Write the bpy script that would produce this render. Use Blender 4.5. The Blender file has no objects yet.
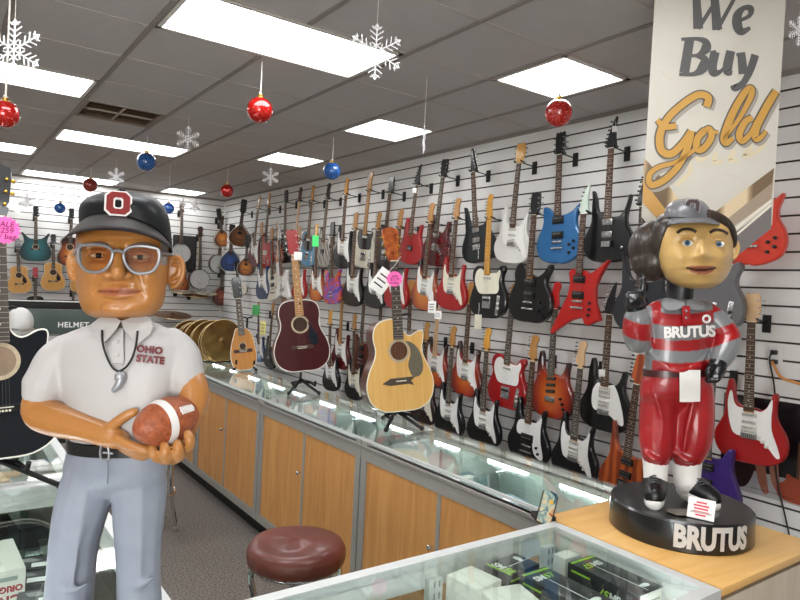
import bpy, bmesh, math, random
from mathutils import Vector, Matrix
from mathutils.geometry import tessellate_polygon
random.seed(7)
PI = math.pi
COL = bpy.context.scene.collection
# ------------------------------------------------------------------ camera
F, H = 647.45, 1.72
RV = Vector((.81074241, -.58339992, .04838684))
UV = Vector((-.02950746, .04182459, .99868915))
WV = Vector((.58465893, .81110742, -.01669432))
CAM = Vector((0, 0, H))
def ray(u, v): return WV * F + RV * (u - 400) - UV * (v - 300)
def at(u, v, z): return CAM + ray(u, v) * (z / F)
def on_x(u, v, X):
    d = ray(u, v); return CAM + d * (X / d.x)
def on_y(u, v, Y):
    d = ray(u, v); return CAM + d * (Y / d.y)
def on_z(u, v, Z):
    d = ray(u, v); return CAM + d * ((Z - H) / d.z)
cd = bpy.data.cameras.new('camera'); cam = bpy.data.objects.new('camera', cd); COL.objects.link(cam)
cd.sensor_width = 36; cd.lens = 36 * F / 800; cd.clip_start = .02; cd.clip_end = 60
cam.matrix_world = Matrix(((RV.x, UV.x, -WV.x, 0), (RV.y, UV.y, -WV.y, 0), (RV.z, UV.z, -WV.z, H), (0, 0, 0, 1)))
bpy.context.scene.camera = cam
VIEW = Vector((WV.x, WV.y, 0)).normalized()

# ------------------------------------------------------------------ materials
def hx(s):
    s = s.lstrip('#'); o = []
    for i in (0, 2, 4):
        c = int(s[i:i+2], 16) / 255
        o.append(c / 12.92 if c <= .04045 else ((c + .055) / 1.055) ** 2.4)
    return (o[0], o[1], o[2], 1)
MATS = {}
def newmat(name):
    m = bpy.data.materials.new(name); m.use_nodes = True
    nt = m.node_tree; b = nt.nodes['Principled BSDF']
    return m, nt, b
def mat(name, col='#808080', rough=.5, metal=0., coat=0., var=.06, scale=30., emit=0., spec=.5, bump=0., bscale=200.):
    if name in MATS: return MATS[name]
    m, nt, b = newmat(name)
    c = hx(col) if isinstance(col, str) else col
    tc = nt.nodes.new('ShaderNodeTexCoord'); nz = nt.nodes.new('ShaderNodeTexNoise')
    nz.inputs['Scale'].default_value = scale; nz.inputs['Detail'].default_value = 3
    nt.links.new(tc.outputs['Object'], nz.inputs['Vector'])
    mx = nt.nodes.new('ShaderNodeMix'); mx.data_type = 'RGBA'
    mx.inputs[6].default_value = tuple(x * (1 - var) for x in c[:3]) + (1,)
    mx.inputs[7].default_value = tuple(min(1, x * (1 + var)) for x in c[:3]) + (1,)
    nt.links.new(nz.outputs['Fac'], mx.inputs[0]); nt.links.new(mx.outputs[2], b.inputs['Base Color'])
    b.inputs['Roughness'].default_value = rough; b.inputs['Metallic'].default_value = metal
    b.inputs['Coat Weight'].default_value = coat; b.inputs['Coat Roughness'].default_value = .06
    b.inputs['Specular IOR Level'].default_value = spec
    if emit:
        b.inputs['Emission Color'].default_value = c; b.inputs['Emission Strength'].default_value = emit
    if bump:
        n2 = nt.nodes.new('ShaderNodeTexNoise'); n2.inputs['Scale'].default_value = bscale
        nt.links.new(tc.outputs['Object'], n2.inputs['Vector'])
        bp = nt.nodes.new('ShaderNodeBump'); bp.inputs['Strength'].default_value = bump; bp.inputs['Distance'].default_value = .01
        nt.links.new(n2.outputs['Fac'], bp.inputs['Height']); nt.links.new(bp.outputs['Normal'], b.inputs['Normal'])
    MATS[name] = m; return m
def ramp(nt, fac, stops):
    r = nt.nodes.new('ShaderNodeValToRGB'); e = r.color_ramp.elements
    while len(e) < len(stops): e.new(.5)
    for i, (p, c) in enumerate(stops):
        e[i].position = p; e[i].color = hx(c)
    nt.links.new(fac, r.inputs['Fac']); return r
def burst(name, stops, centre=(0, 0, .16), sc=(5.6, 1, 4.6), coat=.7, grain=.25):
    """radial finish shaded from the middle of the body outward"""
    if name in MATS: return MATS[name]
    m, nt, b = newmat(name)
    tc = nt.nodes.new('ShaderNodeTexCoord'); mp = nt.nodes.new('ShaderNodeMapping'); mp.vector_type = 'POINT'
    mp.inputs['Scale'].default_value = (sc[0], 0, sc[2]); mp.inputs['Location'].default_value = (-centre[0]*sc[0], 0, -centre[2]*sc[2])
    nt.links.new(tc.outputs['Object'], mp.inputs['Vector'])
    ln = nt.nodes.new('ShaderNodeVectorMath'); ln.operation = 'LENGTH'; nt.links.new(mp.outputs['Vector'], ln.inputs[0])
    wv = nt.nodes.new('ShaderNodeTexWave'); wv.inputs['Scale'].default_value = 14; wv.inputs['Distortion'].default_value = 3
    nt.links.new(tc.outputs['Object'], wv.inputs['Vector'])
    ad = nt.nodes.new('ShaderNodeMath'); ad.operation = 'MULTIPLY_ADD'; ad.inputs[1].default_value = grain * .2
    nt.links.new(wv.outputs['Fac'], ad.inputs[0]); nt.links.new(ln.outputs['Value'], ad.inputs[2])
    r = ramp(nt, ad.outputs[0], stops); nt.links.new(r.outputs['Color'], b.inputs['Base Color'])
    b.inputs['Roughness'].default_value = .3; b.inputs['Coat Weight'].default_value = coat; b.inputs['Coat Roughness'].default_value = .05
    MATS[name] = m; return m
def woodmat(name, c1, c2, scale=3., stretch=(14, 14, 1), rough=.45, coat=0., dist=4.):
    if name in MATS: return MATS[name]
    m, nt, b = newmat(name)
    tc = nt.nodes.new('ShaderNodeTexCoord'); mp = nt.nodes.new('ShaderNodeMapping'); mp.inputs['Scale'].default_value = stretch
    nt.links.new(tc.outputs['Object'], mp.inputs['Vector'])
    nz = nt.nodes.new('ShaderNodeTexNoise'); nz.inputs['Scale'].default_value = scale; nz.inputs['Detail'].default_value = 6
    nz.inputs['Distortion'].default_value = dist * .3
    nt.links.new(mp.outputs['Vector'], nz.inputs['Vector'])
    r = ramp(nt, nz.outputs['Fac'], [(.3, c1), (.7, c2)]); nt.links.new(r.outputs['Color'], b.inputs['Base Color'])
    b.inputs['Roughness'].default_value = rough; b.inputs['Coat Weight'].default_value = coat; b.inputs['Coat Roughness'].default_value = .08
    MATS[name] = m; return m
def noisemat(name, stops, scale=12., rough=.3, coat=.6, kind='noise', dist=0., stretch=(1, 1, 1), detail=4, bump=0.):
    if name in MATS: return MATS[name]
    m, nt, b = newmat(name)
    tc = nt.nodes.new('ShaderNodeTexCoord'); mp = nt.nodes.new('ShaderNodeMapping'); mp.inputs['Scale'].default_value = stretch
    nt.links.new(tc.outputs['Object'], mp.inputs['Vector'])
    if kind == 'wave':
        t = nt.nodes.new('ShaderNodeTexWave'); t.inputs['Distortion'].default_value = dist
    else:
        t = nt.nodes.new('ShaderNodeTexNoise'); t.inputs['Distortion'].default_value = dist; t.inputs['Detail'].default_value = detail
    t.inputs['Scale'].default_value = scale
    nt.links.new(mp.outputs['Vector'], t.inputs['Vector'])
    r = ramp(nt, t.outputs['Fac'], stops); nt.links.new(r.outputs['Color'], b.inputs['Base Color'])
    b.inputs['Roughness'].default_value = rough; b.inputs['Coat Weight'].default_value = coat; b.inputs['Coat Roughness'].default_value = .06
    if bump:
        bp = nt.nodes.new('ShaderNodeBump'); bp.inputs['Strength'].default_value = bump; bp.inputs['Distance'].default_value = .01
        nt.links.new(t.outputs['Fac'], bp.inputs['Height']); nt.links.new(bp.outputs['Normal'], b.inputs['Normal'])
    MATS[name] = m; return m
def glassmat(name, tint=(1, 1, 1, 1), refl=1.0, ior=1.5):
    """thin sheet glass: clear straight through, reflecting by its Fresnel factor"""
    if name in MATS: return MATS[name]
    m = bpy.data.materials.new(name); m.use_nodes = True; nt = m.node_tree; nt.nodes.clear()
    o = nt.nodes.new('ShaderNodeOutputMaterial'); t = nt.nodes.new('ShaderNodeBsdfTransparent'); g = nt.nodes.new('ShaderNodeBsdfGlossy')
    lw = nt.nodes.new('ShaderNodeLayerWeight'); lw.inputs['Blend'].default_value = .5
    pw = nt.nodes.new('ShaderNodeMath'); pw.operation = 'POWER'; pw.inputs[1].default_value = 5
    fr = nt.nodes.new('ShaderNodeMath'); fr.operation = 'MULTIPLY_ADD'; fr.inputs[1].default_value = .9*refl; fr.inputs[2].default_value = .04*refl
    nt.links.new(lw.outputs['Facing'], pw.inputs[0]); nt.links.new(pw.outputs[0], fr.inputs[0])
    t.inputs['Color'].default_value = tint; g.inputs['Roughness'].default_value = .02; g.inputs['Color'].default_value = (1, 1, 1, 1)
    mx = nt.nodes.new('ShaderNodeMixShader')
    nt.links.new(fr.outputs[0], mx.inputs[0]); nt.links.new(t.outputs[0], mx.inputs[1]); nt.links.new(g.outputs[0], mx.inputs[2])
    nt.links.new(mx.outputs[0], o.inputs['Surface'])
    MATS[name] = m; return m
def vcolmat(name, rough=.45, coat=.15, attr='Col'):
    if name in MATS: return MATS[name]
    m, nt, b = newmat(name)
    a = nt.nodes.new('ShaderNodeAttribute'); a.attribute_name = attr
    nz = nt.nodes.new('ShaderNodeTexNoise'); nz.inputs['Scale'].default_value = 60
    mx = nt.nodes.new('ShaderNodeMix'); mx.data_type = 'RGBA'; mx.blend_type = 'MULTIPLY'; mx.inputs[0].default_value = .18
    nt.links.new(a.outputs['Color'], mx.inputs[6]); nt.links.new(nz.outputs['Fac'], mx.inputs[7])
    nt.links.new(mx.outputs[2], b.inputs['Base Color'])
    b.inputs['Roughness'].default_value = rough; b.inputs['Coat Weight'].default_value = coat; b.inputs['Coat Roughness'].default_value = .2
    MATS[name] = m; return m

# ------------------------------------------------------------------ mesh builder
I4 = Matrix.Identity(4)
def T(x, y, z): return Matrix.Translation((x, y, z))
def RX(a): return Matrix.Rotation(a, 4, 'X')
def RY(a): return Matrix.Rotation(a, 4, 'Y')
def RZ(a): return Matrix.Rotation(a, 4, 'Z')
def frame(loc, x, y, z):
    return Matrix(((x[0], y[0], z[0], loc[0]), (x[1], y[1], z[1], loc[1]), (x[2], y[2], z[2], loc[2]), (0, 0, 0, 1)))
def smooth_closed(pts, n=5):
    out = []; L = len(pts)
    for i in range(L):
        p0, p1, p2, p3 = pts[i-1], pts[i], pts[(i+1) % L], pts[(i+2) % L]
        for k in range(n):
            t = k / n
            out.append(tuple(.5*((2*p1[j]) + (-p0[j]+p2[j])*t + (2*p0[j]-5*p1[j]+4*p2[j]-p3[j])*t*t + (-p0[j]+3*p1[j]-3*p2[j]+p3[j])*t**3) for j in range(len(p1))))
    return out
def smooth_open(pts, n=5):
    P = [tuple(p) for p in pts]; P = [P[0]] + P + [P[-1]]; out = []
    for i in range(1, len(P) - 2):
        p0, p1, p2, p3 = P[i-1], P[i], P[i+1], P[i+2]
        for k in range(n):
            t = k / n
            out.append(tuple(.5*((2*p1[j]) + (-p0[j]+p2[j])*t + (2*p0[j]-5*p1[j]+4*p2[j]-p3[j])*t*t + (-p0[j]+3*p1[j]-3*p2[j]+p3[j])*t**3) for j in range(len(p1))))
    out.append(P[-1]); return out
class MB:
    def __init__(s): s.v = []; s.f = []; s.m = []
    def add(s, vs, fs, mi=0, M=None):
        o = len(s.v)
        s.v += [(M @ Vector(p)) if M is not None else Vector(p) for p in vs]
        s.f += [[i + o for i in f] for f in fs]; s.m += [mi] * len(fs); return s
    def box(s, c, d, mi=0, M=None, bev=0.):
        x, y, z = d[0]/2, d[1]/2, d[2]/2; cx, cy, cz = c
        if bev <= 0:
            vs = [(cx+a*x, cy+b*y, cz+e*z) for a in (-1, 1) for b in (-1, 1) for e in (-1, 1)]
            return s.add(vs, [(0,1,3,2),(4,6,7,5),(0,4,5,1),(2,3,7,6),(0,2,6,4),(1,5,7,3)], mi, M)
        bm = bmesh.new(); bmesh.ops.create_cube(bm, size=1)
        for v in bm.verts: v.co = Vector((v.co.x*d[0]+cx, v.co.y*d[1]+cy, v.co.z*d[2]+cz))
        bmesh.ops.bevel(bm, geom=bm.edges[:], offset=bev, segments=2, affect='EDGES', profile=.5)
        return s.frombm(bm, mi, M)
    def frombm(s, bm, mi=0, M=None):
        bm.verts.index_update(); vs = [v.co.copy() for v in bm.verts]; fs = [[v.index for v in f.verts] for f in bm.faces]
        bm.free(); return s.add(vs, fs, mi, M)
    def prism(s, pts, y0, y1, mi=0, M=None, bev=0., side=None):
        """outline in XZ, y0 the front"""
        n = len(pts)
        A = sum(pts[i][0]*pts[(i+1) % n][1] - pts[(i+1) % n][0]*pts[i][1] for i in range(n))
        if A < 0: pts = pts[::-1]
        def inset(d):
            o = []
            for i in range(n):
                a, b, c = pts[i-1], pts[i], pts[(i+1) % n]
                e1 = Vector((b[0]-a[0], b[1]-a[1])); e2 = Vector((c[0]-b[0], c[1]-b[1]))
                e1 = e1.normalized() if e1.length > 1e-9 else e2.normalized(); e2 = e2.normalized() if e2.length > 1e-9 else e1
                nn = Vector((-(e1.y+e2.y), e1.x+e2.x))
                nn = nn.normalized() if nn.length > 1e-6 else Vector((-e1.y, e1.x))
                k = d
                if n > 12:
                    for j in range(n):
                        if 3 < (j-i) % n < n-3:
                            q = pts[j]; k = min(k, .3*math.hypot(q[0]-b[0], q[1]-b[1]))
                o.append((b[0]+nn.x*k, b[1]+nn.y*k))
            return o
        sg = 1 if y1 > y0 else -1
        if bev > 0:
            q = inset(bev)
            rings = [(q, y0), (pts, y0+sg*bev), (pts, y1-sg*bev), (q, y1)]
        else: rings = [(pts, y0), (pts, y1)]
        vs = [(p[0], y, p[1]) for r, y in rings for p in r]
        ms = mi if side is None else side
        fs = []; k = len(rings)
        for j in range(k-1):
            for i in range(n):
                i2 = (i+1) % n; fs.append((j*n+i, (j+1)*n+i, (j+1)*n+i2, j*n+i2) if sg > 0 else (j*n+i, j*n+i2, (j+1)*n+i2, (j+1)*n+i))
        s.add(vs, fs, ms, M); o = len(s.v) - len(vs)
        for base, ring, mm, flip in ((o, rings[0][0], mi, sg > 0), (o+(k-1)*n, rings[-1][0], ms, sg < 0)):
            if n <= 4: tr = [tuple(range(n))] if n == 4 else [(0, 1, 2)]
            else: tr = tessellate_polygon([[Vector((x, z, 0)) for x, z in ring]])
            for t in tr:
                if n > 4:
                    (ax, az), (bx, bz), (cx, cz) = ring[t[0]], ring[t[1]], ring[t[2]]
                    if (bx-ax)*(cz-az)-(cx-ax)*(bz-az) < 0: t = t[::-1]
                s.f.append([base+i for i in (t if flip else t[::-1])]); s.m.append(mm)
        return s
    def tube(s, path, r, n=8, mi=0, M=None, closed=False, caps=True):
        P = [Vector(p) for p in path]; L = len(P); rs = r if isinstance(r, (list, tuple)) else [r]*L
        tan = [((P[(i+1) % L] - P[i-1]) if closed else (P[min(i+1, L-1)] - P[max(i-1, 0)])).normalized() for i in range(L)]
        up = Vector((0, 0, 1)) if abs(tan[0].z) < .9 else Vector((1, 0, 0))
        nrm = (up - tan[0]*up.dot(tan[0])).normalized(); vs = []
        for i in range(L):
            nrm = (nrm - tan[i]*nrm.dot(tan[i])); nrm = nrm.normalized() if nrm.length > 1e-6 else Vector((1, 0, 0))
            bi = tan[i].cross(nrm)
            for k in range(n):
                a = 2*PI*k/n; vs.append(P[i] + (nrm*math.cos(a) + bi*math.sin(a))*rs[i])
        fs = []
        for i in range(L if closed else L-1):
            j = (i+1) % L
            for k in range(n):
                k2 = (k+1) % n; fs.append((i*n+k, i*n+k2, j*n+k2, j*n+k))
        if not closed and caps: fs += [[k for k in range(n)][::-1], [(L-1)*n+k for k in range(n)]]
        return s.add(vs, fs, mi, M)
    def limb(s, path, rs, n=14, mi=0, M=None):
        """tapered limb with round ends"""
        P = [Vector(p) for p in path]; rs = list(rs)
        a = (P[0]-P[1]).normalized(); b = (P[-1]-P[-2]).normalized()
        pre = [(P[0]+a*rs[0]*.95, rs[0]*.3), (P[0]+a*rs[0]*.7, rs[0]*.72)]; post = [(P[-1]+b*rs[-1]*.7, rs[-1]*.72), (P[-1]+b*rs[-1]*.95, rs[-1]*.3)]
        path = [p for p, _ in pre] + P + [p for p, _ in post]; rr = [r for _, r in pre] + rs + [r for _, r in post]
        return s.tube(path, rr, n, mi, M)
    def ball(s, c, r, mi=0, M=None, nu=24, nv=14):
        rx, ry, rz = (r, r, r) if not isinstance(r, (tuple, list)) else r
        vs = []; fs = []
        for j in range(1, nv):
            t = PI*j/nv
            for i in range(nu):
                a = 2*PI*i/nu; vs.append((c[0]+rx*math.sin(t)*math.cos(a), c[1]+ry*math.sin(t)*math.sin(a), c[2]+rz*math.cos(t)))
        top = len(vs); vs.append((c[0], c[1], c[2]+rz)); bot = len(vs); vs.append((c[0], c[1], c[2]-rz))
        for j in range(nv-2):
            for i in range(nu):
                i2 = (i+1) % nu; fs.append((j*nu+i, (j+1)*nu+i, (j+1)*nu+i2, j*nu+i2))
        for i in range(nu):
            i2 = (i+1) % nu; fs.append((top, i, i2)); fs.append((bot, (nv-2)*nu+i2, (nv-2)*nu+i))
        return s.add(vs, fs, mi, M)
    def lathe(s, prof, n=24, mi=0, M=None):
        vs = []; fs = []; k = len(prof)
        for r, z in prof:
            for i in range(n):
                a = 2*PI*i/n; vs.append((r*math.cos(a), r*math.sin(a), z))
        for j in range(k-1):
            for i in range(n):
                i2 = (i+1) % n; fs.append((j*n+i, j*n+i2, (j+1)*n+i2, (j+1)*n+i))
        fs.append([i for i in range(n)][::-1]); fs.append([(k-1)*n+i for i in range(n)])
        return s.add(vs, fs, mi, M)
    def loft(s, rings, mi=0, M=None, cap=True, closed=True):
        n = len(rings[0]); vs = [p for r in rings for p in r]; fs = []
        for j in range(len(rings)-1):
            for i in range(n if closed else n-1):
                i2 = (i+1) % n; fs.append((j*n+i, j*n+i2, (j+1)*n+i2, (j+1)*n+i))
        if cap: fs += [[i for i in range(n)][::-1], [(len(rings)-1)*n+i for i in range(n)]]
        return s.add(vs, fs, mi, M)
    def mesh(s, name, mats, angle=.6, recalc=True):
        me = bpy.data.meshes.new(name); me.from_pydata([tuple(v) for v in s.v], [], s.f); me.validate()
        for m in mats if isinstance(mats, (list, tuple)) else [mats]: me.materials.append(m)
        if len(me.polygons) == len(s.m): me.polygons.foreach_set('material_index', s.m)
        if recalc:
            bm = bmesh.new(); bm.from_mesh(me); bmesh.ops.recalc_face_normals(bm, faces=bm.faces); bm.to_mesh(me); bm.free()
        me.polygons.foreach_set('use_smooth', [True]*len(me.polygons))
        me.set_sharp_from_angle(angle=angle); me.update(); return me
    def obj(s, name, mats, parent=None, angle=.6, label=None, recalc=True):
        return link(name, s.mesh(name, mats, angle, recalc), parent, label)
def link(name, me, parent=None, label=None, M=None):
    o = bpy.data.objects.new(name, me); COL.objects.link(o)
    if parent is not None: o.parent = parent
    if M is not None: o.matrix_local = M
    if label: o['label'] = label
    return o
def tag(o, label, cat, group=None, kind=None):
    o['label'] = label; o['category'] = cat
    if group: o['group'] = group
    if kind: o['kind'] = kind
    return o
def empty(name, M=None, label=None, cat=None, group=None):
    o = bpy.data.objects.new(name, None); COL.objects.link(o); o.empty_display_size = .05
    if M is not None: o.matrix_world = M
    if label: tag(o, label, cat, group)
    return o
def struct(o): o['kind'] = 'structure'; return o
def textmesh(body, size, m, ext=.001, bold=0., shear=0., M=None, name='lettering', align='CENTER', space=1., line=1.):
    cu = bpy.data.curves.new('t', 'FONT'); cu.body = body; cu.size = size; cu.extrude = ext; cu.offset = bold; cu.shear = shear
    cu.align_x = align; cu.align_y = 'CENTER'; cu.space_character = space; cu.space_line = line; cu.resolution_u = 3
    o = bpy.data.objects.new('t', cu); COL.objects.link(o)
    dg = bpy.context.evaluated_depsgraph_get(); dg.update()
    me = bpy.data.meshes.new_from_object(o.evaluated_get(dg)); bpy.data.objects.remove(o); bpy.data.curves.remove(cu)
    me.name = name; me.materials.clear(); me.materials.append(m)
    me.transform((M if M is not None else I4))
    return me
def blob(mb, name, mats, parent, voxel=.004, it=6, fac=.5, label=None):
    """fuse the pieces of mb into one continuous skin"""
    o = mb.obj(name, mats, None, angle=3.2)
    r = o.modifiers.new('r', 'REMESH'); r.mode = 'VOXEL'; r.voxel_size = voxel; r.use_smooth_shade = True
    sm = o.modifiers.new('s', 'SMOOTH'); sm.iterations = it; sm.factor = fac
    dg = bpy.context.evaluated_depsgraph_get(); dg.update()
    me = bpy.data.meshes.new_from_object(o.evaluated_get(dg)); me.name = name
    me.polygons.foreach_set('use_smooth', [True]*len(me.polygons))
    bpy.data.objects.remove(o)
    return link(name, me, parent, label)
def setcol(me, fn):
    a = me.color_attributes.new('Col', 'FLOAT_COLOR', 'POINT')
    buf = []
    for v in me.vertices: buf += list(fn(v.co))
    a.data.foreach_set('color', buf)
# ================================================================== THE SETTING
ZC = 3.03; XR = 3.81; YB = 10.3; XL = -3.6; YF = -2.6
M_wall = mat('slat_white', '#e3e1de', .5, var=.02, scale=2)
M_groove = mat('groove_shade', '#3a322c', .7)  # shade inside the grooves put in as a dark colour
M_plain = mat('wall_paint', '#d6d2cb', .8, var=.02)
M_carpet = noisemat('carpet', [(.34, '#494340'), (.5, '#6e6660'), (.66, '#8c837c')], 95, .95, 0, detail=6, bump=.4)
M_tile = mat('ceiling_tile', '#bab5b3', .9, var=.05, scale=8, bump=.25, bscale=140)
M_grid = mat('ceiling_grid', '#8d8580', .6, var=.02)
M_gridlite = mat('ceiling_grid_pale', '#b4aca6', .6, var=.02)
M_diff = mat('lamp_diffuser', '#fbfdff', .4, emit=9., var=.01)
M_fix = mat('fixture_white', '#d9d5cd', .4)
M_silver = mat('aluminium', '#a9a9a8', .35, .75, var=.04)
M_alu = mat('grey_frame', '#9c9893', .45, .15, var=.04, scale=10)
M_chrome = mat('chrome', '#d0d0d2', .12, 1.)
M_black = mat('black_plastic', '#0f0f10', .35)
M_blackm = mat('black_matte', '#151515', .7)
M_white = mat('white_plastic', '#e8e6e2', .35)
M_case = mat('case_white', '#dedfda', .35); M_rim = mat('case_rim', '#d3d5d3', .4, .1)
M_oak = woodmat('maple_laminate', '#bf8246', '#d39a5c', 2.2, (9, 9, .8), .42)
M_oaktop = woodmat('maple_top', '#dca85e', '#e8ba74', 2.0, (1.2, 9, 9), .35)
M_pine = woodmat('pale_wood_panel', '#c9bca6', '#d8ccb8', 2.2, (9, 9, .8), .5)
M_glass = glassmat('sheet_glass', (.93, .97, .95, 1), .95, 1.5)
M_tube = mat('lamp_or_fill_glow', '#f4f8ff', .4, emit=16.)  # glow of the counter lamps and of the added showcase fill strips

o = MB().box(((XL+XR)/2, (YF+YB)/2, -.05), (XR-XL+.4, YB-YF+.4, .1)).obj('floor', M_carpet); struct(o)
# ceiling: lay-in tiles and the grid they rest on, open where the light fittings and the vent sit
GX = [.88 + .61*k for k in range(-7, 5)]; GY = [2.353 + .605*k for k in range(-8, 14)]
LIGHTS = []   # (x cells, y cell)
def gx(k): return .88 + .61*k
def gy(k): return 2.353 + .605*k
light_cells = [(0, 2, 1), (-2, 2, 4), (0, 2, 7), (-2, 2, 9), (0, 2, 12), (3, 1, 12), (3, 1, 6), (3, 1, 3), (3, 1, 0), (0, 2, -3), (-4, 2, 1), (-4, 2, 6), (-2, 2, -1), (-4, 2, -4)]
holes = set()
for kx, w, ky in light_cells:
    for a in range(w): holes.add((kx+a, ky))
vent_cell = (0, 5); holes.add(vent_cell)
mb = MB()
for kx in range(-8, 5):
    for ky in range(-9, 14):
        if (kx, ky) in holes: continue
        x0, x1 = max(gx(kx), XL), min(gx(kx+1), XR); y0, y1 = max(gy(ky), YF), min(gy(ky+1), YB)
        if x1 - x0 < .02 or y1 - y0 < .02: continue
        mb.add([(x0, y0, ZC), (x1, y0, ZC), (x1, y1, ZC), (x0, y1, ZC)], [(0, 3, 2, 1)])
mb.box(((XL+XR)/2, (YF+YB)/2, ZC+.2), (XR-XL+.4, YB-YF+.4, .1))
ceil = mb.obj('ceiling', M_tile, recalc=False); struct(ceil)
mb = MB()
for x in GX:
    if XL < x < XR:
        kx = round((x-.88)/.61)
        for ky in range(-9, 14):
            if any(y_ == ky and x_ < kx < x_+w_ for x_, w_, y_ in light_cells): continue
            y0, y1 = max(gy(ky), YF), min(gy(ky+1), YB)
            if y1 > y0: mb.box((x, (y0+y1)/2, ZC-.004), (.026, y1-y0, .008), 0)
for y in GY:
    if YF < y < YB: mb.box(((XL+XR)/2, y, ZC-.002), (XR-XL, .011, .005), 1)
g = mb.obj('ceiling_grid', [M_grid, M_gridlite], ceil)
mb = MB().box((XR-.012, (YF+YB)/2, ZC-.012), (.024, YB-YF, .024)).box(((XL+XR)/2, YB-.012, ZC-.012), (XR-XL, .024, .024))
struct(mb.obj('trim_1', M_grid))
def slat_profile(z0, z1, pitch, gap=.011, dep=.012):
    p = []; z = z0
    while z < z1 - 1e-6:
        za = z + gap; zb = min(z + pitch, z1)
        p += [(dep, z), (dep, za), (0, za), (0, zb)]; z = zb
    return p
def slatwall(name, axis, pos, a0, a1):
    prof = slat_profile(.022, ZC, .1); mb = MB(); n = len(prof)
    vs = []
    for d, z in prof:
        for a in (a0, a1): vs.append((pos + d, a, z) if axis == 'x' else (a, pos + d, z))
    for i in range(n-1):
        q = (2*i, 2*i+1, 2*i+3, 2*i+2)
        deep = prof[i][0] > 0 or prof[i+1][0] > 0
        mb.add([], [], 0); mb.f.append(list(q)); mb.m.append(1 if deep else 0)
    mb.v = [Vector(v) for v in vs]
    for v in ([(pos+.012, a0, 0), (pos+.012, a1, 0), (pos+.1, a0, 0), (pos+.1, a1, 0), (pos+.1, a0, ZC), (pos+.1, a1, ZC)] if axis == 'x' else [(a0, pos+.012, 0), (a1, pos+.012, 0), (a0, pos+.1, 0), (a1, pos+.1, 0), (a0, pos+.1, ZC), (a1, pos+.1, ZC)]): mb.v.append(Vector(v))
    k = len(vs); mb.f += [[k+2, k+3, k+5, k+4]]; mb.m += [0]
    o = mb.obj(name, [M_wall, M_groove], angle=.3, recalc=False); struct(o); return o
slatwall('wall_right', 'x', XR, YF, YB); slatwall('wall_back', 'y', YB, XL, XR)
struct(MB().box((XL-.05, (YF+YB)/2, ZC/2), (.1, YB-YF+.2, ZC)).obj('wall_left', M_plain))
# front wall of the shop with its wide shop windows, behind the camera
mb = MB(); W0, W1, Z0, Z1 = -3.35, -.75, .45, 2.45
mb.box(((XL+XR)/2, YF-.05, Z0/2), (XR-XL+.2, .1, Z0)); mb.box(((XL+XR)/2, YF-.05, (Z1+ZC)/2), (XR-XL+.2, .1, ZC-Z1))
mb.box(((XL-.1+W0)/2, YF-.05, (Z0+Z1)/2), (W0-XL+.1, .1, Z1-Z0)); mb.box(((W1+XR+.1)/2, YF-.05, (Z0+Z1)/2), (XR+.1-W1, .1, Z1-Z0))
struct(mb.obj('wall_front', M_plain))
w = empty('window_1'); w['kind'] = 'structure'
mb = MB()
for x in (W0, (W0+W1)/2, W1): mb.box((x, YF-.05, (Z0+Z1)/2), (.06, .08, Z1-Z0))
for z in (Z0, Z1): mb.box(((W0+W1)/2, YF-.05, z), (W1-W0, .08, .06))
struct(mb.obj('window_frame', M_alu, w)); struct(MB().box(((W0+W1)/2, YF-.06, (Z0+Z1)/2), (W1-W0, .006, Z1-Z0)).obj('window_pane', M_glass, w))

def add_light(name, kind, loc, energy, size=1., size_y=None, rot=None, col=(1, 1, 1)):
    l = bpy.data.lights.new(name, kind); l.energy = energy; l.color = col
    if kind == 'AREA':
        l.shape = 'RECTANGLE'; l.size = size; l.size_y = size_y or size
    o = bpy.data.objects.new(name, l); COL.objects.link(o); o.location = loc
    if rot: o.rotation_euler = rot
    return o
add_light('window_daylight', 'AREA', ((W0+W1)/2, YF+.05, (Z0+Z1)/2), 150, W1-W0, Z1-Z0, (math.radians(90), 0, 0), (.99, .985, .98))
wd = bpy.data.worlds.new('World'); bpy.context.scene.world = wd; wd.use_nodes = True
nt = wd.node_tree; sky = nt.nodes.new('ShaderNodeTexSky'); sky.sky_type = 'NISHITA'; sky.sun_disc = False; sky.sun_elevation = .6
nt.links.new(sky.outputs[0], nt.nodes['Background'].inputs['Color']); nt.nodes['Background'].inputs['Strength'].default_value = .12
sc = bpy.context.scene; sc.view_settings.view_transform = 'Standard'; sc.view_settings.look = 'None'; sc.view_settings.exposure = 0.33

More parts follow.
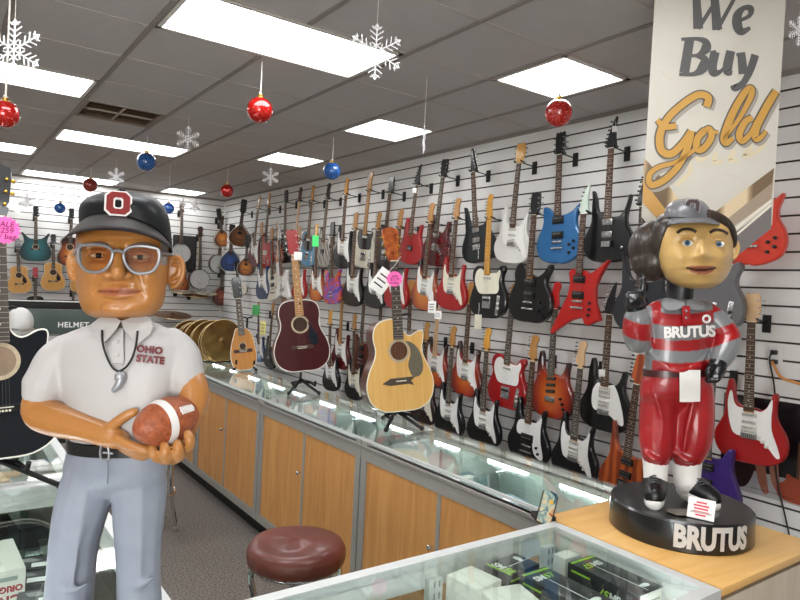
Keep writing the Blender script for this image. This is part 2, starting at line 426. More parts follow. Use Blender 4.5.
# ------------------------------------------------------------------ ceiling light fittings and the vent
LL = ['long ceiling light panel nearest the front, above the red ornament', 'long ceiling light panel cut by the frame beside the large snowflake', 'long ceiling light panel just beyond the air vent', 'long ceiling light panel second of the row over the acoustic guitars', 'long ceiling light panel farthest back, above the black cap', 'small square ceiling light near the back corner of the walls', 'square ceiling light third back along the guitar wall', 'square ceiling light above the thin hanging icicle ornament', 'square ceiling light above the big red ornament, beside the banner']
LL += ['ceiling light panel over the shop front %s' % s for s in ('by the guitar wall', 'above the entrance', 'deep on the far side', 'over the entry aisle', 'in the entry corner')]
for i, (kx, w_, ky) in enumerate(light_cells):
    x0, x1, y0, y1 = gx(kx)+.02, gx(kx+w_)-.02, gy(ky)+.02, gy(ky+1)-.02
    cx, cy = (x0+x1)/2, (y0+y1)/2
    t = empty('ceiling_light', T(cx, cy, ZC), LL[i], 'light', 'ceiling light panels')
    a, b = (x1-x0)/2, (y1-y0)/2
    mb = MB()
    for s in (-1, 1):
        mb.box((0, s*(b-.012), .03), (2*a, .024, .075)); mb.box((s*(a-.012), 0, .03), (.024, 2*b, .075))
    mb.box((0, 0, .07), (2*a, 2*b, .01)); mb.obj('light_frame', M_fix, t)
    mb = MB(); mb.box((0, 0, .035), (2*a-.05, 2*b-.05, .006)); mb.obj('diffuser', M_diff, t)
vx, vy = (gx(0)+gx(1))/2, (gy(5)+gy(6))/2
t = empty('ceiling_vent', T(vx, vy, ZC), 'square brown rust-stained air vent set in the ceiling', 'vent')
mb = MB(); mb.box((0, 0, .12), (.58, .58, .01))
for s in (-1, 1): mb.box((0, s*.285, .06), (.58, .012, .12)); mb.box((s*.285, 0, .06), (.012, .58, .12))
mb.obj('duct_lining', noisemat('rusty_vent', [(.3, '#4a3a2a'), (.6, '#7a6550'), (.8, '#968068')], 5, .7, 0), t)
mb = MB()
for s in (-1, 1): mb.box((0, s*.28, .004), (.58, .03, .012)); mb.box((s*.28, 0, .004), (.03, .58, .012))
mb.obj('vent_frame', mat('vent_frame', '#877768', .6), t)
mb = MB()
for k in range(-3, 4): mb.box((0, 0, 0), (.55, .035, .004), 0, T(0, k*.075, .03) @ RX(.7))
mb.obj('louvre', mat('vent_louvre', '#6a5845', .6), t)
mb = MB(); mb.box((0, 0, .012), (.014, .56, .012)); mb.box((.0, .02, .012), (.56, .014, .012)); mb.obj('cross_bar', mat('vent_bar', '#b0a394', .6), t)

# ------------------------------------------------------------------ hanging decorations
M_red = noisemat('glitter_red', [(.4, '#7a0f10'), (.55, '#c2221d'), (.7, '#f0604a')], 160, .22, .8, detail=2)
M_redm = mat('shiny_red', '#b8160f', .12, .35, .9)
M_blue = noisemat('glitter_blue', [(.4, '#0b2f6e'), (.55, '#1c5fb0'), (.7, '#63a4e4')], 160, .22, .8, detail=2)
M_gold = mat('gold_cap', '#c9a24a', .25, .9); M_string = mat('ribbon_white', '#e6ded6', .6)
M_flake = mat('snowflake_white', '#f2f1f3', .4, emit=.08)
def ornament(u, v, vtop, dpx, m, label, x=None, z=None):
    """ball hung from the ceiling on a ribbon"""
    p = on_z(u, vtop, ZC) if z is None else at(u, v, z)
    d = (p - CAM).dot(WV); q = at(u, v, d); q.x, q.y = p.x, p.y
    r = dpx/2*d/F
    t = empty('ball_ornament', T(q.x, q.y, q.z), label, 'ornament', 'hanging ball ornaments')
    MB().ball((0, 0, 0), r, nu=32, nv=20).obj('ball', m, t, angle=3)
    MB().lathe([(r*.22, r*.93), (r*.24, r*1.16), (r*.12, r*1.2)], 12).obj('cap', M_gold, t)
    top = ZC - q.z
    mb = MB().tube([(0, 0, r*1.15), (0.002, 0, r*1.15+(top-r)*.5), (0, 0, top-.004)], .0035, 6)
    mb.tube([(0, 0, r*1.15), (.008, 0, r*1.3), (0, 0, r*1.45), (-.008, 0, r*1.3), (0, 0, r*1.16)], .002, 5)
    mb.obj('ribbon', M_string, t)
ornament(561.5, 113, 58, 27.5, M_red, 'sparkling red ball ornament hanging below the light next to the banner')
ornament(262, 110, 61, 26, M_redm, 'shiny orange-red ball ornament hanging below the nearest long light')
ornament(228, 191, 169, 13, M_redm, 'small red ball ornament near the far corner of the guitar wall')
ornament(333.5, 171, 137, 17.5, M_blue, 'glittery blue ball ornament in front of the guitar headstocks')
ornament(147.5, 162, 136, 18.5, M_blue, 'blue ball ornament hanging above the black cap')
ornament(5, 114, 66, 27, M_redm, 'red ball ornament cut off by the edge of the picture', z=2.5)
ornament(91, 185, 168, 13.5, mat('dull_red_ball', '#8e2c26', .3, .2, .6), 'dull red ball ornament over the acoustic guitars')
ornament(60, 208, 189, 10.5, M_blue, 'small blue ball ornament beside the teal acoustic guitar', z=8.2)
ornament(168.5, 208.5, 190, 11, M_blue, 'small blue ball ornament half hidden by the black cap', z=7.5)
def snowflake(u, v, size, z, label, yaw=0., lw=1.):
    d = z; q = at(u, v, d); r = size/2*d/F
    ang = math.atan2(VIEW.x, VIEW.y)
    t = empty('snowflake', T(q.x, q.y, q.z) @ RZ(-ang + yaw), label, 'snowflake', 'hanging snowflakes')
    mb = MB(); w = r*.036*lw
    for k in range(6):
        M = RY(k*PI/3)
        mb.box((0, 0, r*.5), (w*1.2, w, r), 0, M)
        for f, l in ((.22, .2), (.4, .27), (.58, .3), (.78, .22)):
            for s in (-1, 1):
                mb.box((0, 0, r*l/2), (w, w*.8, r*l), 0, M @ T(0, 0, r*f) @ RY(s*.95))
        for s in (-1, 1): mb.box((0, 0, r*.1), (w, w*.8, r*.2), 0, M @ T(0, 0, r*.97) @ RY(s*.7 + PI))
    for k in range(6): mb.box((0, 0, 0), (r*.26, w, w), 0, RY(k*PI/3 + PI/6) @ T(0, 0, r*.2))
    mb.obj('flake', M_flake, t)
    MB().tube([(0, 0, r), (0, 0, ZC-q.z-.004)], .0012, 5).obj('thread', M_string, t)
snowflake(376, 52, 56, 2.7, 'large lacy snowflake hanging at the end of the nearest long light', .1)
snowflake(14, 50, 62, 2.4, 'large lacy snowflake hanging above the red ball at the edge', -.1)
snowflake(188, 139, 25, 5.2, 'thin white snowflake hanging near the end of the third light panel', .1)
snowflake(116, 177, 18, 7.2, 'white snowflake just above the peak of the black cap', 0, 1.5)
snowflake(73.5, 194, 15, 7.8, 'small white snowflake hanging between the dull red and blue balls', .2, 1.5)
snowflake(270.5, 177, 18, 6.2, 'white snowflake hanging in front of the corner headstocks', .1, 1.3)
snowflake(424, 140, 28, 4.0, 'thin icicle-like snowflake turned edge-on beside the square light', 1.45, 1.6)
snowflake(27, 201, 16, 8.2, 'pale snowflake hanging over the black foreground guitar', .9, 2.)
snowflake(183, 203, 12, 8.8, 'faint snowflake hanging above the banjo neck', .5, 1.6)
snowflake(195, 206, 13, 9.0, 'faint snowflake hanging just beside the banjo headstock', -.3, 1.6)
snowflake(799, 31, 30, 2.6, 'snowflake cut off by the frame beyond the banner', .3)

# ------------------------------------------------------------------ display counters along the guitar wall
CT = .949; CX0 = 1.80; CX1 = 2.336
def handle_knob(parent, x, z, y=-.012):
    MB().lathe([(.004, 0), (.004, .014), (.011, .018), (.012, .026), (.008, .03)], 14, 0, T(x, y, z) @ RX(PI/2)).obj('knob', M_chrome, parent)
def counter_unit(y0, y1, label, glass=True, knobs='in'):
    """front faces -X ; local X runs along the front, local Y goes back"""
    w, d = y1 - y0, CX1 - CX0; M = T(CX0, y1, 0) @ RZ(-PI/2)
    t = empty('display_counter', M, label, 'display counter', 'display counters along the guitar wall')
    mb = MB()                                                      # carcass
    mb.box((.009, d/2, .50), (.018, d-.04, .78)); mb.box((w-.009, d/2, .50), (.018, d-.04, .78)); mb.box((w/2, d-.012, .50), (w, .02, .8))
    mb.box((w/2, d/2, .135), (w, d-.04, .02))
    mb.obj('carcass', mat('case_lining', '#c4c8c4', .5), t)
    MB().box((w/2, d/2+.01, .665), (w-.04, d-.06, .015)).obj('display_deck', M_case, t)
    mb = MB(); f = .045
    mb.box((w/2, .015, .882), (w, .03, .078)); mb.box((w/2, .012, .15), (w, .03, .05)); mb.box((w/2, .004, .915), (w, .03, .012))
    for x in (f/2+.004, w-f/2-.004): mb.box((x, .013, .50), (f, .03, .72)); mb.box((x, .013, .9), (f, .03, .08))
    mb.box((w/2, .016, .50), (.024, .026, .70))
    mb.box((w/2, d-.015, .93), (w, .03, .02)); 
    for x in (.012, w-.012): mb.box((x, d/2, .925), (.02, d, .03))
    for x in (.015, w-.015): mb.box((x, d-.015, .78), (.03, .03, .3))
    mb.obj('metal_frame', M_alu, t)
    dw = (w - 2*f - .03)/2
    for k in (0, 1):
        cx = f + .004 + dw/2 + k*(dw + .022)
        dr = MB().box((cx, .016, .512), (dw, .018, .665)).obj('door', M_oak, t)
        if k == (0 if knobs == 'in' else 1): handle_knob(dr, cx + (dw/2-.02)*(1 if k == 0 else -1), .60, .008)
    MB().box((w/2, d/2+.03, .055), (w, d-.08, .14)).obj('toe_kick', M_blackm, t)
    if glass:
        MB().box((w/2, d/2, CT-.003), (w-.004, d, .006)).obj('glass_top', M_glass, t)
        mb = MB().box((w/2, .004, CT-.004), (w, .01, .012)); mb.obj('edge_strip', M_rim, t)
        mb = MB().box((w/2-.42, .395, .921), (.17, .028, .02)); mb.obj('lamp_or_fill_strip', M_tube, t); MB().box((w/2+.02, .395, .921), (.24, .028, .02)).obj('lamp_or_fill_strip', M_tube, t); MB().box((w/2+.46, .395, .921), (.24, .028, .02)).obj('lamp_or_fill_strip', M_tube, t)
        MB().box((w/2, .395, .934), (w-.05, .04, .008)).obj('lamp_housing', M_fix, t)
        MB().box((w*.5, d-.03, .79), (w-.06, .004, .24)).obj('back_glass', M_glass, t)
        MB().box((w*.52, d/2, .79), (.012, d-.06, .23)).obj('glass_divider', M_glass, t)
    else:
        MB().box((w/2, d/2, CT-.012), (w, d+.02, .024), bev=.004).obj('wooden_top', M_oaktop, t)
    return t
counter_unit(1.515, 2.77, 'oak door display counter with glass top nearest the wooden counter end')
counter_unit(2.775, 4.03, 'oak door display counter below the natural acoustic guitar')
counter_unit(4.035, 5.29, 'oak door display counter behind the round brown stool, below the dark red acoustic')
counter_unit(5.295, 6.55, 'oak door display counter farthest along, beside the small oval guitar')
counter_unit(6.56, 8.3, 'wood topped counter carrying the row of bronze cymbals', False)

# the plain wooden end counter
wx0, wx1, wy0, wy1 = 1.752, 2.37, .877, 1.505
t = empty('wooden_counter', T((wx0+wx1)/2, (wy0+wy1)/2, 0), 'plain wooden end counter carrying the striped figurine', 'counter')
a, b = (wx1-wx0)/2, (wy1-wy0)/2
MB().box((0, 0, CT-.006), (2*a, 2*b, .024), bev=.003).obj('wooden_top', M_oaktop, t)
mb = MB().box((0, -b+.012, .50), (2*a-.01, .02, .84)).box((a-.012, 0, .50), (.02, 2*b-.03, .84)).box((-a+.03, 0, .50), (.02, 2*b-.03, .84)); mb.obj('side_panel', M_pine, t)
MB().box((0, 0, .04), (2*a-.08, 2*b-.06, .08)).obj('toe_kick', M_blackm, t)

# ------------------------------------------------------------------ glass show cases in the foreground
def showcase(x0, x1, y0, y1, label, shelves, posts_back, rim=.03, mrim=None, posts=True, lamp=None):
    t = empty('glass_showcase', T((x0+x1)/2, (y0+y1)/2, 0), label, 'showcase', 'glass showcases in the foreground')
    a, b = (x1-x0)/2, (y1-y0)/2; mr = mrim or M_silver
    mb = MB()
    for s in (-1, 1):
        mb.box((0, s*(b-rim/2), CT-.010), (2*a, rim, .028)); mb.box((s*(a-rim/2), 0, CT-.010), (rim, 2*b-2*rim, .028))
        mb.box((0, s*(b-.012), .12), (2*a, .024, .03)); mb.box((s*(a-.012), 0, .12), (.024, 2*b-.05, .03))
        for q in (-1, 1): mb.box((s*(a-.014), q*(b-.014), .53), (.027, .027, .8))
    mb.obj('metal_frame', mr, t)
    MB().box((0, 0, CT-.001), (2*a-2*rim, 2*b-2*rim, .006)).obj('glass_top', M_glass, t)
    mb = MB()
    for s in (-1, 1): mb.box((0, s*(b-.03), CT-.05), (2*a-.07, .012, .055)); mb.box((s*(a-.03), 0, CT-.05), (.012, 2*b-.07, .055))
    mb.obj('valance', M_case, t)
    for x in posts_back:
        mb = MB().box((x-(x0+x1)/2, b-.045, .52), (.05, .022, .76))
        for k in range(20): mb.box((x-(x0+x1)/2-.006, b-.0565, .24+k*.034), (.005, .003, .018), 1)
        for k in range(20): mb.box((x-(x0+x1)/2+.012, b-.0565, .24+k*.034), (.005, .003, .018), 1)
        mb.obj('shelf_standard', [M_case, M_alu], t)
    for z in shelves: MB().box((0, 0, z), (2*a-.075, 2*b-.09, .008)).obj('glass_shelf', glassmat('shelf_glass', (.88, .96, .93, 1), .95), t)
    if lamp: MB().box(lamp[0], lamp[1]).obj('lamp_or_fill_strip', M_tube, t)  # added fill strip, out of view, brightens the case interior
    MB().box((0, 0, .12), (2*a-.05, 2*b-.05, .02)).obj('floor_deck', M_case, t)
    MB().box((0, 0, .055), (2*a-.06, 2*b-.06, .11)).obj('toe_kick', M_blackm, t)
    for s in (-1, 1):
        MB().box((0, s*(b-.012), .53), (2*a-.05, .005, .78)).obj('side_glass', M_glass, t)
        MB().box((s*(a-.012), 0, .53), (.005, 2*b-.05, .78)).obj('end_glass', M_glass, t)
    return t
showcase(.60, 1.745, .877, 1.457, 'glass showcase of boxed microphones with white inner frame', (.72, .42), (1.185, 1.665), .036, M_rim, lamp=((0, -.245, CT-.085), (.9, .018, .018)))
showcase(-.09, .482, .75, 2.65, 'glass showcase under the coach figurine, holding boxed pedals', (.70, .42), (), .036, M_rim, lamp=((-.262+.03, 0, CT-.085), (.02, 1.7, .018)))
showcase(-.09, .482, 2.66, 4.3, 'glass showcase under the black acoustic guitar', (.70, .42), (), .036, M_rim, lamp=((-.262+.03, 0, CT-.085), (.02, 1.4, .018)))
# ================================================================== GUITARS
NK_maple = woodmat('neck_maple', '#a9743a', '#be8a4c', 3, (20, 20, 1), .4, .3)
NK_pale = woodmat('neck_pale', '#cfa77c', '#dcb88f', 3, (20, 20, 1), .4, .3)
NK_amber = woodmat('neck_amber', '#d0902c', '#e2a840', 3, (20, 20, 1), .35, .4)
FB_rose = woodmat('rosewood', '#2a1a13', '#462f23', 3, (40, 40, 2), .5)
FB_grey = woodmat('grey_rosewood', '#3d3733', '#585049', 3, (40, 40, 2), .5)
FB_mid = woodmat('brown_rosewood', '#3a261a', '#5a3c2a', 3, (40, 40, 2), .5)
M_fret = mat('fret_metal', '#b9b4aa', .3, .8)
M_hw = mat('chrome_hardware', '#bdbcbb', .22, .85); M_hwblack = mat('black_hardware', '#1a1a1b', .35, .3); M_hwgold = mat('gold_hardware', '#c99b3c', .25, .9)
M_pgw = mat('pickguard_white', '#f3f1ed', .3, coat=.3); M_pgc = mat('pickguard_cream', '#eae4ce', .3, coat=.3); M_pgb = mat('pickguard_black', '#141414', .25, coat=.4)
M_puw = mat('pickup_white', '#d8d5cd', .4); M_pub = mat('pickup_black', '#121212', .35); M_puc = mat('pickup_chrome', '#a7a6a3', .25, .8)
def gloss(name, col, coat=.45, metal=0., rough=.32): return mat('finish_'+name, col, rough, metal, coat, .05, 8)
G = dict(
 black=gloss('black', '#0b0b0d'), white=gloss('white', '#e3e1dc'), cream=gloss('cream', '#d9d2c0'), red=gloss('red', '#a31517'), dred=gloss('dark_red', '#5c0e13'),
 bred=gloss('bright_red', '#b81a16'), orange=gloss('orange_red', '#dc3a22', .6), blue=gloss('blue', '#2f6fa8', .7, .15), lblue=gloss('light_blue', '#4a87a8'), dblue=gloss('dark_blue', '#17305f'),
 char=gloss('charcoal', '#23252b', .3, 0, .45), purple=gloss('purple', '#3a2270'), grey=gloss('grey', '#6b6a6c'), tealblack=gloss('teal_black', '#10181c'), brown=gloss('brown', '#4a1c12'), mint=gloss('mint', '#c6d6c8'), dkbrown=gloss('dark_brown', '#2a1712'),
 maroon=gloss('maroon', '#40080d', .3, 0, .3))
G['sun'] = burst('sunburst_cherry', [(.0, '#dd8a42'), (.3, '#cc6426'), (.6, '#a83418'), (.85, '#5a1410'), (1., '#2c0a0a')], (0, 0, .18), (4.2, 1, 3.6))
G['sun3'] = burst('sunburst_orange', [(.0, '#dd9a45'), (.4, '#cc7430'), (.66, '#a3481c'), (.88, '#4a1812'), (1., '#1c0c0a')], (0, 0, .18), (4.0, 1, 3.4))
G['sunred'] = burst('sunburst_red', [(.0, '#d88a45'), (.45, '#b9572b'), (.72, '#8c1f1b'), (1., '#4a0d10')])
G['tort'] = noisemat('finish_tortoise', [(.35, '#2c060a'), (.55, '#5e0f14'), (.72, '#96333a')], 22, .2, .9, dist=2)
G['zebra'] = noisemat('finish_stripes', [(.40, '#1a1512'), (.52, '#4e382e'), (.60, '#d3ccc0')], 9, .35, .4, 'wave', 6, (1, 1, .35))
G['nebula'] = noisemat('finish_nebula', [(.3, '#2f3f9a'), (.45, '#8a5ab4'), (.55, '#c0403a'), (.7, '#da7a4a')], 9, .25, .8, dist=1.5)
G['flame'] = noisemat('finish_flame', [(.25, '#8a3616'), (.5, '#a8481c'), (.75, '#bd5c26')], 5, .3, .6, 'wave', 5, (1, 1, .5))
G['bluefade'] = burst('sunburst_blue', [(.0, '#dfe6ee'), (.42, '#b9cbe2'), (.7, '#3a62a0'), (1., '#142a52')])
G['spruce'] = woodmat('spruce_top', '#d9a558', '#e4b76e', 2.5, (26, 26, 1.2), .3, .5)
G['spruce2'] = woodmat('spruce_far', '#c08a45', '#d09a52', 2.5, (26, 26, 1.2), .35, .3)
G['teal'] = burst('teal_burst', [(.0, '#2f7f86'), (.5, '#17595f'), (1., '#072a30')], (0, 0, .22), (4.4, 1, 3.4))
G['tobacco'] = burst('tobacco_burst', [(.0, '#d48a3a'), (.5, '#a4521f'), (.8, '#4a1c10'), (1., '#1d0d09')], (0, 0, .2), (4.6, 1, 3.6))
G['mandorange'] = burst('mandolin_orange', [(.0, '#e8962e'), (.5, '#c7711c'), (.85, '#5a2710'), (1., '#2a130c')], (0, 0, .14), (7.2, 1, 6.))
G['mandbrown'] = burst('mandolin_brown', [(.0, '#9a6a3a'), (.5, '#7c4a26'), (1., '#3a2014')], (0, 0, .14), (7., 1, 5.5))
G['mandblue'] = burst('mandolin_blue', [(.0, '#2a5aa8'), (.5, '#173a78'), (1., '#0a1736')], (0, 0, .14), (7., 1, 5.5))
G['mandred'] = burst('mandolin_red', [(.0, '#a8502c'), (.5, '#7a2c1c'), (1., '#2a0f0c')], (0, 0, .14), (7., 1, 5.5))
G['mahog'] = woodmat('mahogany', '#4a1a12', '#67281a', 2.5, (20, 20, 1.4), .35, .5)
G['oval'] = woodmat('oval_top', '#c07a2c', '#cf8c3c', 2.5, (20, 20, 1.4), .35, .4)

BODY = {   # outlines, front view, bridge end at z = 0
 'strat': [(0, 0), (.075, .004), (.135, .035), (.160, .095), (.152, .16), (.118, .225), (.115, .265), (.126, .312), (.140, .345), (.136, .364), (.120, .358), (.101, .322), (.078, .290), (.050, .272), (.026, .278), (0, .282), (-.028, .283), (-.055, .285), (-.079, .308), (-.094, .352), (-.107, .396), (-.122, .414), (-.137, .402), (-.141, .355), (-.129, .29), (-.121, .235), (-.137, .19), (-.160, .14), (-.160, .085), (-.130, .03), (-.07, .003)],
 'super': [(0, 0), (.07, .003), (.135, .028), (.160, .09), (.146, .16), (.112, .225), (.118, .285), (.143, .345), (.160, .388), (.150, .392), (.128, .352), (.102, .305), (.072, .275), (.03, .270), (0, .276), (-.03, .282), (-.070, .292), (-.096, .330), (-.118, .390), (-.140, .436), (-.149, .425), (-.141, .36), (-.126, .29), (-.121, .23), (-.155, .15), (-.160, .085), (-.130, .028), (-.07, .002)],
 'tele': [(0, 0), (.08, .004), (.138, .04), (.160, .105), (.150, .17), (.118, .235), (.122, .285), (.142, .325), (.132, .352), (.105, .348), (.07, .312), (.035, .302), (-.03, .325), (-.07, .352), (-.115, .352), (-.145, .322), (-.144, .27), (-.128, .225), (-.150, .16), (-.161, .10), (-.138, .04), (-.08, .004)],
 'single': [(0, 0), (.085, .004), (.142, .045), (.165, .11), (.152, .175), (.118, .235), (.118, .275), (.150, .33), (.158, .365), (.140, .362), (.10, .318), (.05, .29), (.0, .30), (-.035, .325), (-.06, .358), (-.10, .372), (-.132, .35), (-.138, .30), (-.124, .245), (-.150, .18), (-.165, .11), (-.142, .045), (-.085, .004)],
 'twin': [(0, 0), (.02, -.008), (.08, .004), (.138, .04), (.160, .105), (.150, .17), (.122, .225), (.118, .275), (.136, .335), (.132, .352), (.10, .325), (.05, .302), (0, .300), (-.045, .312), (-.075, .345), (-.105, .362), (-.120, .345), (-.116, .275), (-.126, .225), (-.152, .17), (-.163, .105), (-.140, .04), (-.08, .004), (-.02, -.004)],
 'sg': [(0, 0), (.08, .003), (.135, .035), (.155, .10), (.140, .165), (.112, .225), (.116, .275), (.136, .33), (.118, .335), (.06, .275), (0, .268), (-.06, .275), (-.118, .335), (-.136, .33), (-.116, .275), (-.112, .225), (-.140, .165), (-.155, .10), (-.135, .035), (-.08, .003)],
 'mini': [(0, 0), (.05, .004), (.085, .04), (.095, .09), (.085, .15), (.070, .20), (.058, .25), (.035, .275), (0, .28), (-.035, .275), (-.058, .25), (-.070, .20), (-.085, .15), (-.095, .09), (-.085, .04), (-.05, .004)],
 'offset': [(.02, 0), (.09, .012), (.145, .06), (.155, .12), (.130, .19), (.112, .25), (.125, .315), (.128, .345), (.105, .345), (.07, .30), (.03, .285), (-.03, .295), (-.075, .34), (-.10, .39), (-.125, .40), (-.138, .365), (-.128, .28), (-.120, .215), (-.140, .15), (-.142, .08), (-.11, .02), (-.05, 0)],
 'dread': [(0, 0), (.10, .004), (.172, .05), (.198, .13), (.182, .21), (.146, .285), (.136, .335), (.146, .40), (.132, .46), (.088, .492), (0, .500), (-.088, .492), (-.132, .46), (-.146, .40), (-.136, .335), (-.146, .285), (-.182, .21), (-.198, .13), (-.172, .05), (-.10, .004)],
 'cutaway': [(0, 0), (.10, .004), (.172, .05), (.198, .13), (.182, .21), (.148, .285), (.138, .335), (.150, .385), (.150, .425), (.120, .428), (.070, .405), (.035, .43), (.028, .497), (-.03, .500), (-.088, .492), (-.132, .46), (-.146, .40), (-.136, .335), (-.146, .285), (-.182, .21), (-.198, .13), (-.172, .05), (-.10, .004)],
 'oval': [(0, 0), (.055, .006), (.092, .04), (.108, .10), (.106, .17), (.098, .24), (.086, .30), (.055, .345), (.03, .362), (-.03, .362), (-.05, .350), (-.066, .30), (-.088, .24), (-.104, .17), (-.108, .10), (-.092, .04), (-.055, .006)],
 'mando': [(0, 0), (.072, .006), (.130, .05), (.148, .11), (.136, .17), (.09, .235), (.042, .285), (.020, .31), (-.020, .31), (-.042, .285), (-.09, .235), (-.136, .17), (-.148, .11), (-.130, .05), (-.072, .006)],
}
KELLY = [(-.030, .395), (-.065, .402), (-.085, .375), (-.070, .30), (-.085, .22), (-.140, .10), (-.190, -.02), (-.178, -.035), (-.11, .02), (-.03, .075), (.035, .095), (.05, .06), (.075, .045), (.130, .078), (.160, .09), (.118, .20), (.110, .29), (.135, .36), (.185, .455), (.178, .462), (.10, .395), (.062, .372), (.03, .39)]
STARB = [(-.035, .30), (-.06, .335), (-.085, .44), (-.115, .46), (-.120, .40), (-.105, .30), (-.105, .22), (-.165, .12), (-.150, .05), (-.05, .06), (.03, .03), (.12, -.02), (.145, .01), (.115, .12), (.095, .20), (.12, .29), (.10, .32), (.05, .29)]
BS = 1.15; BX = 1.27
def slim(k, z): return 1 - {'strat': .24, 'super': .2, 'single': .14, 'offset': .22, 'tele': .08}.get(k, 0)*min(1, max(0, (z-.23)/.15))
def body_outline(k):
    return [(x*BX*slim(k, z), z*BS) for x, z in body_raw(k)] if k not in ACO else body_raw(k)
ACO = ('dread', 'cutaway', 'oval', 'mando')
def body_raw(k):
    if k == 'kelly': return KELLY
    if k == 'star': return STARB
    return smooth_closed(BODY[k], 4)
HEADS0 = {
 'fender': smooth_closed([(-.021, 0), (-.024, .022), (-.044, .032), (-.044, .05), (-.036, .10), (-.026, .165), (-.012, .182), (.010, .183), (.026, .172), (.031, .152), (.022, .130), (.017, .10), (.022, .05), (.021, 0)], 3),
 'tele': smooth_closed([(-.021, 0), (-.023, .025), (-.034, .035), (-.032, .09), (-.026, .165), (-.008, .188), (.016, .180), (.020, .155), (.010, .13), (.014, .07), (.021, .03), (.021, 0)], 3),
 'three': smooth_closed([(-.021, 0), (-.034, .03), (-.040, .06), (-.038, .13), (-.030, .158), (-.012, .150), (0, .158), (.012, .150), (.030, .158), (.038, .13), (.040, .06), (.034, .03), (.021, 0)], 3),
 'pointy': [(-.021, 0), (-.034, .02), (-.030, .05), (-.020, .11), (-.014, .185), (-.006, .205), (.004, .19), (.018, .12), (.036, .04), (.040, .018), (.021, 0)],
 'pointr': [(.021, 0), (.034, .02), (.026, .06), (.022, .12), (.030, .200), (.024, .205), (.004, .17), (-.026, .09), (-.040, .035), (-.036, .018), (-.021, 0)],
 'acoustic': [(-.023, 0), (-.034, .022), (-.037, .16), (-.03, .175), (-.014, .180), (0, .175), (.014, .180), (.03, .175), (.037, .16), (.034, .022), (.023, 0)],
 'flare': [(-.023, 0), (-.030, .022), (-.045, .15), (-.042, .172), (0, .186), (.042, .172), (.045, .15), (.030, .022), (.023, 0)],
 'banjo': smooth_closed([(-.018, 0), (-.032, .03), (-.026, .06), (-.036, .10), (-.03, .14), (0, .15), (.03, .14), (.036, .10), (.026, .06), (.032, .03), (.018, 0)], 3),
}
HEADS = {k: [(x*1.12, z*1.06) for x, z in v] for k, v in HEADS0.items()}
TUN = {'fender': [(-.046, .045+.024*k, -1) for k in range(6)], 'tele': [(-.036, .045+.022*k, -1) for k in range(6)],
       'three': [(s*.044, .045+.036*k, s) for s in (-1, 1) for k in range(3)], 'acoustic': [(s*.040, .045+.048*k, s) for s in (-1, 1) for k in range(3)],
       'flare': [(s*(.036+.005*k), .045+.045*k, s) for s in (-1, 1) for k in range(3)],
       'pointy': [(.040-.0055*k, .035+.027*k, 1) for k in range(6)], 'pointr': [(-.042+.0075*k, .045+.026*k, -1) for k in range(6)],
       'banjo': [(s*.036, .05+.06*k, s) for s in (-1, 1) for k in range(2)]}
CACHE = {}
def cached(key, fn):
    if key not in CACHE: CACHE[key] = fn()
    return CACHE[key]
def taper(z0, z1, w0, w1, y0, y1, mb, mi=0, M=None, bev=0):
    return mb.prism([(-w0/2, z0), (w0/2, z0), (w1/2, z1), (-w1/2, z1)], y0, y1, mi, M, bev)
GUARD = {
 'strat': [(.03, .270), (-.03, .274), (-.06, .278), (-.083, .304), (-.098, .345), (-.112, .352), (-.112, .30), (-.095, .23), (-.082, .17), (-.055, .135), (.045, .125), (.085, .095), (.118, .055), (.134, .06), (.122, .11), (.098, .18), (.096, .24), (.110, .30), (.116, .332), (.104, .322), (.082, .288), (.052, .267)],
 'tele': [(.03, .305), (-.03, .318), (-.07, .335), (-.105, .315), (-.115, .26), (-.095, .205), (-.06, .165), (.04, .165), (.085, .17), (.100, .20), (.098, .25), (.115, .30), (.105, .325), (.08, .305)],
 'mm': [(.03, .272), (-.03, .276), (-.055, .272), (-.075, .23), (-.078, .16), (-.055, .115), (.03, .105), (.10, .06), (.125, .065), (.118, .12), (.09, .21), (.06, .275)],
 'half': [(.03, .272), (-.035, .276), (-.075, .268), (-.09, .235), (-.08, .18), (-.02, .175), (.03, .165), (.055, .08), (.11, .05), (.125, .075), (.10, .16), (.095, .24), (.110, .30), (.104, .318), (.07, .282)],
}
def mesh_pickup(kind, m):
    mb = MB()
    if kind == 'single':
        mb.box((0, -.0035, 0), (.072, .010, .019), bev=.004)
        for k in range(6): mb.box((-.026+.0104*k, -.009, 0), (.005, .002, .005), 1)
    elif kind == 'hum':
        mb.box((0, -.0035, 0), (.072, .011, .038), bev=.003)
        for z in (-.009, .009):
            for k in range(6): mb.box((-.026+.0104*k, -.0095, z), (.005, .002, .005), 1)
    elif kind == 'humr':
        mb.box((0, -.002, 0), (.088, .006, .046), bev=.002); mb.box((0, -.007, 0), (.068, .008, .036), 2, bev=.003)
        for k in range(6): mb.box((-.026+.0104*k, -.0115, .009), (.005, .002, .005), 1)
    elif kind == 'soap':
        mb.box((0, -.005, 0), (.095, .014, .05), bev=.004)
        for k in range(4): mb.box((-.03+.02*k, -.0125, 0), (.007, .002, .007), 1)
    return mb.mesh('pickup', [m, M_puc if m != M_pub else M_hw, M_pub])
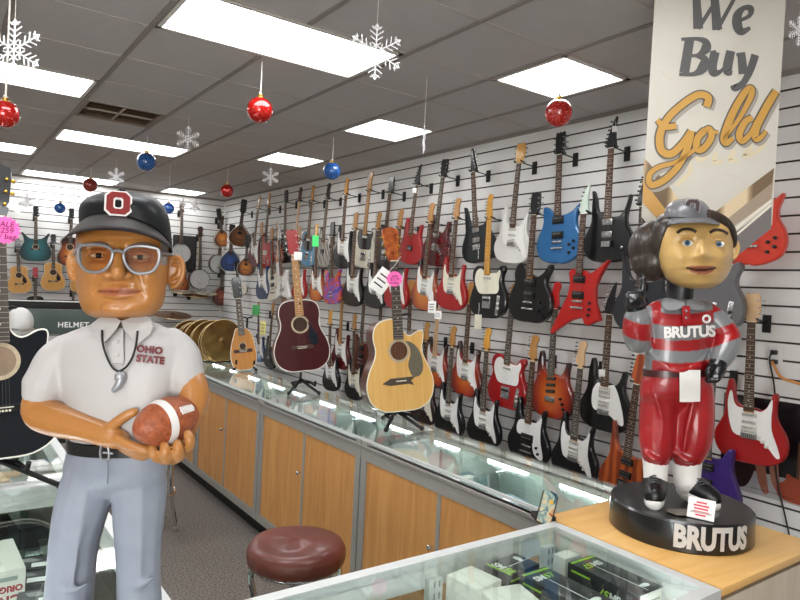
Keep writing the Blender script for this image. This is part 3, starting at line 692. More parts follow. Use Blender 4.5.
def mesh_bridge(kind, m):
    mb = MB()
    if kind == 'trem':
        mb.box((0, -.004, 0), (.082, .008, .034), bev=.002)
        for k in range(6): mb.box((-.027+.0108*k, -.010, -.002), (.0085, .007, .024), 1)
    elif kind == 'teleb':
        mb.box((0, -.003, .01), (.082, .006, .085), bev=.002); mb.box((0, -.006, .028), (.066, .008, .016), 2)
        for k in range(3): mb.box((-.024+.024*k, -.008, -.018), (.018, .008, .014), 1)
    elif kind == 'tom':
        mb.box((0, -.008, .02), (.082, .010, .013), bev=.003); mb.box((0, -.008, -.022), (.10, .012, .014), bev=.004)
    elif kind == 'floyd':
        mb.box((0, -.006, 0), (.084, .012, .042), bev=.002)
        for k in range(6): mb.box((-.027+.0108*k, -.013, -.004), (.0085, .008, .034), 1)
        mb.tube([(.035, -.012, -.005), (.05, -.035, -.02), (.055, -.045, -.10)], .0028, 6)
    elif kind == 'acou':
        mb.prism([(-.078, -.014), (.078, -.014), (.078, .014), (-.078, .014)], -.007, 0, bev=.003); mb.box((0, -.0085, .005), (.075, .004, .003), 1)
        for k in range(6): mb.box((-.026+.0104*k, -.0085, -.006), (.006, .005, .006), 1)
    elif kind == 'moustache':
        mb.prism([(-.11, -.012), (-.06, -.024), (.045, -.022), (.075, -.03), (.06, -.005), (.088, .016), (-.06, .014)], -.007, 0, bev=.003)
        for k in range(6): mb.box((-.026+.0104*k, -.0085, -.003), (.007, .005, .006), 1)
    return mb.mesh('bridge', [m, M_hw if kind not in ('acou', 'moustache') else M_pgc, M_pub])
SCALE_L = .648
STY = {  # bodykey, heel z, bridge z, total, pickups [(kind, x, z, rotation)], bridge kind, knobs
 'strat': dict(b='strat', heel=.262, br=.145, pu=[('single', 0, .245, 0), ('single', 0, .205, 0), ('single', 0, .166, .16)], bk='trem', kn=[(.045, .142), (.062, .122), (.079, .102)], pg='strat', th=.044, hd='fender'),
 'hss': dict(b='strat', heel=.262, br=.145, pu=[('single', 0, .245, 0), ('single', 0, .208, 0), ('hum', 0, .170, 0)], bk='trem', kn=[(.045, .142), (.062, .122), (.079, .102)], pg='strat', th=.044, hd='fender'),
 'tele': dict(b='tele', heel=.298, br=.10, pu=[('single', 0, .272, 0)], bk='teleb', kn=[(.10, .10), (.10, .07)], pg='tele', th=.044, hd='tele', plate=True),
 'super': dict(b='super', heel=.262, br=.115, pu=[('hum', 0, .24, 0), ('hum', 0, .165, 0)], bk='floyd', kn=[(.10, .085)], th=.044, hd='pointy'),
 'single': dict(b='single', heel=.285, br=.11, pu=[('humr', 0, .25, 0), ('humr', 0, .17, 0)], bk='tom', kn=[(.085, .13), (.115, .10), (.08, .08), (.11, .05)], th=.05, hd='three'),
 'twin': dict(b='twin', heel=.295, br=.115, pu=[('humr', 0, .268, 0), ('humr', 0, .172, 0)], bk='tom', kn=[(.085, .11), (.115, .13), (.115, .085), (.085, .06)], th=.042, hd='three'),
 'three': dict(b='strat', heel=.268, br=.125, pu=[('single', 0, .250, .12), ('single', 0, .21, .12), ('single', 0, .17, .12)], bk='trem', kn=[(.075, .135), (.088, .105), (.098, .075)], th=.044, hd='fender'),
 'sg': dict(b='sg', heel=.26, br=.10, pu=[('humr', 0, .22, 0), ('humr', 0, .145, 0)], bk='tom', kn=[(.07, .10), (.10, .08)], th=.04, hd='three'),
 'mm': dict(b='strat', heel=.265, br=.115, pu=[('hum', 0, .24, 0), ('single', 0, .205, 0), ('hum', 0, .16, 0)], bk='trem', kn=[], pg='mm', th=.044, hd='fender'),
 'soap': dict(b='strat', heel=.265, br=.10, pu=[('soap', .0, .165, 0)], bk='tom', kn=[(.075, .12), (.09, .085)], pg='half', th=.044, hd='fender'),
 'kelly': dict(b='kelly', heel=.372, br=.18, pu=[('humr', 0, .335, 0), ('humr', 0, .235, 0)], bk='tom', kn=[(.085, .19), (.085, .15), (.08, .115)], th=.04, hd='pointr'),
 'star': dict(b='star', heel=.28, br=.12, pu=[('hum', 0, .24, 0), ('hum', 0, .17, 0)], bk='floyd', kn=[(.07, .1)], th=.04, hd='pointy'),
 'offset': dict(b='offset', heel=.285, br=.11, pu=[('hum', 0, .24, 0), ('hum', 0, .16, 0)], bk='trem', kn=[(.08, .1)], th=.044, hd='three'),
 'bass': dict(b='offset', heel=.30, br=.08, pu=[('soap', 0, .18, 0)], bk='tom', kn=[(.09, .09), (.1, .06)], th=.044, hd='fender', sl=.72),
 'short': dict(b='mini', heel=.262, br=.10, pu=[('single', 0, .2, 0)], bk='tom', kn=[], th=.04, hd='fender', sl=.42),
}
def electric(label, sty, T_, B_, body, guard=None, fb='rose', head=None, hcol=None, hd=None, pum=None, hw=None, frow=3.64, group='electric guitars hung on the slat wall', pickups=None, knobs=True, name='electric_guitar', extra=None, detail=True):
    S = STY[sty]; sl = S.get('sl', SCALE_L); zb = S['br']*BS; zn = zb + sl; hd = hd or S['hd']
    hl = max(p[1] for p in HEADS[hd]); L = zn + hl
    fbm = {'rose': FB_rose, 'grey': FB_grey, 'mid': FB_mid, 'maple': NK_maple, 'amber': NK_amber, 'pale': NK_pale}[fb]
    nk = hcol or NK_maple
    pum = pum or M_puw; hw = hw or M_hw
    root = empty(name); place_on_wall(root, T_, B_, L, frow); tag(root, label, 'guitar', group)
    bk = S['b']; bm_ = G[body]
    link('body', cached(('body', bk, body), lambda: MB().prism(body_outline(bk), 0, S['th'], bev=.007).mesh('body', [bm_], .5)), root)
    if guard and S.get('pg'):
        gm = {'w': M_pgw, 'c': M_pgc, 'b': M_pgb}[guard]
        link('pickguard', cached(('pg', S['pg'], guard, bk), lambda: MB().prism([(x*BX*slim(bk, z), z*BS) for x, z in smooth_closed(GUARD[S['pg']], 3)], -.003, .001).mesh('pickguard', [gm])), root)
    link('neck', cached(('neck', sty, nk.name), lambda: neckmesh(S['heel']*BS-.01, zn+.004, .056, .042, nk)), root)
    def fbmesh():
        mb = MB(); zt = S['heel']*BS; taper(zt, zn, .057, .043, -.018, -.011, mb, 0)
        k = 1
        while True:
            z = zn - sl*(1-2**(-k/12))
            if z < zt+.004 or k > 24: break
            w = .043 + (.057-.043)*(zn-z)/(zn-zt); mb.box((0, -.0185, z), (w, .002, .0022), 1)
            zm = z + sl*(2**(-(k-1)/12)-2**(-k/12))/2
            if k in (3, 5, 7, 9, 15, 17, 19, 21): mb.box((0, -.0181, zm), (.006, .001, .006), 2)
            if k in (12, 24): mb.box((-.012, -.0181, zm), (.006, .001, .006), 2).box((.012, -.0181, zm), (.006, .001, .006), 2)
            k += 1
        mb.box((0, -.0185, zn+.002), (.043, .006, .004), 2)
        return mb.mesh('fretboard', [fbm, M_fret, M_pgc if fb not in ('maple', 'amber', 'pale') else M_pub])
    link('fretboard', cached(('fb', sty, fb), fbmesh), root)
    hm = head or nk
    hdo = link('headstock', cached(('hd', hd, hm.name), lambda: MB().prism(HEADS[hd], -.010, .006, bev=.002).mesh('headstock', [hm])), root, None, T(0, 0, zn))
    if detail:
        for (x, z, s) in TUN[hd][: (4 if sty == 'bass' else 6)]:
            x, z = x*1.12, z*1.06
            link('tuning_peg', cached(('peg', hw.name), lambda: MB().box((.010, .002, 0), (.014, .010, .011), bev=.003).tube([(-.006, .002, 0), (.006, .002, 0)], .003, 6).lathe([(.005, 0), (.005, .010), (.003, .011)], 8, 0, T(-.014, -.008, 0) @ RX(PI/2)).mesh('tuning_peg', [hw])), hdo, None, T(x, 0, z) @ (RZ(PI) if s < 0 else I4))
    for (k, x, z, r) in (S['pu'] if pickups is None else pickups):
        link('pickup', cached(('pu', k, pum.name), lambda: mesh_pickup(k, pum)), root, None, T(x*BX, -.003, z*BS) @ RY(-r) @ Matrix.Scale(1.18, 4))
    link('bridge', cached(('br', S['bk'], hw.name), lambda: mesh_bridge(S['bk'], hw)), root, None, T(0, -.002, zb-.005) @ Matrix.Scale(1.1, 4))
    if S.get('plate'):
        link('control_plate', cached(('cp', hw.name), lambda: MB().box((0, -.002, 0), (.032, .004, .155), bev=.0015).mesh('control_plate', [hw])), root, None, T(.120, 0, .102) @ RY(.12))
    if knobs and detail:
        for (x, z) in S['kn']:
            link('knob', cached(('knob', pum.name), lambda: MB().lathe([(.011, 0), (.010, .012), (.004, .014)], 12, 0, RX(PI/2)).mesh('knob', [pum])), root, None, T(x*BX, -.002, z*BS))
    link('strings', cached(('str', sty), lambda: strings(zb, zn, S['heel']*BS)), root)
    return root
M_str = mat('string_steel', '#8a857c', .3, .7)
def neckmesh(z0, z1, w0, w1, m, depth=.017, y0=-.012):
    mb = MB(); rings = []
    for k in range(5):
        z = z0+(z1-z0)*k/4; w = (w0+(w1-w0)*k/4)/2
        rings.append([(w*math.cos(PI*i/10), y0+(depth+.012*(1-min(1, k/1.)))*math.sin(PI*i/10), z) for i in range(11)])
    return mb.loft(rings).mesh('neck', [m])
def strings(zb, zn, heel, w0=.052, w1=.036, n=6, y0=-.016, y1=-.0215):
    mb = MB()
    for k in range(n):
        x0 = -w0/2 + w0*k/(n-1); x1 = -w1/2 + w1*k/(n-1)
        mb.add([(x0-.0003, y0, zb), (x0+.0003, y0, zb), (x1+.0003, y1, zn), (x1-.0003, y1, zn)], [(0, 1, 2, 3)])
    return mb.mesh('strings', [M_str], recalc=False)
def place(root, Bt, Tp, face, L):
    """stand a thing on its base point, its own z axis towards Tp and its front towards face"""
    d = (Tp - Bt); z = d.normalized(); f = Vector(face); y = -(f - z*f.dot(z)).normalized(); x = y.cross(z)
    root.matrix_world = frame(Bt, x, y, z) @ Matrix.Scale(d.length/L, 4)
HANG = []
def place_on_wall(root, T_, B_, L, X):
    place(root, on_x(*B_, X), on_x(*T_, X), (-1, 0, 0), L)
def hanger(root, zn, label, wall='x'):
    """slat-wall hook under the headstock of root"""
    p = root.matrix_world @ Vector((0, 0, zn+.012))
    if wall == 'x': M = T(XR, p.y, p.z) @ RZ(-PI/2); dist = XR - p.x
    else: M = T(p.x, YB, p.z); dist = YB - p.y
    t = empty('guitar_hanger', M, label, 'wall hook', 'black hooks on the slat wall')
    MB().box((0, -.006, -.02), (.045, .012, .10), bev=.003).obj('plate', M_blackm, t)
    mb = MB().tube([(0, -.01, -.01), (0, -dist+.02, 0)], .005, 8); mb.obj('arm', M_black, t)
    mb = MB()
    for s in (-1, 1): mb.tube([(0, -dist+.03, 0), (s*.030, -dist+.02, 0), (s*.036, -dist-.02, .004), (s*.034, -dist-.03, .010)], .006, 8)
    mb.obj('yoke', M_black, t)

def acoustic(label, bk, M_top, M_side, fbm, headm, hw=None, hd='acoustic', guard=None, guardm=None, bridge='acou', bridgem=None, bind=M_pgc, th=.11, sl=.648, hole=(.325, .05), body_sc=1., detail=True, binding=True, name='acoustic_guitar', cat='guitar', group='acoustic guitars', heel=None, rosette=True, neckm=None, fill=None):
    """builds at the origin, returns (root, length)"""
    hw = hw or M_hw; ol = [(x*body_sc, z*body_sc) for x, z in body_outline(bk)]; top = max(p[1] for p in ol)
    root = empty(name); tag(root, label, cat, group)
    zb = .165*body_sc; zn = zb + sl; heel = heel if heel is not None else hole[0] + hole[1] + .012
    link('body', MB().prism(ol, 0, th, bev=.006).mesh('body', [M_side], .5), root)
    q = [(x*.975, (z-.2)*.98+.2) for x, z in ol]
    link('top', MB().prism(q, -.0025, .002).mesh('top', [M_top], .5), root)
    if binding:
        mb = MB(); n = len(ol)
        mb.tube([(x*.99, -.0005, (z-.2)*.992+.2) for x, z in ol], .0034, 6, closed=True); mb.obj('binding', bind, root)
    if hole[1] > 0:
        def ring(r0, r1, y, z, seg=32):
            m = MB(); m.loft([[(r*math.cos(2*PI*k/seg), y, z+r*math.sin(2*PI*k/seg)) for k in range(seg)] for r in (r0, r1)], cap=False); return m
        if rosette: ring(hole[1]*.98, hole[1]*1.27, -.0031, hole[0]).obj('rosette', mat('rosette', '#b6a58a', .5, var=.3, scale=90), root, recalc=False)
        MB().prism([(hole[1]*math.cos(2*PI*k/32), hole[0]+hole[1]*math.sin(2*PI*k/32)) for k in range(32)], -.0032, .0005).obj('soundhole', fill or mat('soundhole_inside', '#3a2618', .9, var=.3, scale=20), root)
    if guard: MB().prism(smooth_closed(guard, 4), -.0045, .0005).obj('pickguard', guardm or M_pgb, root)
    nk = neckm or woodmat('neck_mahogany', '#3e2214', '#5a3320', 3, (20, 20, 1), .4, .3)
    link('neck', neckmesh(top-.01, zn+.004, .056, .044, nk, .02, -.006), root)
    mb = MB(); taper(heel, zn, .058, .044, -.013, -.004, mb, 0); k = 1
    while k < 22:
        z = zn - sl*(1-2**(-k/12))
        if z < heel+.004: break
        w = .044 + .014*(zn-z)/(zn-heel); mb.box((0, -.0135, z), (w, .002, .0024), 1)
        if k in (3, 5, 7, 9, 12, 15): mb.box((0, -.0131, z+.012), (.007, .001, .007), 2)
        k += 1
    mb.box((0, -.014, zn+.002), (.044, .006, .005), 2)
    mb.obj('fretboard', [fbm, M_fret, M_pgc], root)
    h = link('headstock', MB().prism(HEADS[hd], -.008, .008, bev=.002).mesh('headstock', [headm]), root, None, T(0, 0, zn) @ RX(-.12))
    if detail:
        for (x, z, s) in TUN[hd]:
            link('tuning_peg', cached(('peg', hw.name), lambda: MB().box((.010, .002, 0), (.014, .010, .011), bev=.003).tube([(-.006, .002, 0), (.006, .002, 0)], .003, 6).lathe([(.005, 0), (.005, .010), (.003, .011)], 8, 0, T(-.014, -.008, 0) @ RX(PI/2)).mesh('tuning_peg', [hw])), h, None, T(x, 0, z) @ (RZ(PI) if s < 0 else I4))
    link('bridge', mesh_bridge(bridge, bridgem or FB_rose), root, None, T(0, -.002, zb))
    link('strings', strings(zb, zn, heel, y0=-.010, y1=-.017), root)
    return root, zn + max(p[1] for p in HEADS[hd])
DREADGUARD = [(.052, .345), (.075, .31), (.115, .24), (.118, .19), (.085, .175), (.055, .20), (.05, .245), (.062, .285), (.058, .32)]

# -------------------------------------------------- electric guitars on the long slat wall
R1, R2, R3, R4 = 3.64, 3.585, 3.64, 3.585
bk_ = G['black']
EL = [
 # top row, from the far corner towards the shop front
 ('dark red guitar with grey pickguard hung nearest the corner mandolins', 'strat', (260, 196), (252.5, 266), 'dred', dict(guard='w', fb='grey', frow=R1)),
 ('bright red bass guitar in the top row near the corner', 'bass', (270, 193), (264.5, 268), 'bred', dict(fb='grey', frow=R1, head=NK_maple)),
 ('small orange sunburst guitar overlapping the bright red bass', 'three', (277, 222), (279, 264), 'sun3', dict(fb='pale', frow=R1-.05, hcol=NK_pale)),
 ('dark grey guitar with black and white headstock in the top row', 'sg', (286.5, 190), (285, 263), 'char', dict(fb='grey', frow=R1+.02, hd='three', head=bk_)),
 ('white guitar with maple neck and maroon headstock behind the dark red acoustic headstock', 'strat', (301.5, 187), (294, 262), 'white', dict(fb='pale', frow=R1+.02, head=G['maroon'])),
 ('light blue guitar with black pickguard in the top row', 'tele', (314, 185), (306, 266), 'lblue', dict(guard='b', fb='mid', frow=R1)),
 ('zebra striped guitar with dotted black neck below the blue ball ornament', 'strat', (330, 183), (321, 267), 'zebra', dict(fb='grey', frow=R1, head=bk_, pickups=[('hum', 0, .17, 0)], pum=M_pub, knobs=False)),
 ('black guitar with white pickguard and rosewood neck under a maple headstock', 'hss', (348, 178), (341, 268), 'black', dict(guard='w', fb='mid', frow=R1)),
 ('cream guitar with black pickguard and maple neck', 'tele', (372, 172), (362, 268), 'cream', dict(guard='b', fb='maple', frow=R1, hd='fender')),
 ('black guitar behind the headstock of the natural acoustic', 'offset', (392.5, 177), (383, 270), 'black', dict(fb='mid', frow=R1, head=bk_)),
 ('bright red guitar with one black pickup and a black pointed headstock', 'hss', (420, 164), (408, 264), 'red', dict(fb='mid', frow=R1, head=bk_, hcol=NK_maple, hd='pointr', pickups=[('hum', 0, .15, 0)], pum=M_pub, hw=M_hwblack, knobs=False)),
 ('dark red tortoise patterned guitar with long grey neck', 'hss', (446, 159), (433, 266), 'tort', dict(fb='grey', frow=R1, head=bk_, hd='three', pickups=[('hum', 0, .25, 0), ('hum', 0, .16, 0)], pum=M_puc)),
 ('black double horned guitar with pointed black headstock in the top row', 'super', (473, 148), (478, 262), 'tealblack', dict(fb='mid', frow=R1, head=bk_, pum=M_puc, hw=M_hw)),
 ('pearl white guitar with amber headstock in the top row', 'strat', (522, 143), (509.5, 263.5), 'white', dict(guard='w', fb='mid', frow=R1, head=NK_amber, hd='three', hcol=FB_mid, hw=M_hw)),
 ('metallic blue twin pickup guitar below the big red ornament', 'twin', (561.5, 132), (557, 262.5), 'blue', dict(fb='mid', frow=R1, head=bk_, hcol=FB_rose, pum=M_pub)),
 ('glossy black sharp horned guitar with white hang tag beside the banner', 'super', (614, 117), (606, 262), 'black', dict(fb='mid', frow=R1, head=bk_, hd='pointr', pum=M_puc, hw=M_hwblack)),
 ('orange-red guitar half hidden behind the banner', 'twin', (757, 103), (748, 264), 'orange', dict(fb='mid', frow=R1, head=NK_maple, pum=M_pub)),
 # second row
 ('dark blue guitar with white pickguard below the dark red corner guitar', 'strat', (262, 222), (262, 299), 'dblue', dict(guard='w', fb='grey', frow=R2)),
 ('ivory round bodied guitar beside the dark blue one', 'single', (272, 228), (273, 300), 'cream', dict(fb='grey', frow=R2+.012, pum=M_puc)),
 ('white angular star shaped guitar in the second row', 'star', (279, 224), (283, 300), 'white', dict(fb='mid', frow=R2-.05, head=G['white'])),
 ('red guitar with white pickguard behind the neck of the dark red acoustic', 'strat', (300, 226), (298, 300), 'red', dict(guard='w', fb='mid', frow=R2)),
 ('brown sunburst guitar with white pickguard left of the colourful nebula guitar', 'strat', (317, 224), (316, 301), 'sun3', dict(guard='w', fb='mid', frow=R2, head=NK_amber)),
 ('guitar painted with a red, purple and blue nebula', 'sg', (333, 222), (331, 304), 'nebula', dict(fb='rose', frow=R2, pum=M_pub, head=bk_, pickups=[], knobs=False)),
 ('black guitar with white pickguard next to the nebula guitar', 'strat', (357, 212), (351, 306), 'black', dict(guard='w', fb='mid', frow=R2)),
 ('black guitar with white pickguard behind the paper tag of the natural acoustic', 'strat', (380, 212), (373, 308), 'black', dict(guard='w', fb='mid', frow=R2)),
 ('red and white guitar behind the pink price tag', 'strat', (402, 209), (394, 309), 'red', dict(guard='w', fb='mid', frow=R2)),
 ('orange sunburst guitar with white pickguard and hanging paper tags', 'hss', (433, 203), (422, 310), 'sun3', dict(guard='w', fb='mid', frow=R2)),
 ('red guitar with cream pickguard in the second row', 'hss', (459, 198), (449, 310), 'red', dict(guard='c', fb='mid', frow=R2)),
 ('black slab bodied guitar with cream pickguard and all maple neck', 'tele', (491.5, 194), (486, 318), 'black', dict(guard='c', fb='amber', frow=R2, head=NK_amber)),
 ('glossy black single cutaway guitar with bow tie pickups', 'single', (537, 192), (527, 322), 'black', dict(fb='mid', frow=R2, head=bk_, pum=M_pub)),
 ('red angular guitar with two long pointed wings', 'kelly', (587, 184), (575.5, 332), 'bred', dict(fb='mid', frow=R2, head=G['mint'], hcol=FB_mid, hd='pointr', pum=M_pub)),
 ('matte charcoal guitar behind the raised fist of the striped figurine', 'super', (645, 172), (640, 332), 'char', dict(fb='rose', frow=R2, head=bk_, hd='pointr', pum=M_pub, hw=M_hwblack)),
 ('clear grey guitar behind the shoulder of the striped figurine', 'tele', (720, 168), (708, 330), 'grey', dict(fb='rose', frow=R2, pum=M_pub)),
 # third row
 ('blue and white fade guitar with yellow tag beside the oval guitar', 'strat', (259, 302), (259, 362), 'bluefade', dict(guard='w', fb='mid', frow=R3)),
 ('black guitar hanging behind the blue fade guitar', 'strat', (274, 302), (268, 368), 'black', dict(fb='rose', frow=R3, pum=M_pub)),
 ('red guitar peeking out beside the dark red acoustic', 'single', (284, 298), (280, 368), 'sunred', dict(fb='rose', frow=R3, pum=M_pub)),
 ('dark red guitar with white pickguard and maple neck between the two counter acoustics', 'strat', (344, 284), (339, 369), 'dred', dict(guard='w', fb='maple', frow=R3)),
 ('brown mahogany guitar with twin black pickups beside the natural acoustic', 'sg', (366, 286), (360, 371), 'mahog', dict(fb='grey', frow=R3, pum=M_pub, head=bk_)),
 ('black guitar hidden behind the natural acoustic except its dark neck', 'strat', (383, 282), (378, 374), 'black', dict(guard='w', fb='rose', frow=R3)),
 ('dark guitar whose rosewood neck shows above the natural acoustic cutaway', 'single', (412, 280), (408, 380), 'dred', dict(fb='mid', frow=R3)),
 ('brown sunburst guitar with pale maple neck and white pickguard right of the natural acoustic', 'strat', (441, 284), (433, 386), 'sun', dict(guard='w', fb='pale', frow=R3, hcol=NK_pale)),
 ('cherry sunburst guitar with white pickguard in the third row', 'strat', (472, 282), (463.5, 396), 'sun', dict(guard='w', fb='mid', frow=R3)),
 ('red slab bodied guitar with white pickguard', 'tele', (515, 284), (504, 408), 'red', dict(guard='w', fb='grey', frow=R3)),
 ('cherry sunburst guitar with three slanted black pickups', 'three', (558, 282), (549, 418), 'sun', dict(fb='grey', frow=R3, head=G['bred'], hcol=NK_maple, pum=M_pub)),
 ('black guitar with teardrop white pickguard and oval badge', 'mm', (613, 282), (602, 431), 'black', dict(guard='w', fb='mid', frow=R3, head=bk_, hcol=NK_maple, hd='pointr')),
 ('red guitar with white pickguard hanging alone under the power outlet', 'hss', (753.5, 293), (748, 463.5), 'red', dict(guard='w', fb='mid', frow=R3, head=NK_pale, hd='three', hcol=NK_pale)),
 # bottom row
 ('white faced black guitar hanging below the dark red acoustic', 'strat', (331, 310), (330, 391), 'black', dict(guard='w', fb='mid', frow=R4, head=NK_amber)),
 ('black guitar with cream pickguard below the brown mahogany guitar', 'strat', (355.5, 314), (353, 400), 'black', dict(guard='c', fb='mid', frow=R4)),
 ('dark guitar with cream pickguard partly under the natural acoustic', 'strat', (428, 322), (421, 424), 'dkbrown', dict(guard='c', fb='rose', frow=R4)),
 ('black guitar with white pickguard under the brown sunburst guitar', 'strat', (454.5, 326), (446.5, 436), 'black', dict(guard='w', fb='grey', frow=R4)),
 ('black guitar with white pickguard and amber headstock below the cherry sunburst one', 'strat', (489, 328), (481.5, 446), 'black', dict(guard='w', fb='grey', frow=R4, head=NK_amber)),
 ('black guitar with white pickguard and a single wide black pickup', 'soap', (536, 335), (525.5, 463), 'black', dict(guard='w', fb='mid', frow=R4, pum=M_pub)),
 ('black guitar with big white pickguard left of the flamed orange guitar', 'hss', (584, 341), (571, 481), 'black', dict(guard='w', fb='grey', frow=R4, hcol=NK_pale)),
 ('flamed orange guitar with black pickups beside the red trousers of the figurine', 'super', (642, 354), (622, 503), 'flame', dict(fb='mid', frow=R4, head=G['flame'], hd='fender', pum=M_pub, hw=M_hwblack)),
 ('purple guitar low behind the striped figurine', 'offset', (716, 350), (703, 514), 'purple', dict(fb='grey', frow=R4, pum=M_pub, head=G['purple'])),
]
for lab, sty, tp, bp, body, kw in EL:
    g = electric(lab, sty, tp, bp, body, **kw)
    S = STY[sty]; hanger(g, S['br']*BS + S.get('sl', SCALE_L), 'black wall hook holding the ' + ' '.join(lab.split()[:11]))
# ================================================================== ACOUSTICS, BANJOS, MANDOLINS
def face_cam(p, side=0.):
    """a direction from the point towards the aisle where the camera stands"""
    d = Vector((CAM.x - p.x, CAM.y - p.y, 0)).normalized()
    return Vector((d.x*math.cos(side)-d.y*math.sin(side), d.x*math.sin(side)+d.y*math.cos(side), 0))
def guitar_stand(p, facing, label, h=.62, spread=.17, top=None, legs=True):
    """black tubular tripod stand at p on the counter"""
    f = Vector(facing); x = (-f).cross(Vector((0, 0, 1))).normalized()
    t = empty('guitar_stand', frame(p, x, -f, (0, 0, 1)), label, 'guitar stand', 'black guitar stands on the counters')
    MB().tube([(0, .10, .06), (0, .13, h)], .009, 8).obj('pole', M_black, t)
    for a in (-2.25, -.9, PI/2):
        MB().tube([(0, .10, .09), (math.cos(a)*spread, .10+math.sin(a)*spread, .012)], .010, 8).ball((math.cos(a)*spread, .10+math.sin(a)*spread, .013), .014, nu=10, nv=8).obj('leg', M_black, t)
    for s in (-1, 1):
        MB().tube([(0, .10, .08), (s*.07, .07, .07), (s*.075, -.03, .066), (s*.075, -.045, .095)], .009, 8).obj('support_arm', M_blackm, t)
    mb = MB()
    for s in (-1, 1): mb.tube([(0, .13, h), (s*.035, .11, h+.01), (s*.04, .05, h+.015)], .007, 8)
    mb.obj('neck_yoke', M_blackm, t)
    return t
def stood(bpx, tpx, z, lean=.05, side=0., **kw):
    """placed by its foot and headstock, leaning slightly back, facing the aisle"""
    root, L = acoustic(**kw)
    B_ = at(*bpx, z); T_ = at(*tpx, z + lean)
    place(root, B_, T_, face_cam(B_, side), L)
    return root, B_
# natural cutaway acoustic on the counter
M_maho = woodmat('acoustic_side', '#3a1510', '#5a2417', 3, (1, 1, 12), .3, .6)
r1, p1 = stood((402.5, 411), (391, 226), 3.55, .06, .42, label='natural blond cutaway acoustic guitar with pink price tag standing on the counter', bk='cutaway', M_top=G['spruce'], M_side=M_maho, fbm=FB_grey,
    headm=noisemat('figured_brown', [(.35, '#7a2c12'), (.6, '#b05a22'), (.75, '#c98a4a')], 30, .25, .7), hw=M_hwgold, hd='flare', guard=[(.045, .375), (.085, .36), (.12, .32), (.138, .25), (.13, .20), (.10, .178), (.07, .185), (.055, .215), (.05, .25), (.066, .30), (.064, .34)],
    guardm=mat('pickguard_grey', '#6a6354', .3, var=.25, scale=40, coat=.4), bridge='moustache', bridgem=mat('bridge_dark', '#4a4038', .5), bind=M_pgc, rosette=True, group='acoustic guitars on the counter', fill=mat('soundhole_brown', '#5a3620', .9, var=.4, scale=30))
def on_counter(p, z=CT): q = Vector(p); q.z = z; return q
guitar_stand(on_counter(p1), face_cam(p1, .42), 'black stand under the natural blond acoustic guitar')
# dark red dreadnought
r2, p2 = stood((304, 371), (292, 229), 4.55, .08, .22, label='glossy dark red dreadnought acoustic guitar standing on the counter', bk='dread', M_top=G['maroon'], M_side=G['maroon'], fbm=NK_maple,
    headm=gloss('head_red', '#9c2324'), hd='acoustic', hw=M_hw, guard=DREADGUARD, guardm=mat('pickguard_blueblack', '#161c26', .25, coat=.6), bridgem=mat('bridge_brown', '#4a2a20', .5), bind=mat('binding_white', '#e9e4da', .4), group='acoustic guitars on the counter', neckm=NK_maple)
guitar_stand(on_counter(p2), face_cam(p2, .22), 'black stand under the dark red acoustic guitar')
# little oval backed guitar
r3, p3 = stood((245, 370), (236, 277), 5.6, .05, .1, label='small golden oval bodied guitar with dark neck standing on the counter', bk='oval', M_top=G['oval'], M_side=G['mahog'], fbm=FB_rose, headm=bk_, hd='acoustic', hole=(.205, .026), sl=.45, heel=.30,
    bridgem=mat('bridge_redwhite', '#3a1612', .4), th=.09, group='acoustic guitars on the counter', neckm=FB_rose)
guitar_stand(on_counter(p3, CT), face_cam(p3), 'black stand under the small oval guitar', .45, .15)
# black cutaway acoustic in the left foreground
r4, p4 = stood((1, 459), (-4, 160), 2.25, .05, .25, label='glossy black cutaway acoustic guitar on a stand in front of the coach figurine', bk='cutaway', M_top=mat('finish_blackblue', '#10141b', .22, coat=.4), M_side=G['black'], fbm=FB_grey, headm=bk_, hw=M_hwgold, hd='flare',
    bridgem=mat('bridge_black', '#0c0c0c', .4), bind=mat('binding_white', '#e9e4da', .4), fill=mat('soundhole_tan', '#8a7460', .8, var=.3, scale=25), group='acoustic guitars on the counter', neckm=bk_)
guitar_stand(on_counter(p4, CT+.006), face_cam(p4, .25), 'black stand under the black acoustic guitar', .62, .26)

# price tags and paper labels
def starburst(n=18, r0=.85, r1=1.): return [((r1 if k % 2 else r0)*math.cos(PI*k/n), (r1 if k % 2 else r0)*math.sin(PI*k/n)) for k in range(2*n)]
M_pink = mat('tag_pink', '#f562ae', .6, emit=.12); M_ink = mat('tag_ink', '#6a1f58', .7); M_paper = mat('paper_white', '#eceae6', .6)
def scribble(mb, x0, x1, z, h, n, seed, y=-.0035, w=.0022, mi=0):
    rr = random.Random(seed); P = []
    for k in range(n): P.append((x0+(x1-x0)*k/(n-1), y, z + h*(rr.random()-.5)))
    mb.tube(smooth_open(P, 3), w, 5, mi)
def price_tag(u, v, dpx, z, label, lines):
    p = at(u, v, z); r = dpx/2*z/F; f = face_cam(p); x = (-f).cross(Vector((0, 0, 1))).normalized()
    t = empty('price_tag', frame(p, x, -f, (0, 0, 1)), label, 'price tag', 'pink starburst price tags')
    MB().prism([(a*r, b*r) for a, b in starburst()], -.001, .001).obj('card', M_pink, t)
    for k, ln in enumerate(lines):
        link('lettering', textmesh(ln, r*.52, M_ink, .0004, .002*r, .15, T(0, -.002, r*(.38-.42*k)) @ RX(PI/2)), t)
    return t
price_tag(394.5, 279, 16.5, 3.44, 'pink starburst price tag on the neck of the natural acoustic', ['sale', '$219', 'today'])
price_tag(4.5, 230, 29, 2.12, 'pink starburst price tag on the neck of the black acoustic', ['SALE', '$259', 'w/ bag'])
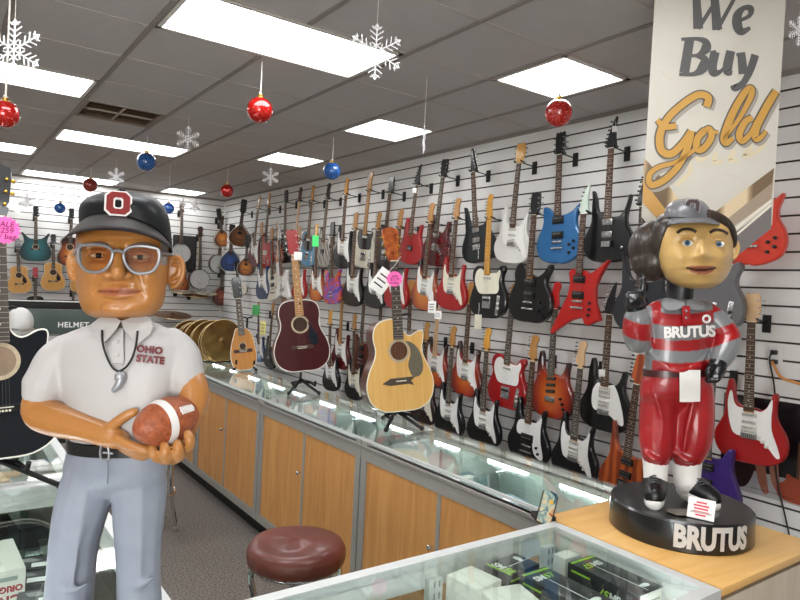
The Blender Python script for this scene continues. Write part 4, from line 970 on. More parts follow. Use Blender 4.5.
def hang_tag(u, v, w, h, z, label, m=M_paper, rot=0., cat='paper tag', marks=True):
    p = at(u, v, z); f = face_cam(p); x = (-f).cross(Vector((0, 0, 1))).normalized(); s = z/F
    t = empty('paper_tag', frame(p, x, -f, (0, 0, 1)) @ RY(rot), label, cat, 'paper tags on guitars')
    MB().box((0, 0, 0), (w*s, .002, h*s), bev=.0005).obj('card', m, t)
    MB().tube([(0, 0, h*s*.5), (.004, .004, h*s*.9), (0, .01, h*s*1.3)], .0012, 5).obj('string', M_paper, t)
    if marks:
        mb = MB()
        for k in range(3): mb.box((-w*s*.05, -.0014, h*s*(.22-.22*k)), (w*s*.6, .0008, h*s*.06))
        mb.obj('print', M_ink if m is not M_paper else M_blackm, t)
    return t
hang_tag(15, 207, 13, 8, 2.13, 'white paper tag tied to the black acoustic headstock', rot=.5, marks=False)
hang_tag(298, 256, 8, 8, 4.45, 'blank white tag on the headstock of the dark red acoustic', marks=False)
hang_tag(315.5, 241, 6.5, 11, 4.7, 'neon green tag hanging between the blue and striped guitars', mat('tag_green', '#4fe27a', .6, emit=.1), marks=False)
hang_tag(382, 281, 17, 24, 3.46, 'white printed paper tag leaning beside the pink price tag', rot=.6)
hang_tag(432, 307, 8, 12, 3.7, 'small white card tag hanging from the orange sunburst guitar')
hang_tag(438, 315, 7, 8, 3.69, 'lower white card tag hanging from the orange sunburst guitar')
hang_tag(263, 328, 5, 14, 5.2, 'yellow price tag on the blue fade guitar', mat('tag_yellow', '#d9cf7a', .6))
hang_tag(615, 129, 5.5, 6, 3.6, 'small white tag on the pointed headstock in the top row', marks=False)
hang_tag(414.5, 190.5, 4, 5, 4.35, 'tiny white round tag on the rosewood neck of the red guitar', marks=False)
hang_tag(256, 310, 7, 10, 5.6, 'green paper tag hanging under the dark blue guitar', mat('tag_green2', '#3f9a52', .6), marks=False)
hang_tag(478, 322, 7, 15, 4.55, 'beige paper slip pinned to the slat wall under the black slab guitar', mat('paper_beige', '#cfc9b4', .7), marks=False)
hang_tag(602, 373, 6, 7, 3.66, 'white tag at the maple headstock behind the teardrop guard guitar', marks=False)

# back wall: acoustics, banjos and mandolins
YW = YB - .14
def wall_place(root, L, bpx, tpx, wall, off):
    if wall == 'b': place(root, on_y(*bpx, YB-off), on_y(*tpx, YB-off), (0, -1, 0), L)
    else: place(root, on_x(*bpx, XR-off), on_x(*tpx, XR-off), (-1, 0, 0), L)
def back_acoustic(bpx, tpx, label, **kw):
    kw.setdefault('detail', True)
    root, L = acoustic(label=label, group='acoustic guitars on the back wall', **kw); wall_place(root, L, bpx, tpx, 'b', .14)
    hanger(root, L-.18, 'black back wall hook holding the ' + ' '.join(label.split()[:8]), 'y')
    return root
GW = dict(fbm=FB_rose, headm=bk_)
back_acoustic((35.5, 261.5), (36, 206), 'teal acoustic electric guitar on the back wall', bk='sg', body_sc=1.28, M_top=G['teal'], M_side=G['tealblack'], hole=(.25, .04), sl=.55, heel=.30, **GW)
back_acoustic((20, 293), (17, 238), 'natural acoustic guitar on the back wall next to the black guitar neck', bk='dread', M_top=G['spruce2'], M_side=G['mahog'], guard=DREADGUARD, **GW)
back_acoustic((53, 290.5), (53.5, 234), 'natural acoustic guitar on the back wall below the small blue ball', bk='dread', M_top=G['spruce2'], M_side=G['mahog'], guard=DREADGUARD, **GW)
back_acoustic((69, 266), (72, 208), 'tobacco sunburst acoustic guitar half hidden by the black cap', bk='dread', M_top=G['tobacco'], M_side=G['mahog'], guard=DREADGUARD, **GW)
back_acoustic((82, 293), (82, 238), 'natural acoustic guitar behind the ear of the coach figurine', bk='dread', M_top=G['spruce2'], M_side=G['mahog'], **GW)
back_acoustic((35, 324), (35.5, 267), 'acoustic guitar with red headstock low on the back wall', bk='dread', M_top=G['black'], M_side=G['black'], fbm=FB_rose, headm=gloss('head_crimson', '#a01c26'))
back_acoustic((73, 318), (73, 285), 'small red guitar low on the back wall', bk='sg', M_top=gloss('crimson', '#b01f30'), M_side=gloss('crimson', '#b01f30'), hole=(.17, .03), sl=.4, heel=.22, fbm=FB_rose, headm=bk_)
back_acoustic((180, 293), (179, 243), 'dark sunburst guitar in front of the black cabinet on the back wall', bk='dread', M_top=G['tobacco'], M_side=G['dkbrown'], **GW)
def banjo(label, bpx, tpx, wall, off, head='#b9b8b6', L=.95):
    root = empty('banjo'); tag(root, label, 'banjo', 'banjos near the far corner')
    R = .150
    MB().lathe([(R, 0), (R+.006, .008), (R+.006, .06), (R*.92, .075)], 40, 0, T(0, 0, R) @ RX(-PI/2)).obj('rim', G['mahog'], root)
    MB().lathe([(R*.965, -.005), (R*.965, .002)], 40, 0, T(0, 0, R) @ RX(-PI/2)).obj('drum_head', mat('drum_head', head, .5, var=.04), root)
    m = MB(); m.tube([(R*math.cos(2*PI*k/40), -.004, R+R*math.sin(2*PI*k/40)) for k in range(40)], .006, 6, closed=True); m.obj('tension_hoop', M_hw, root)
    m = MB()
    for k in range(18):
        a = 2*PI*k/18; m.box((0, .02, 0), (.010, .05, .012), 0, T((R+.009)*math.cos(a), 0, R+(R+.009)*math.sin(a)) @ RY(-a))
    m.obj('bracket', M_hwblack, root)
    MB().box((0, -.010, .09), (.06, .008, .012)).obj('bridge', NK_maple, root)
    zn = .80; taper(2*R-.01, zn, .05, .034, -.012, .012, MB(), bev=.003).obj('neck', NK_maple if wall == 'b' else FB_rose, root)
    m = MB(); taper(2*R-.01, zn, .051, .035, -.017, -.011, m)
    for k in range(1, 15): m.box((0, -.0175, zn-.5*(1-2**(-k/12))), (.04, .002, .0025), 1)
    m.obj('fretboard', [FB_grey, M_fret], root)
    h = link('headstock', MB().prism(HEADS['banjo'], -.008, .008, bev=.002).mesh('headstock', [FB_rose]), root, None, T(0, 0, zn))
    for (x, z, s) in TUN['banjo']: link('tuning_peg', cached(('peg', M_hw.name), lambda: None), h, None, T(x, 0, z) @ (RZ(PI) if s < 0 else I4))
    wall_place(root, L, bpx, tpx, wall, off); hanger(root, zn, 'black hook holding the ' + label.split(' with')[0], 'y' if wall == 'b' else 'x')
banjo('banjo with long pale neck hung high above the black cabinet', (181, 263), (182, 203), 'b', .15)
banjo('banjo with dark neck hung lower beside the black cabinet', (199.5, 289), (200.5, 227), 'b', .15)
banjo('banjo half hidden by the blue mandolin in the corner', (218, 273), (222, 216), 'b', .12)
def mandolin(label, bpx, tpx, wall, off, top, side='mahog', sound='f', hm=None):
    root = empty('mandolin'); tag(root, label, 'mandolin', 'mandolins in the far corner')
    MB().prism(body_outline('mando'), 0, .05, bev=.006).obj('body', G[side], root)
    MB().prism([(x*.96, (z-.14)*.96+.14) for x, z in body_outline('mando')], -.003, .002).obj('top', G[top], root)
    m = MB().tube([(x*.985, -.001, (z-.14)*.985+.14) for x, z in body_outline('mando')], .003, 6, closed=True); m.obj('binding', M_pgc, root)
    if sound == 'f':
        for s in (-1, 1): MB().tube(smooth_open([(s*.045, -.004, .16), (s*.058, -.004, .13), (s*.05, -.004, .10), (s*.065, -.004, .075)], 4), .003, 6).obj('sound_hole', M_blackm, root)
    else: MB().prism([(.03*math.cos(2*PI*k/24), .19+.022*math.sin(2*PI*k/24)) for k in range(24)], -.004, .0).obj('sound_hole', M_blackm, root)
    MB().box((0, -.008, .10), (.10, .012, .010)).obj('bridge', FB_rose, root)
    zn = .47; taper(.25, zn, .046, .034, -.012, .012, MB(), bev=.003).obj('neck', FB_rose, root)
    m = MB(); taper(.23, zn, .046, .034, -.017, -.011, m)
    for k in range(1, 14): m.box((0, -.0175, zn-.35*(1-2**(-k/12))), (.036, .002, .002), 1)
    m.obj('fretboard', [FB_rose, M_fret], root)
    h = link('headstock', MB().prism(HEADS['acoustic'], -.008, .008, bev=.002).mesh('headstock', [hm or bk_]), root, None, T(0, 0, zn))
    for (x, z, s) in TUN['acoustic']: link('tuning_peg', cached(('peg', M_hw.name), lambda: None), h, None, T(x, 0, z) @ (RZ(PI) if s < 0 else I4))
    wall_place(root, .65, bpx, tpx, wall, off)
    if wall == 'x': place(root, on_x(*bpx, XR-off), on_x(*tpx, XR-off), (-.62, -.78, 0), .65)
    hanger(root, zn, 'black hook holding the ' + label.split(' with')[0], 'y' if wall == 'b' else 'x')
mandolin('orange sunburst mandolin with dark headstock in the far corner', (223.5, 247), (218.5, 209), 'b', .16, 'mandorange')
mandolin('brown flat topped mandolin with tilted dark neck near the corner', (238, 246.5), (244.5, 200), 'x', .15, 'mandbrown', 'mahog', 'o')
mandolin('dark blue mandolin in front of the banjo', (229.5, 271.5), (232.5, 225), 'x', .12, 'mandblue', 'tealblack')
mandolin('small amber mandolin peeking out under the red guitars', (245.5, 276), (247.5, 236), 'x', .17, 'mandorange', 'mahog', 'o')
mandolin('red brown teardrop mandolin hung above the bronze cymbals', (221, 306), (222.5, 262), 'b', .14, 'mandred', 'dkbrown')
mandolin('pale mauve ukulele hung in the corner below the blue mandolin', (239.5, 296), (236.5, 262), 'x', .15, 'nebula' if False else 'cream', 'brown', 'o')

# black cabinet panel leaning on the back wall behind the banjos
p = on_y(186.5, 272, YB-.2)
t = empty('speaker_cabinet', T(p.x, YB-.11, p.z-.0), 'black speaker cabinet fixed to the back wall behind the banjos', 'speaker')
MB().box((0, .05, .29), (.36, .06, .56), bev=.01).obj('cabinet', M_blackm, t)
MB().box((0, .018, .29), (.31, .008, .50)).obj('grille', noisemat('grille', [(.4, '#1c1a1a'), (.6, '#3a3534')], 180, .8, 0), t)

# cymbals
M_bronze = noisemat('bronze', [(.3, '#6a4f2a'), (.55, '#8f6e3c'), (.75, '#b08f54')], 5, .32, .2, 'noise', 1, (1, 1, 1)); M_bronze.node_tree.nodes['Principled BSDF'].inputs['Metallic'].default_value = .65
M_bronzed = noisemat('dark_bronze', [(.3, '#4a2e1c'), (.55, '#70492a'), (.75, '#8a6238')], 6, .4, .1); M_bronzed.node_tree.nodes['Principled BSDF'].inputs['Metallic'].default_value = .5
M_steelc = mat('steel_cymbal', '#b9b4ac', .3, .8)
def cymbal_mesh(r, m, key): return cached(('cym', key), lambda: MB().lathe([(.004, r*.13), (r*.10, r*.125), (r*.17, r*.07), (r*.22, r*.055), (r*.6, r*.03), (r, 0), (r, -.002), (r*.6, r*.03-.003), (r*.2, r*.05-.003), (.004, r*.10)], 40).mesh('cymbal', [m], .5))
M_rimb = mat('rim_highlight', '#d9bd84', .3, .5)
def cymbal(M, r, m, key, label, group):
    t = empty('cymbal', M, label, 'cymbal', group)
    link('bronze_disc', cymbal_mesh(r, m, key), t)
    MB().tube([(r*math.cos(2*PI*k/48), r*math.sin(2*PI*k/48), -.001) for k in range(48)], .0035, 6, closed=True).obj('rim', M_rimb, t)  # paler ring paints a highlight along the disc edge
    MB().lathe([(.007, -.006), (.007, r*.13+.01)], 10).obj('centre_hole', M_blackm, t)
RACKL = ['bronze cymbal at the front end of the row, beside the oval guitar', 'second bronze cymbal of the row from the oval guitar', 'third bronze cymbal of the row from the oval guitar', 'fourth bronze cymbal of the row, in its middle', 'fifth bronze cymbal of the row, past its middle', 'sixth bronze cymbal of the row from the oval guitar', 'seventh bronze cymbal of the row, near its far end', 'farthest bronze cymbal of the row, nearest the shirt sleeve']
rowA, rowB = at(222, 341, 6.15), at(189, 340, 6.45)
zr = CT + .03
for k in range(8):
    f = k/7; q = rowA.lerp(rowB, f); rr = .203
    d = (rowA - rowB); d.z = 0; d.normalize()
    zc = q.z
    y_ = Vector((0, 0, 1)).cross(d)
    tilt = -.04 + .10*math.sin(k*2.1); rr = (.205, .185, .20, .175, .205, .19, .18, .2)[k]
    d = (d*.86 + face_cam(q)*.5).normalized(); y_ = Vector((0, 0, 1)).cross(d)
    cymbal(frame(q, -y_, Vector((0, 0, 1)), d) @ RX(tilt) if False else frame(q, y_, Vector((0, 0, 1)).cross(Vector((0, 0, 1))) if False else d.cross(y_), d) @ RY(tilt) @ RX(.10), rr, (M_bronze, M_bronzed)[k % 2], 'rk%d' % k, RACKL[k], 'bronze cymbals standing in a row')
q0, q1 = rowA.copy(), rowB.copy(); dd = (q1-q0).normalized()
t = empty('cymbal_rack', T(0, 0, 0), 'dark wire rack holding the row of bronze cymbals', 'rack')
sidev = Vector((0, 0, 1)).cross(dd)
base_z = CT + .002
for s in (-1, 1):
    P0 = q0 + sidev*.12*s - dd*.08; P1 = q1 + sidev*.12*s + dd*.08
    MB().tube([(P0.x, P0.y, q0.z-.19), (P1.x, P1.y, q1.z-.19)], .008, 8).obj('rail', M_black, t)
mb = MB()
for qq in (q0 - dd*.07, (q0+q1)/2, q1 + dd*.07):
    a = qq + sidev*.12; b = qq - sidev*.12
    mb.tube([(a.x, a.y, base_z), (a.x, a.y, q0.z-.19), (b.x, b.y, q0.z-.19), (b.x, b.y, base_z)], .007, 8)
mb.obj('rack_leg', M_black, t)
for i, (u, v, wpx, m, key, lab) in enumerate([(181, 291.5, 20, M_steelc, 'st', 'silver cymbal on the back wall next to the coach ear'), (195, 295, 26, M_bronzed, 'd1', 'dark bronze cymbal on the back wall under the banjo'), (172, 315, 38, M_bronzed, 'd2', 'large dark bronze cymbal stored flat behind the coach collar'), (205, 293, 22, M_steelc, 'st2', 'thin pale cymbal on the back wall beside the dark bronze one')]):
    p = on_y(u, v, YB-.3); r = wpx/2*(p-CAM).dot(WV)/F
    cymbal(T(p.x, p.y, p.z) @ RX(.16), r, m, key, lab, 'cymbals on the back wall pegs')
    t = empty('wall_peg', T(p.x, YB, p.z), 'black back wall peg holding the ' + ' '.join(lab.split()[:6]), 'wall peg', 'black pegs under the cymbals')
    MB().box((0, -.008, -.03), (.06, .016, .11), bev=.003).obj('plate', M_blackm, t); MB().tube([(0, -.01, 0), (0, -.31, .0), (0, -.315, .05)], .007, 8).obj('arm', M_black, t)
# ================================================================== STOOLS, GOODS, SIGNS
M_leather = noisemat('brown_vinyl', [(.3, '#52241c'), (.6, '#6a3026'), (.8, '#7a3d30')], 5, .38, .12, bump=.04)
def stool(p, label, seat_z=.70, r=.19, rot=0.):
    t = empty('bar_stool', T(p[0], p[1], 0) @ RZ(rot), label, 'stool', 'round bar stools')
    mb = MB(); n = 96; prof = [(.0, seat_z), (.45*r, seat_z), (.78*r, seat_z-.003), (.93*r, seat_z-.012), (1.0*r, seat_z-.034), (1.005*r, seat_z-.055), (.985*r, seat_z-.08), (.93*r, seat_z-.094), (.80*r, seat_z-.088), (.3*r, seat_z-.08)]
    rings = []
    for j, (rr, z) in enumerate(prof):
        ring = []
        for i in range(n):
            a = 2*PI*i/n; w = (1 + .012*math.sin(a*31+math.sin(a*7)*2) + .006*math.sin(a*47)) if 5 <= j <= 8 else 1
            ring.append((max(rr, .001)*w*math.cos(a), max(rr, .001)*w*math.sin(a), z - (.004*math.sin(a*2+1) if j < 3 else 0)))
        rings.append(ring)
    mb.loft(rings[::-1]); mb.obj('seat', M_leather, t, angle=1.2)
    MB().tube([(.86*r*math.cos(2*PI*k/40), .86*r*math.sin(2*PI*k/40), seat_z-.098) for k in range(40)], .011, 8, closed=True).obj('seat_ring', M_chrome, t)
    for k in range(4):
        a = PI/4 + k*PI/2; c, s = math.cos(a), math.sin(a)
        pts = [(.05*c, .05*s, seat_z-.10), (.80*r*c, .80*r*s, seat_z-.11), (.90*r*c, .90*r*s, seat_z-.15), (.80*r*c, .80*r*s, seat_z-.26), (.86*r*c, .86*r*s, .22), (1.02*r*c, 1.02*r*s, .06), (1.04*r*c, 1.04*r*s, .012)]
        lg = MB().tube(smooth_open(pts, 6), .0125, 10).obj('leg', M_chrome, t)
        MB().lathe([(.016, 0), (.018, .004), (.016, .03), (.012, .032)], 12, 0, T(1.04*r*c, 1.04*r*s, 0)).obj('foot_cap', mat('rubber_grey', '#8a8783', .7), lg)
    MB().tube([(.86*r*math.cos(2*PI*k/40), .86*r*math.sin(2*PI*k/40), .25) for k in range(40)], .010, 8, closed=True).obj('foot_ring', M_chrome, t)
    MB().box((0, 0, seat_z-.085), (1.2*r, .05, .02)).box((0, 0, seat_z-.085), (.05, 1.2*r, .02)).obj('seat_bracket', M_blackm, t)
    return t
sp = on_z(297, 544, .68)
stool((sp.x, sp.y), 'round stool with reddish brown vinyl seat and chrome legs beside the counter', .70, .195, .35)
s2 = on_z(179, 524, 0)
stool((s2.x-.20, s2.y+.02), 'second bar stool mostly hidden behind the coach figurine, chrome legs showing', .70, .19, .0)

# ------------------------------------------------------------------ goods inside the cases
M_boxblack = mat('box_black', '#26282a', .35, coat=.2); M_boxgreen = mat('box_lime', '#9fd13a', .4); M_boxwhite = mat('box_white', '#e5e2d8', .5); M_txtw = mat('print_white', '#f2f2f0', .5); M_txtk = mat('print_black', '#2a2a2a', .6); M_txtr = mat('print_red', '#a3242a', .6)
M_card = mat('cardboard', '#b98d5c', .7)
def goods_box(p, rz, d, label, m, cat='box', group=None, name='product_box'):
    t = empty(name, T(*p) @ RZ(rz), label, cat, group)
    MB().box((0, 0, d[2]/2), d, bev=.002).obj('carton', m, t); return t
def mic_box(p, rz, d, label, model, up=PI):
    """black microphone carton with lime trim; the model name on its lid and side"""
    t = goods_box(p, rz, d, label, M_boxblack, 'box', 'boxed microphones')
    x, y, z = d
    MB().box((0, y/2-.012, z), (x*.96, .008, .0012)).obj('lime_stripe', M_boxgreen, t)
    MB().box((-x/2, y*.30, z*.78), (.0012, y*.28, .006)).obj('side_stripe', M_boxgreen, t)
    a, b = model[:2], model[2:]
    M0 = T(-.004, y*.30, z+.0006) @ RZ(up)
    for s, mm, xo in ((a, M_txtw, -.02), (b, M_boxgreen, .02)):
        link('lettering', textmesh(s, .034, mm, .0003, .0012, .12, M0 @ T(xo, 0, 0)), t)
    M1 = T(-x/2-.0006, -y*.12, z*.55) @ RZ(-PI/2) @ RX(PI/2) @ RZ(PI)
    for s, mm, xo in ((a, M_txtw, -.018), (b, M_boxgreen, .018)):
        link('lettering', textmesh(s, .03, mm, .0003, .0012, .12, M1 @ T(xo, 0, 0)), t)
    MB().box((0, -y/2-.0006, z*.5), (x*.94, .0012, z*.94)).obj('end_label', M_boxwhite, t)
    mb = MB()
    for k in range(4): mb.box((x*.08, -y/2-.0015, z*(.25+.15*k)), (x*.55, .0006, z*.05))
    mb.box((-x*.32, -y/2-.0015, z*.6), (x*.16, .0006, z*.4)); mb.obj('print', mat('print_grey', '#8b8b8a', .6), t)
    MB().box((-.006, -.03, z+.0008), (.002, y*.7, .0008)).obj('tape_line', M_txtw, t)
    lump = MB(); lump.prism(smooth_closed([(-.018, -.006), (.008, -.010), (.020, -.002), (.012, .008), (-.010, .006)], 3), 0, .001, 0, T(x*.1, -y/2+.03, z+.0008) @ RX(PI/2)); lump.obj('white_sticker', M_txtw, t)
    return t
sh = .824
mic_box((1.648, 1.145, sh), 0, (.112, .248, .09), 'black microphone carton with lime lettering nearest the wooden counter', 'SM57')
mic_box((1.452, 1.16, sh), 0, (.110, .245, .09), 'black microphone carton with white lettering in the middle of the case', 'SM57', 0)
bp_ = on_z(512, 564, .908); mic_box((bp_.x, bp_.y, sh), PI/2+.12, (.095, .15, .084), 'black and white microphone carton between the white boxes', 'SM58')
bp_ = on_z(474, 577, .918); goods_box((bp_.x, bp_.y, sh), .12, (.105, .115, .094), 'plain white carton near the shelf post in the microphone case', M_boxwhite, 'box', 'white cartons in the microphone case')
bp_ = on_z(512, 597, .908); goods_box((bp_.x, bp_.y, sh), -.25, (.13, .13, .084), 'plain white carton at the front of the microphone case', M_boxwhite, 'box', 'white cartons in the microphone case')
goods_box((1.668, 1.335, sh+.0), 0, (.07, .05, .075), 'white and grey carton behind the shelf post', M_boxwhite, 'box', 'white cartons in the microphone case')
def bag(p, r, label, m):
    t = empty('plastic_bag', T(*p), label, 'plastic bag', 'clear bags of leads in the cases')
    mb = MB(); rr = random.Random(hash(label) % 999 if False else len(label))
    mb.ball((0, 0, r*.45), (r, r*.8, r*.45), nu=20, nv=12)
    mb.v = [Vector((v.x*(1+.2*(rr.random()-.5)), v.y*(1+.2*(rr.random()-.5)), max(0, v.z*(1+.3*(rr.random()-.5))))) for v in mb.v]
    mb.obj('bag', m, t, angle=.2)
M_bag = noisemat('shiny_bag', [(.35, '#4a4c4e'), (.6, '#9a9c9e'), (.75, '#dadbdc')], 35, .25, .5)
bag((1.09, 1.33, sh), .06, 'crumpled clear bag beside the shelf post of the microphone case', M_bag)
bag((.98, 1.33, sh), .07, 'crumpled clear bag at the far end of the microphone case', M_bag)
# upside-down pedal carton with red print in the coach's showcase
def flat_text(parent, body, size, m, M): link('lettering', textmesh(body, size, m, .0003, .0012, 0, M, align='LEFT'), parent)
rb_, rf_ = on_z(13, 538, .874), on_z(26, 567, .874); ev = (rb_-rf_); dl = ev.length; ang = math.atan2(-ev.x, ev.y)
cp = (rb_+rf_)/2 + Vector((-math.cos(ang), -math.sin(ang), 0))*.11; cp.z = .704
t = goods_box(cp, ang, (.22, dl, .17), 'white pedal carton with red upside-down print in the coach showcase', M_boxwhite, 'box')
MB().box((-.02, .0, .1703), (.15, dl*.6, .0008)).obj('photo_panel', mat('photo_grey', '#c9c9c6', .5), t)
MB().prism(smooth_closed([(-.06, -.03), (.03, -.035), (.06, -.01), (.04, .02), (-.05, .025)], 3), 0, .0012, 0, T(-.01, -.01, .1706) @ RX(PI/2)).obj('pedal_picture', mat('pedal_picture', '#3a3c3e', .5), t)
mb = MB()
for k in range(4): mb.box((.02, dl*.33+.008*k, .1708), (.09, .004, .0006))
mb.obj('print', M_txtk, t)
MF = T(.104, -dl/2-.0006, .10) @ RX(PI/2) @ RZ(PI)
flat_text(t, 'CRY BABY', .044, M_txtr, MF @ T(0, .017, 0)); flat_text(t, 'ORIGINAL', .024, M_txtr, MF @ T(0, -.017, 0))
MB().box((.06, -dl/2-.0004, .145), (.06, .0008, .012)).obj('sticker', mat('sticker_grey', '#9aa39a', .5), t)
# effect pedals and small goods
def pedal(p, rz, m, label, d=(.075, .12, .045), group='effect pedals in the showcases'):
    t = empty('effect_pedal', T(*p) @ RZ(rz), label, 'effect pedal', group)
    x, y, z = d
    MB().add([(-x/2, -y/2, 0), (x/2, -y/2, 0), (x/2, y/2, 0), (-x/2, y/2, 0), (-x/2, -y/2, z*.7), (x/2, -y/2, z*.7), (x/2, y/2, z), (-x/2, y/2, z)], [(0, 3, 2, 1), (4, 5, 6, 7), (0, 1, 5, 4), (1, 2, 6, 5), (2, 3, 7, 6), (3, 0, 4, 7)]).obj('housing', m, t)
    for k in (-1, 0, 1): MB().lathe([(.008, 0), (.007, .014), (.003, .015)], 12, 0, T(k*x*.28, y*.32, z*.95)).obj('knob', M_blackm if m is not M_blackm else M_hw, t)
    MB().lathe([(.009, 0), (.009, .010), (.005, .014)], 12, 0, T(0, -y*.3, z*.75)).obj('footswitch', M_hw, t)
    MB().box((0, 0, z*.88), (x*.7, y*.16, .002)).obj('name_plate', M_txtw, t)
PC = [mat('pedal_%d' % i, c_, .35, .2, .3) for i, c_ in enumerate(['#2a2b2e', '#6f7478', '#c9c7c0', '#7a2a24', '#3a4a5a', '#5a6a4a'])]
WH = ['beside the boxed pedals of the coach showcase', 'under the elbow of the coach figurine', 'at the back of the coach showcase', 'near the carton with red print', 'at the far rail of the coach showcase']
# dark cases left of the coach
for i, (x, y, d, m, lab) in enumerate([(.33, 2.36, (.20, .10, .07), M_boxblack, 'long black carton farthest back in the coach showcase'), (.30, 2.20, (.22, .10, .09), M_boxblack, 'long black carton second from the far rail of the coach showcase'), (.31, 2.03, (.20, .11, .10), mat('box_slate', '#3a3f40', .5), 'slate grey carton in the middle of the coach showcase')]):
    t = goods_box((x, y, .704), -.18, d, lab, m, 'box', 'dark cartons in the coach showcase')
    MB().box((-.02, -.02, d[2]+.0006), (.05, .03, .0012)).obj('sticker', M_txtw, t); MB().prism([(-.03, -.012), (.0, -.018), (.03, .006), (.01, .014), (-.02, .01)], 0, .001, 0, T(-.05, .02, d[2]+.0006) @ RX(PI/2)).obj('picture', mat('pic_grey', '#8f928f', .5), t)
for i, (x, y, rz) in enumerate([(.36, 1.80, .3), (.27, 1.87, -.4), (.40, 1.66, .1), (.10, 2.05, .5), (.08, 2.35, .2)]):
    pedal((x, y, .704), rz, PC[i % 6], ['black', 'grey', 'pale', 'dark red', 'slate'][i] + ' effect pedal ' + WH[i])
t = empty('price_card', T(.385, 1.835, .7045) @ RZ(.1), 'blank white price card seen between the trouser legs of the coach', 'card')
MB().box((0, 0, .055), (.085, .003, .035), 0, RX(-.3)).obj('card', M_paper, t); MB().box((0, .012, .02), (.05, .02, .04)).obj('card_foot', M_white, t)
# cartons in the next case (under the black acoustic)
for i, (x, y, d, m, lab) in enumerate([(.06, 3.05, (.22, .16, .12), M_card, 'brown cardboard carton under the black acoustic guitar'), (.26, 3.18, (.14, .14, .14), M_card, 'small cardboard carton beside the larger one under the black acoustic'), (.36, 3.0, (.14, .2, .16), mat('box_green_grey', '#5f6b60', .6), 'greenish carton in the case under the black acoustic')]):
    t = goods_box((x, y, .704), .1, d, lab, m, 'box', 'cartons in the case of the black acoustic'); MB().box((0, 0, d[2]+.0006), (.02, d[1], .0012)).obj('tape', mat('tape_brown', '#d3b384', .4), t)
# goods lying in the counters along the wall
DZ = .6745
for i, (x, y, rz, m, d, lab) in enumerate([
  (1.95, 3.55, .3, PC[2], (.09, .13, .05), 'pale effect pedal in the counter below the dark red acoustic'), (2.02, 3.25, -.2, PC[3], (.10, .14, .05), 'dark red effect pedal in the counter below the natural acoustic'),
  (1.98, 3.02, .1, PC[0], (.12, .14, .08), 'black effect pedal beside the glass divider'), (1.96, 4.45, .4, PC[4], (.1, .13, .05), 'slate effect pedal in the counter beyond the natural acoustic'),
  (2.05, 4.8, 0, PC[0], (.12, .15, .06), 'black effect pedal in the counter near the oval guitar'), (2.05, 2.5, .2, PC[1], (.12, .14, .05), 'grey effect pedal in the nearest long counter'),
  (2.0, 2.05, -.3, PC[4], (.10, .13, .05), 'slate effect pedal near the middle of the nearest counter'), (2.06, 1.72, .2, PC[0], (.11, .13, .05), 'black effect pedal beside the leaning booklet')]):
    pedal((x, y, DZ), rz, m, lab, d, 'effect pedals in the long counters')
for i, (x, y, rz, d, m, lab) in enumerate([
  (1.93, 3.78, .2, (.20, .24, .05), M_boxwhite, 'flat white carton in the counter below the dark red acoustic'), (2.12, 3.62, -.1, (.16, .2, .08), PC[3], 'dark red carton under the counter lamp'),
  (2.1, 2.92, .3, (.18, .18, .10), M_boxblack, 'black carton by the divider of the counter'), (2.12, 5.6, .1, (.2, .2, .1), M_boxblack, 'black carton in the farthest glass counter'), (1.95, 5.0, .4, (.18, .2, .06), M_boxwhite, 'flat white carton beside the oval guitar'),
  (2.13, 2.35, .1, (.2, .14, .14), mat('box_teal', '#5c7878', .5), 'grey green carton in the nearest long counter'), (2.12, 2.05, -.1, (.16, .14, .12), mat('box_bluegrey', '#7d929a', .5), 'blue grey carton in the nearest long counter'), (1.93, 1.9, .2, (.16, .12, .06), mat('box_dkgrey', '#4a5254', .5), 'dark grey carton low in the nearest long counter')]):
    t = goods_box((x, y, DZ), rz, d, lab, m, 'box', 'cartons in the long counters'); MB().box((0, 0, d[2]+.0006), (d[0]*.6, d[1]*.3, .0012)).obj('label_panel', M_paper, t)
t = empty('drum_pad', T(2.0, 2.62, DZ), 'round white practice drum pad lying in the counter', 'drum pad')
MB().lathe([(.13, 0), (.14, .012), (.13, .03), (.12, .034)], 40).obj('rim', mat('pad_grey', '#a9aca8', .5), t); MB().lathe([(.118, .034), (.11, .04)], 40).obj('pad', mat('pad_white', '#d9dad4', .6), t)
t = empty('drum_pad', T(1.98, 4.22, DZ), 'small pale practice drum pad under the stand of the dark red acoustic', 'drum pad')
MB().lathe([(.10, 0), (.11, .012), (.10, .03), (.09, .034)], 40).obj('rim', mat('pad_grey', '#a9aca8', .5), t); MB().lathe([(.088, .034), (.08, .04)], 40).obj('pad', mat('pad_white', '#d9dad4', .6), t)
# booklet leaning at the counter edge
a, b, c_, d_ = on_z(541, 523, CT), on_z(533, 520, CT), None, None
bq = on_z(533, 523, CT+.003)
t = empty('booklet', T(bq.x, bq.y, CT+.002) @ RZ(-.55), 'glossy colour booklet in a black easel leaning at the counter end', 'booklet')
BK = T(.035, 0, .0) @ RY(.42) @ RX(-.5)
MB().box((0, .0, .058), (.05, .004, .115), 0, BK).obj('cover', noisemat('booklet_print', [(.32, '#2a4a5a'), (.45, '#9ab0a8'), (.55, '#d9c9a0'), (.68, '#b0562c')], 26, .15, .5, dist=1.2), t)
MB().box((.004, .010, .055), (.056, .012, .11), 0, BK).obj('easel_back', M_black, t); MB().box((.05, .05, .008), (.07, .06, .016)).obj('easel_foot', M_black, t); MB().box((.008, -.003, .08), (.014, .0015, .014), 0, BK).obj('sticker', mat('sticker_gold', '#d9b04a', .4), t)

# ------------------------------------------------------------------ poster, outlet and leads on the slat wall
t = empty('wall_poster', T(XR-.004, 1.56, .66) @ RZ(-PI/2), 'dark guitar poster with white script behind the red guitar', 'poster')
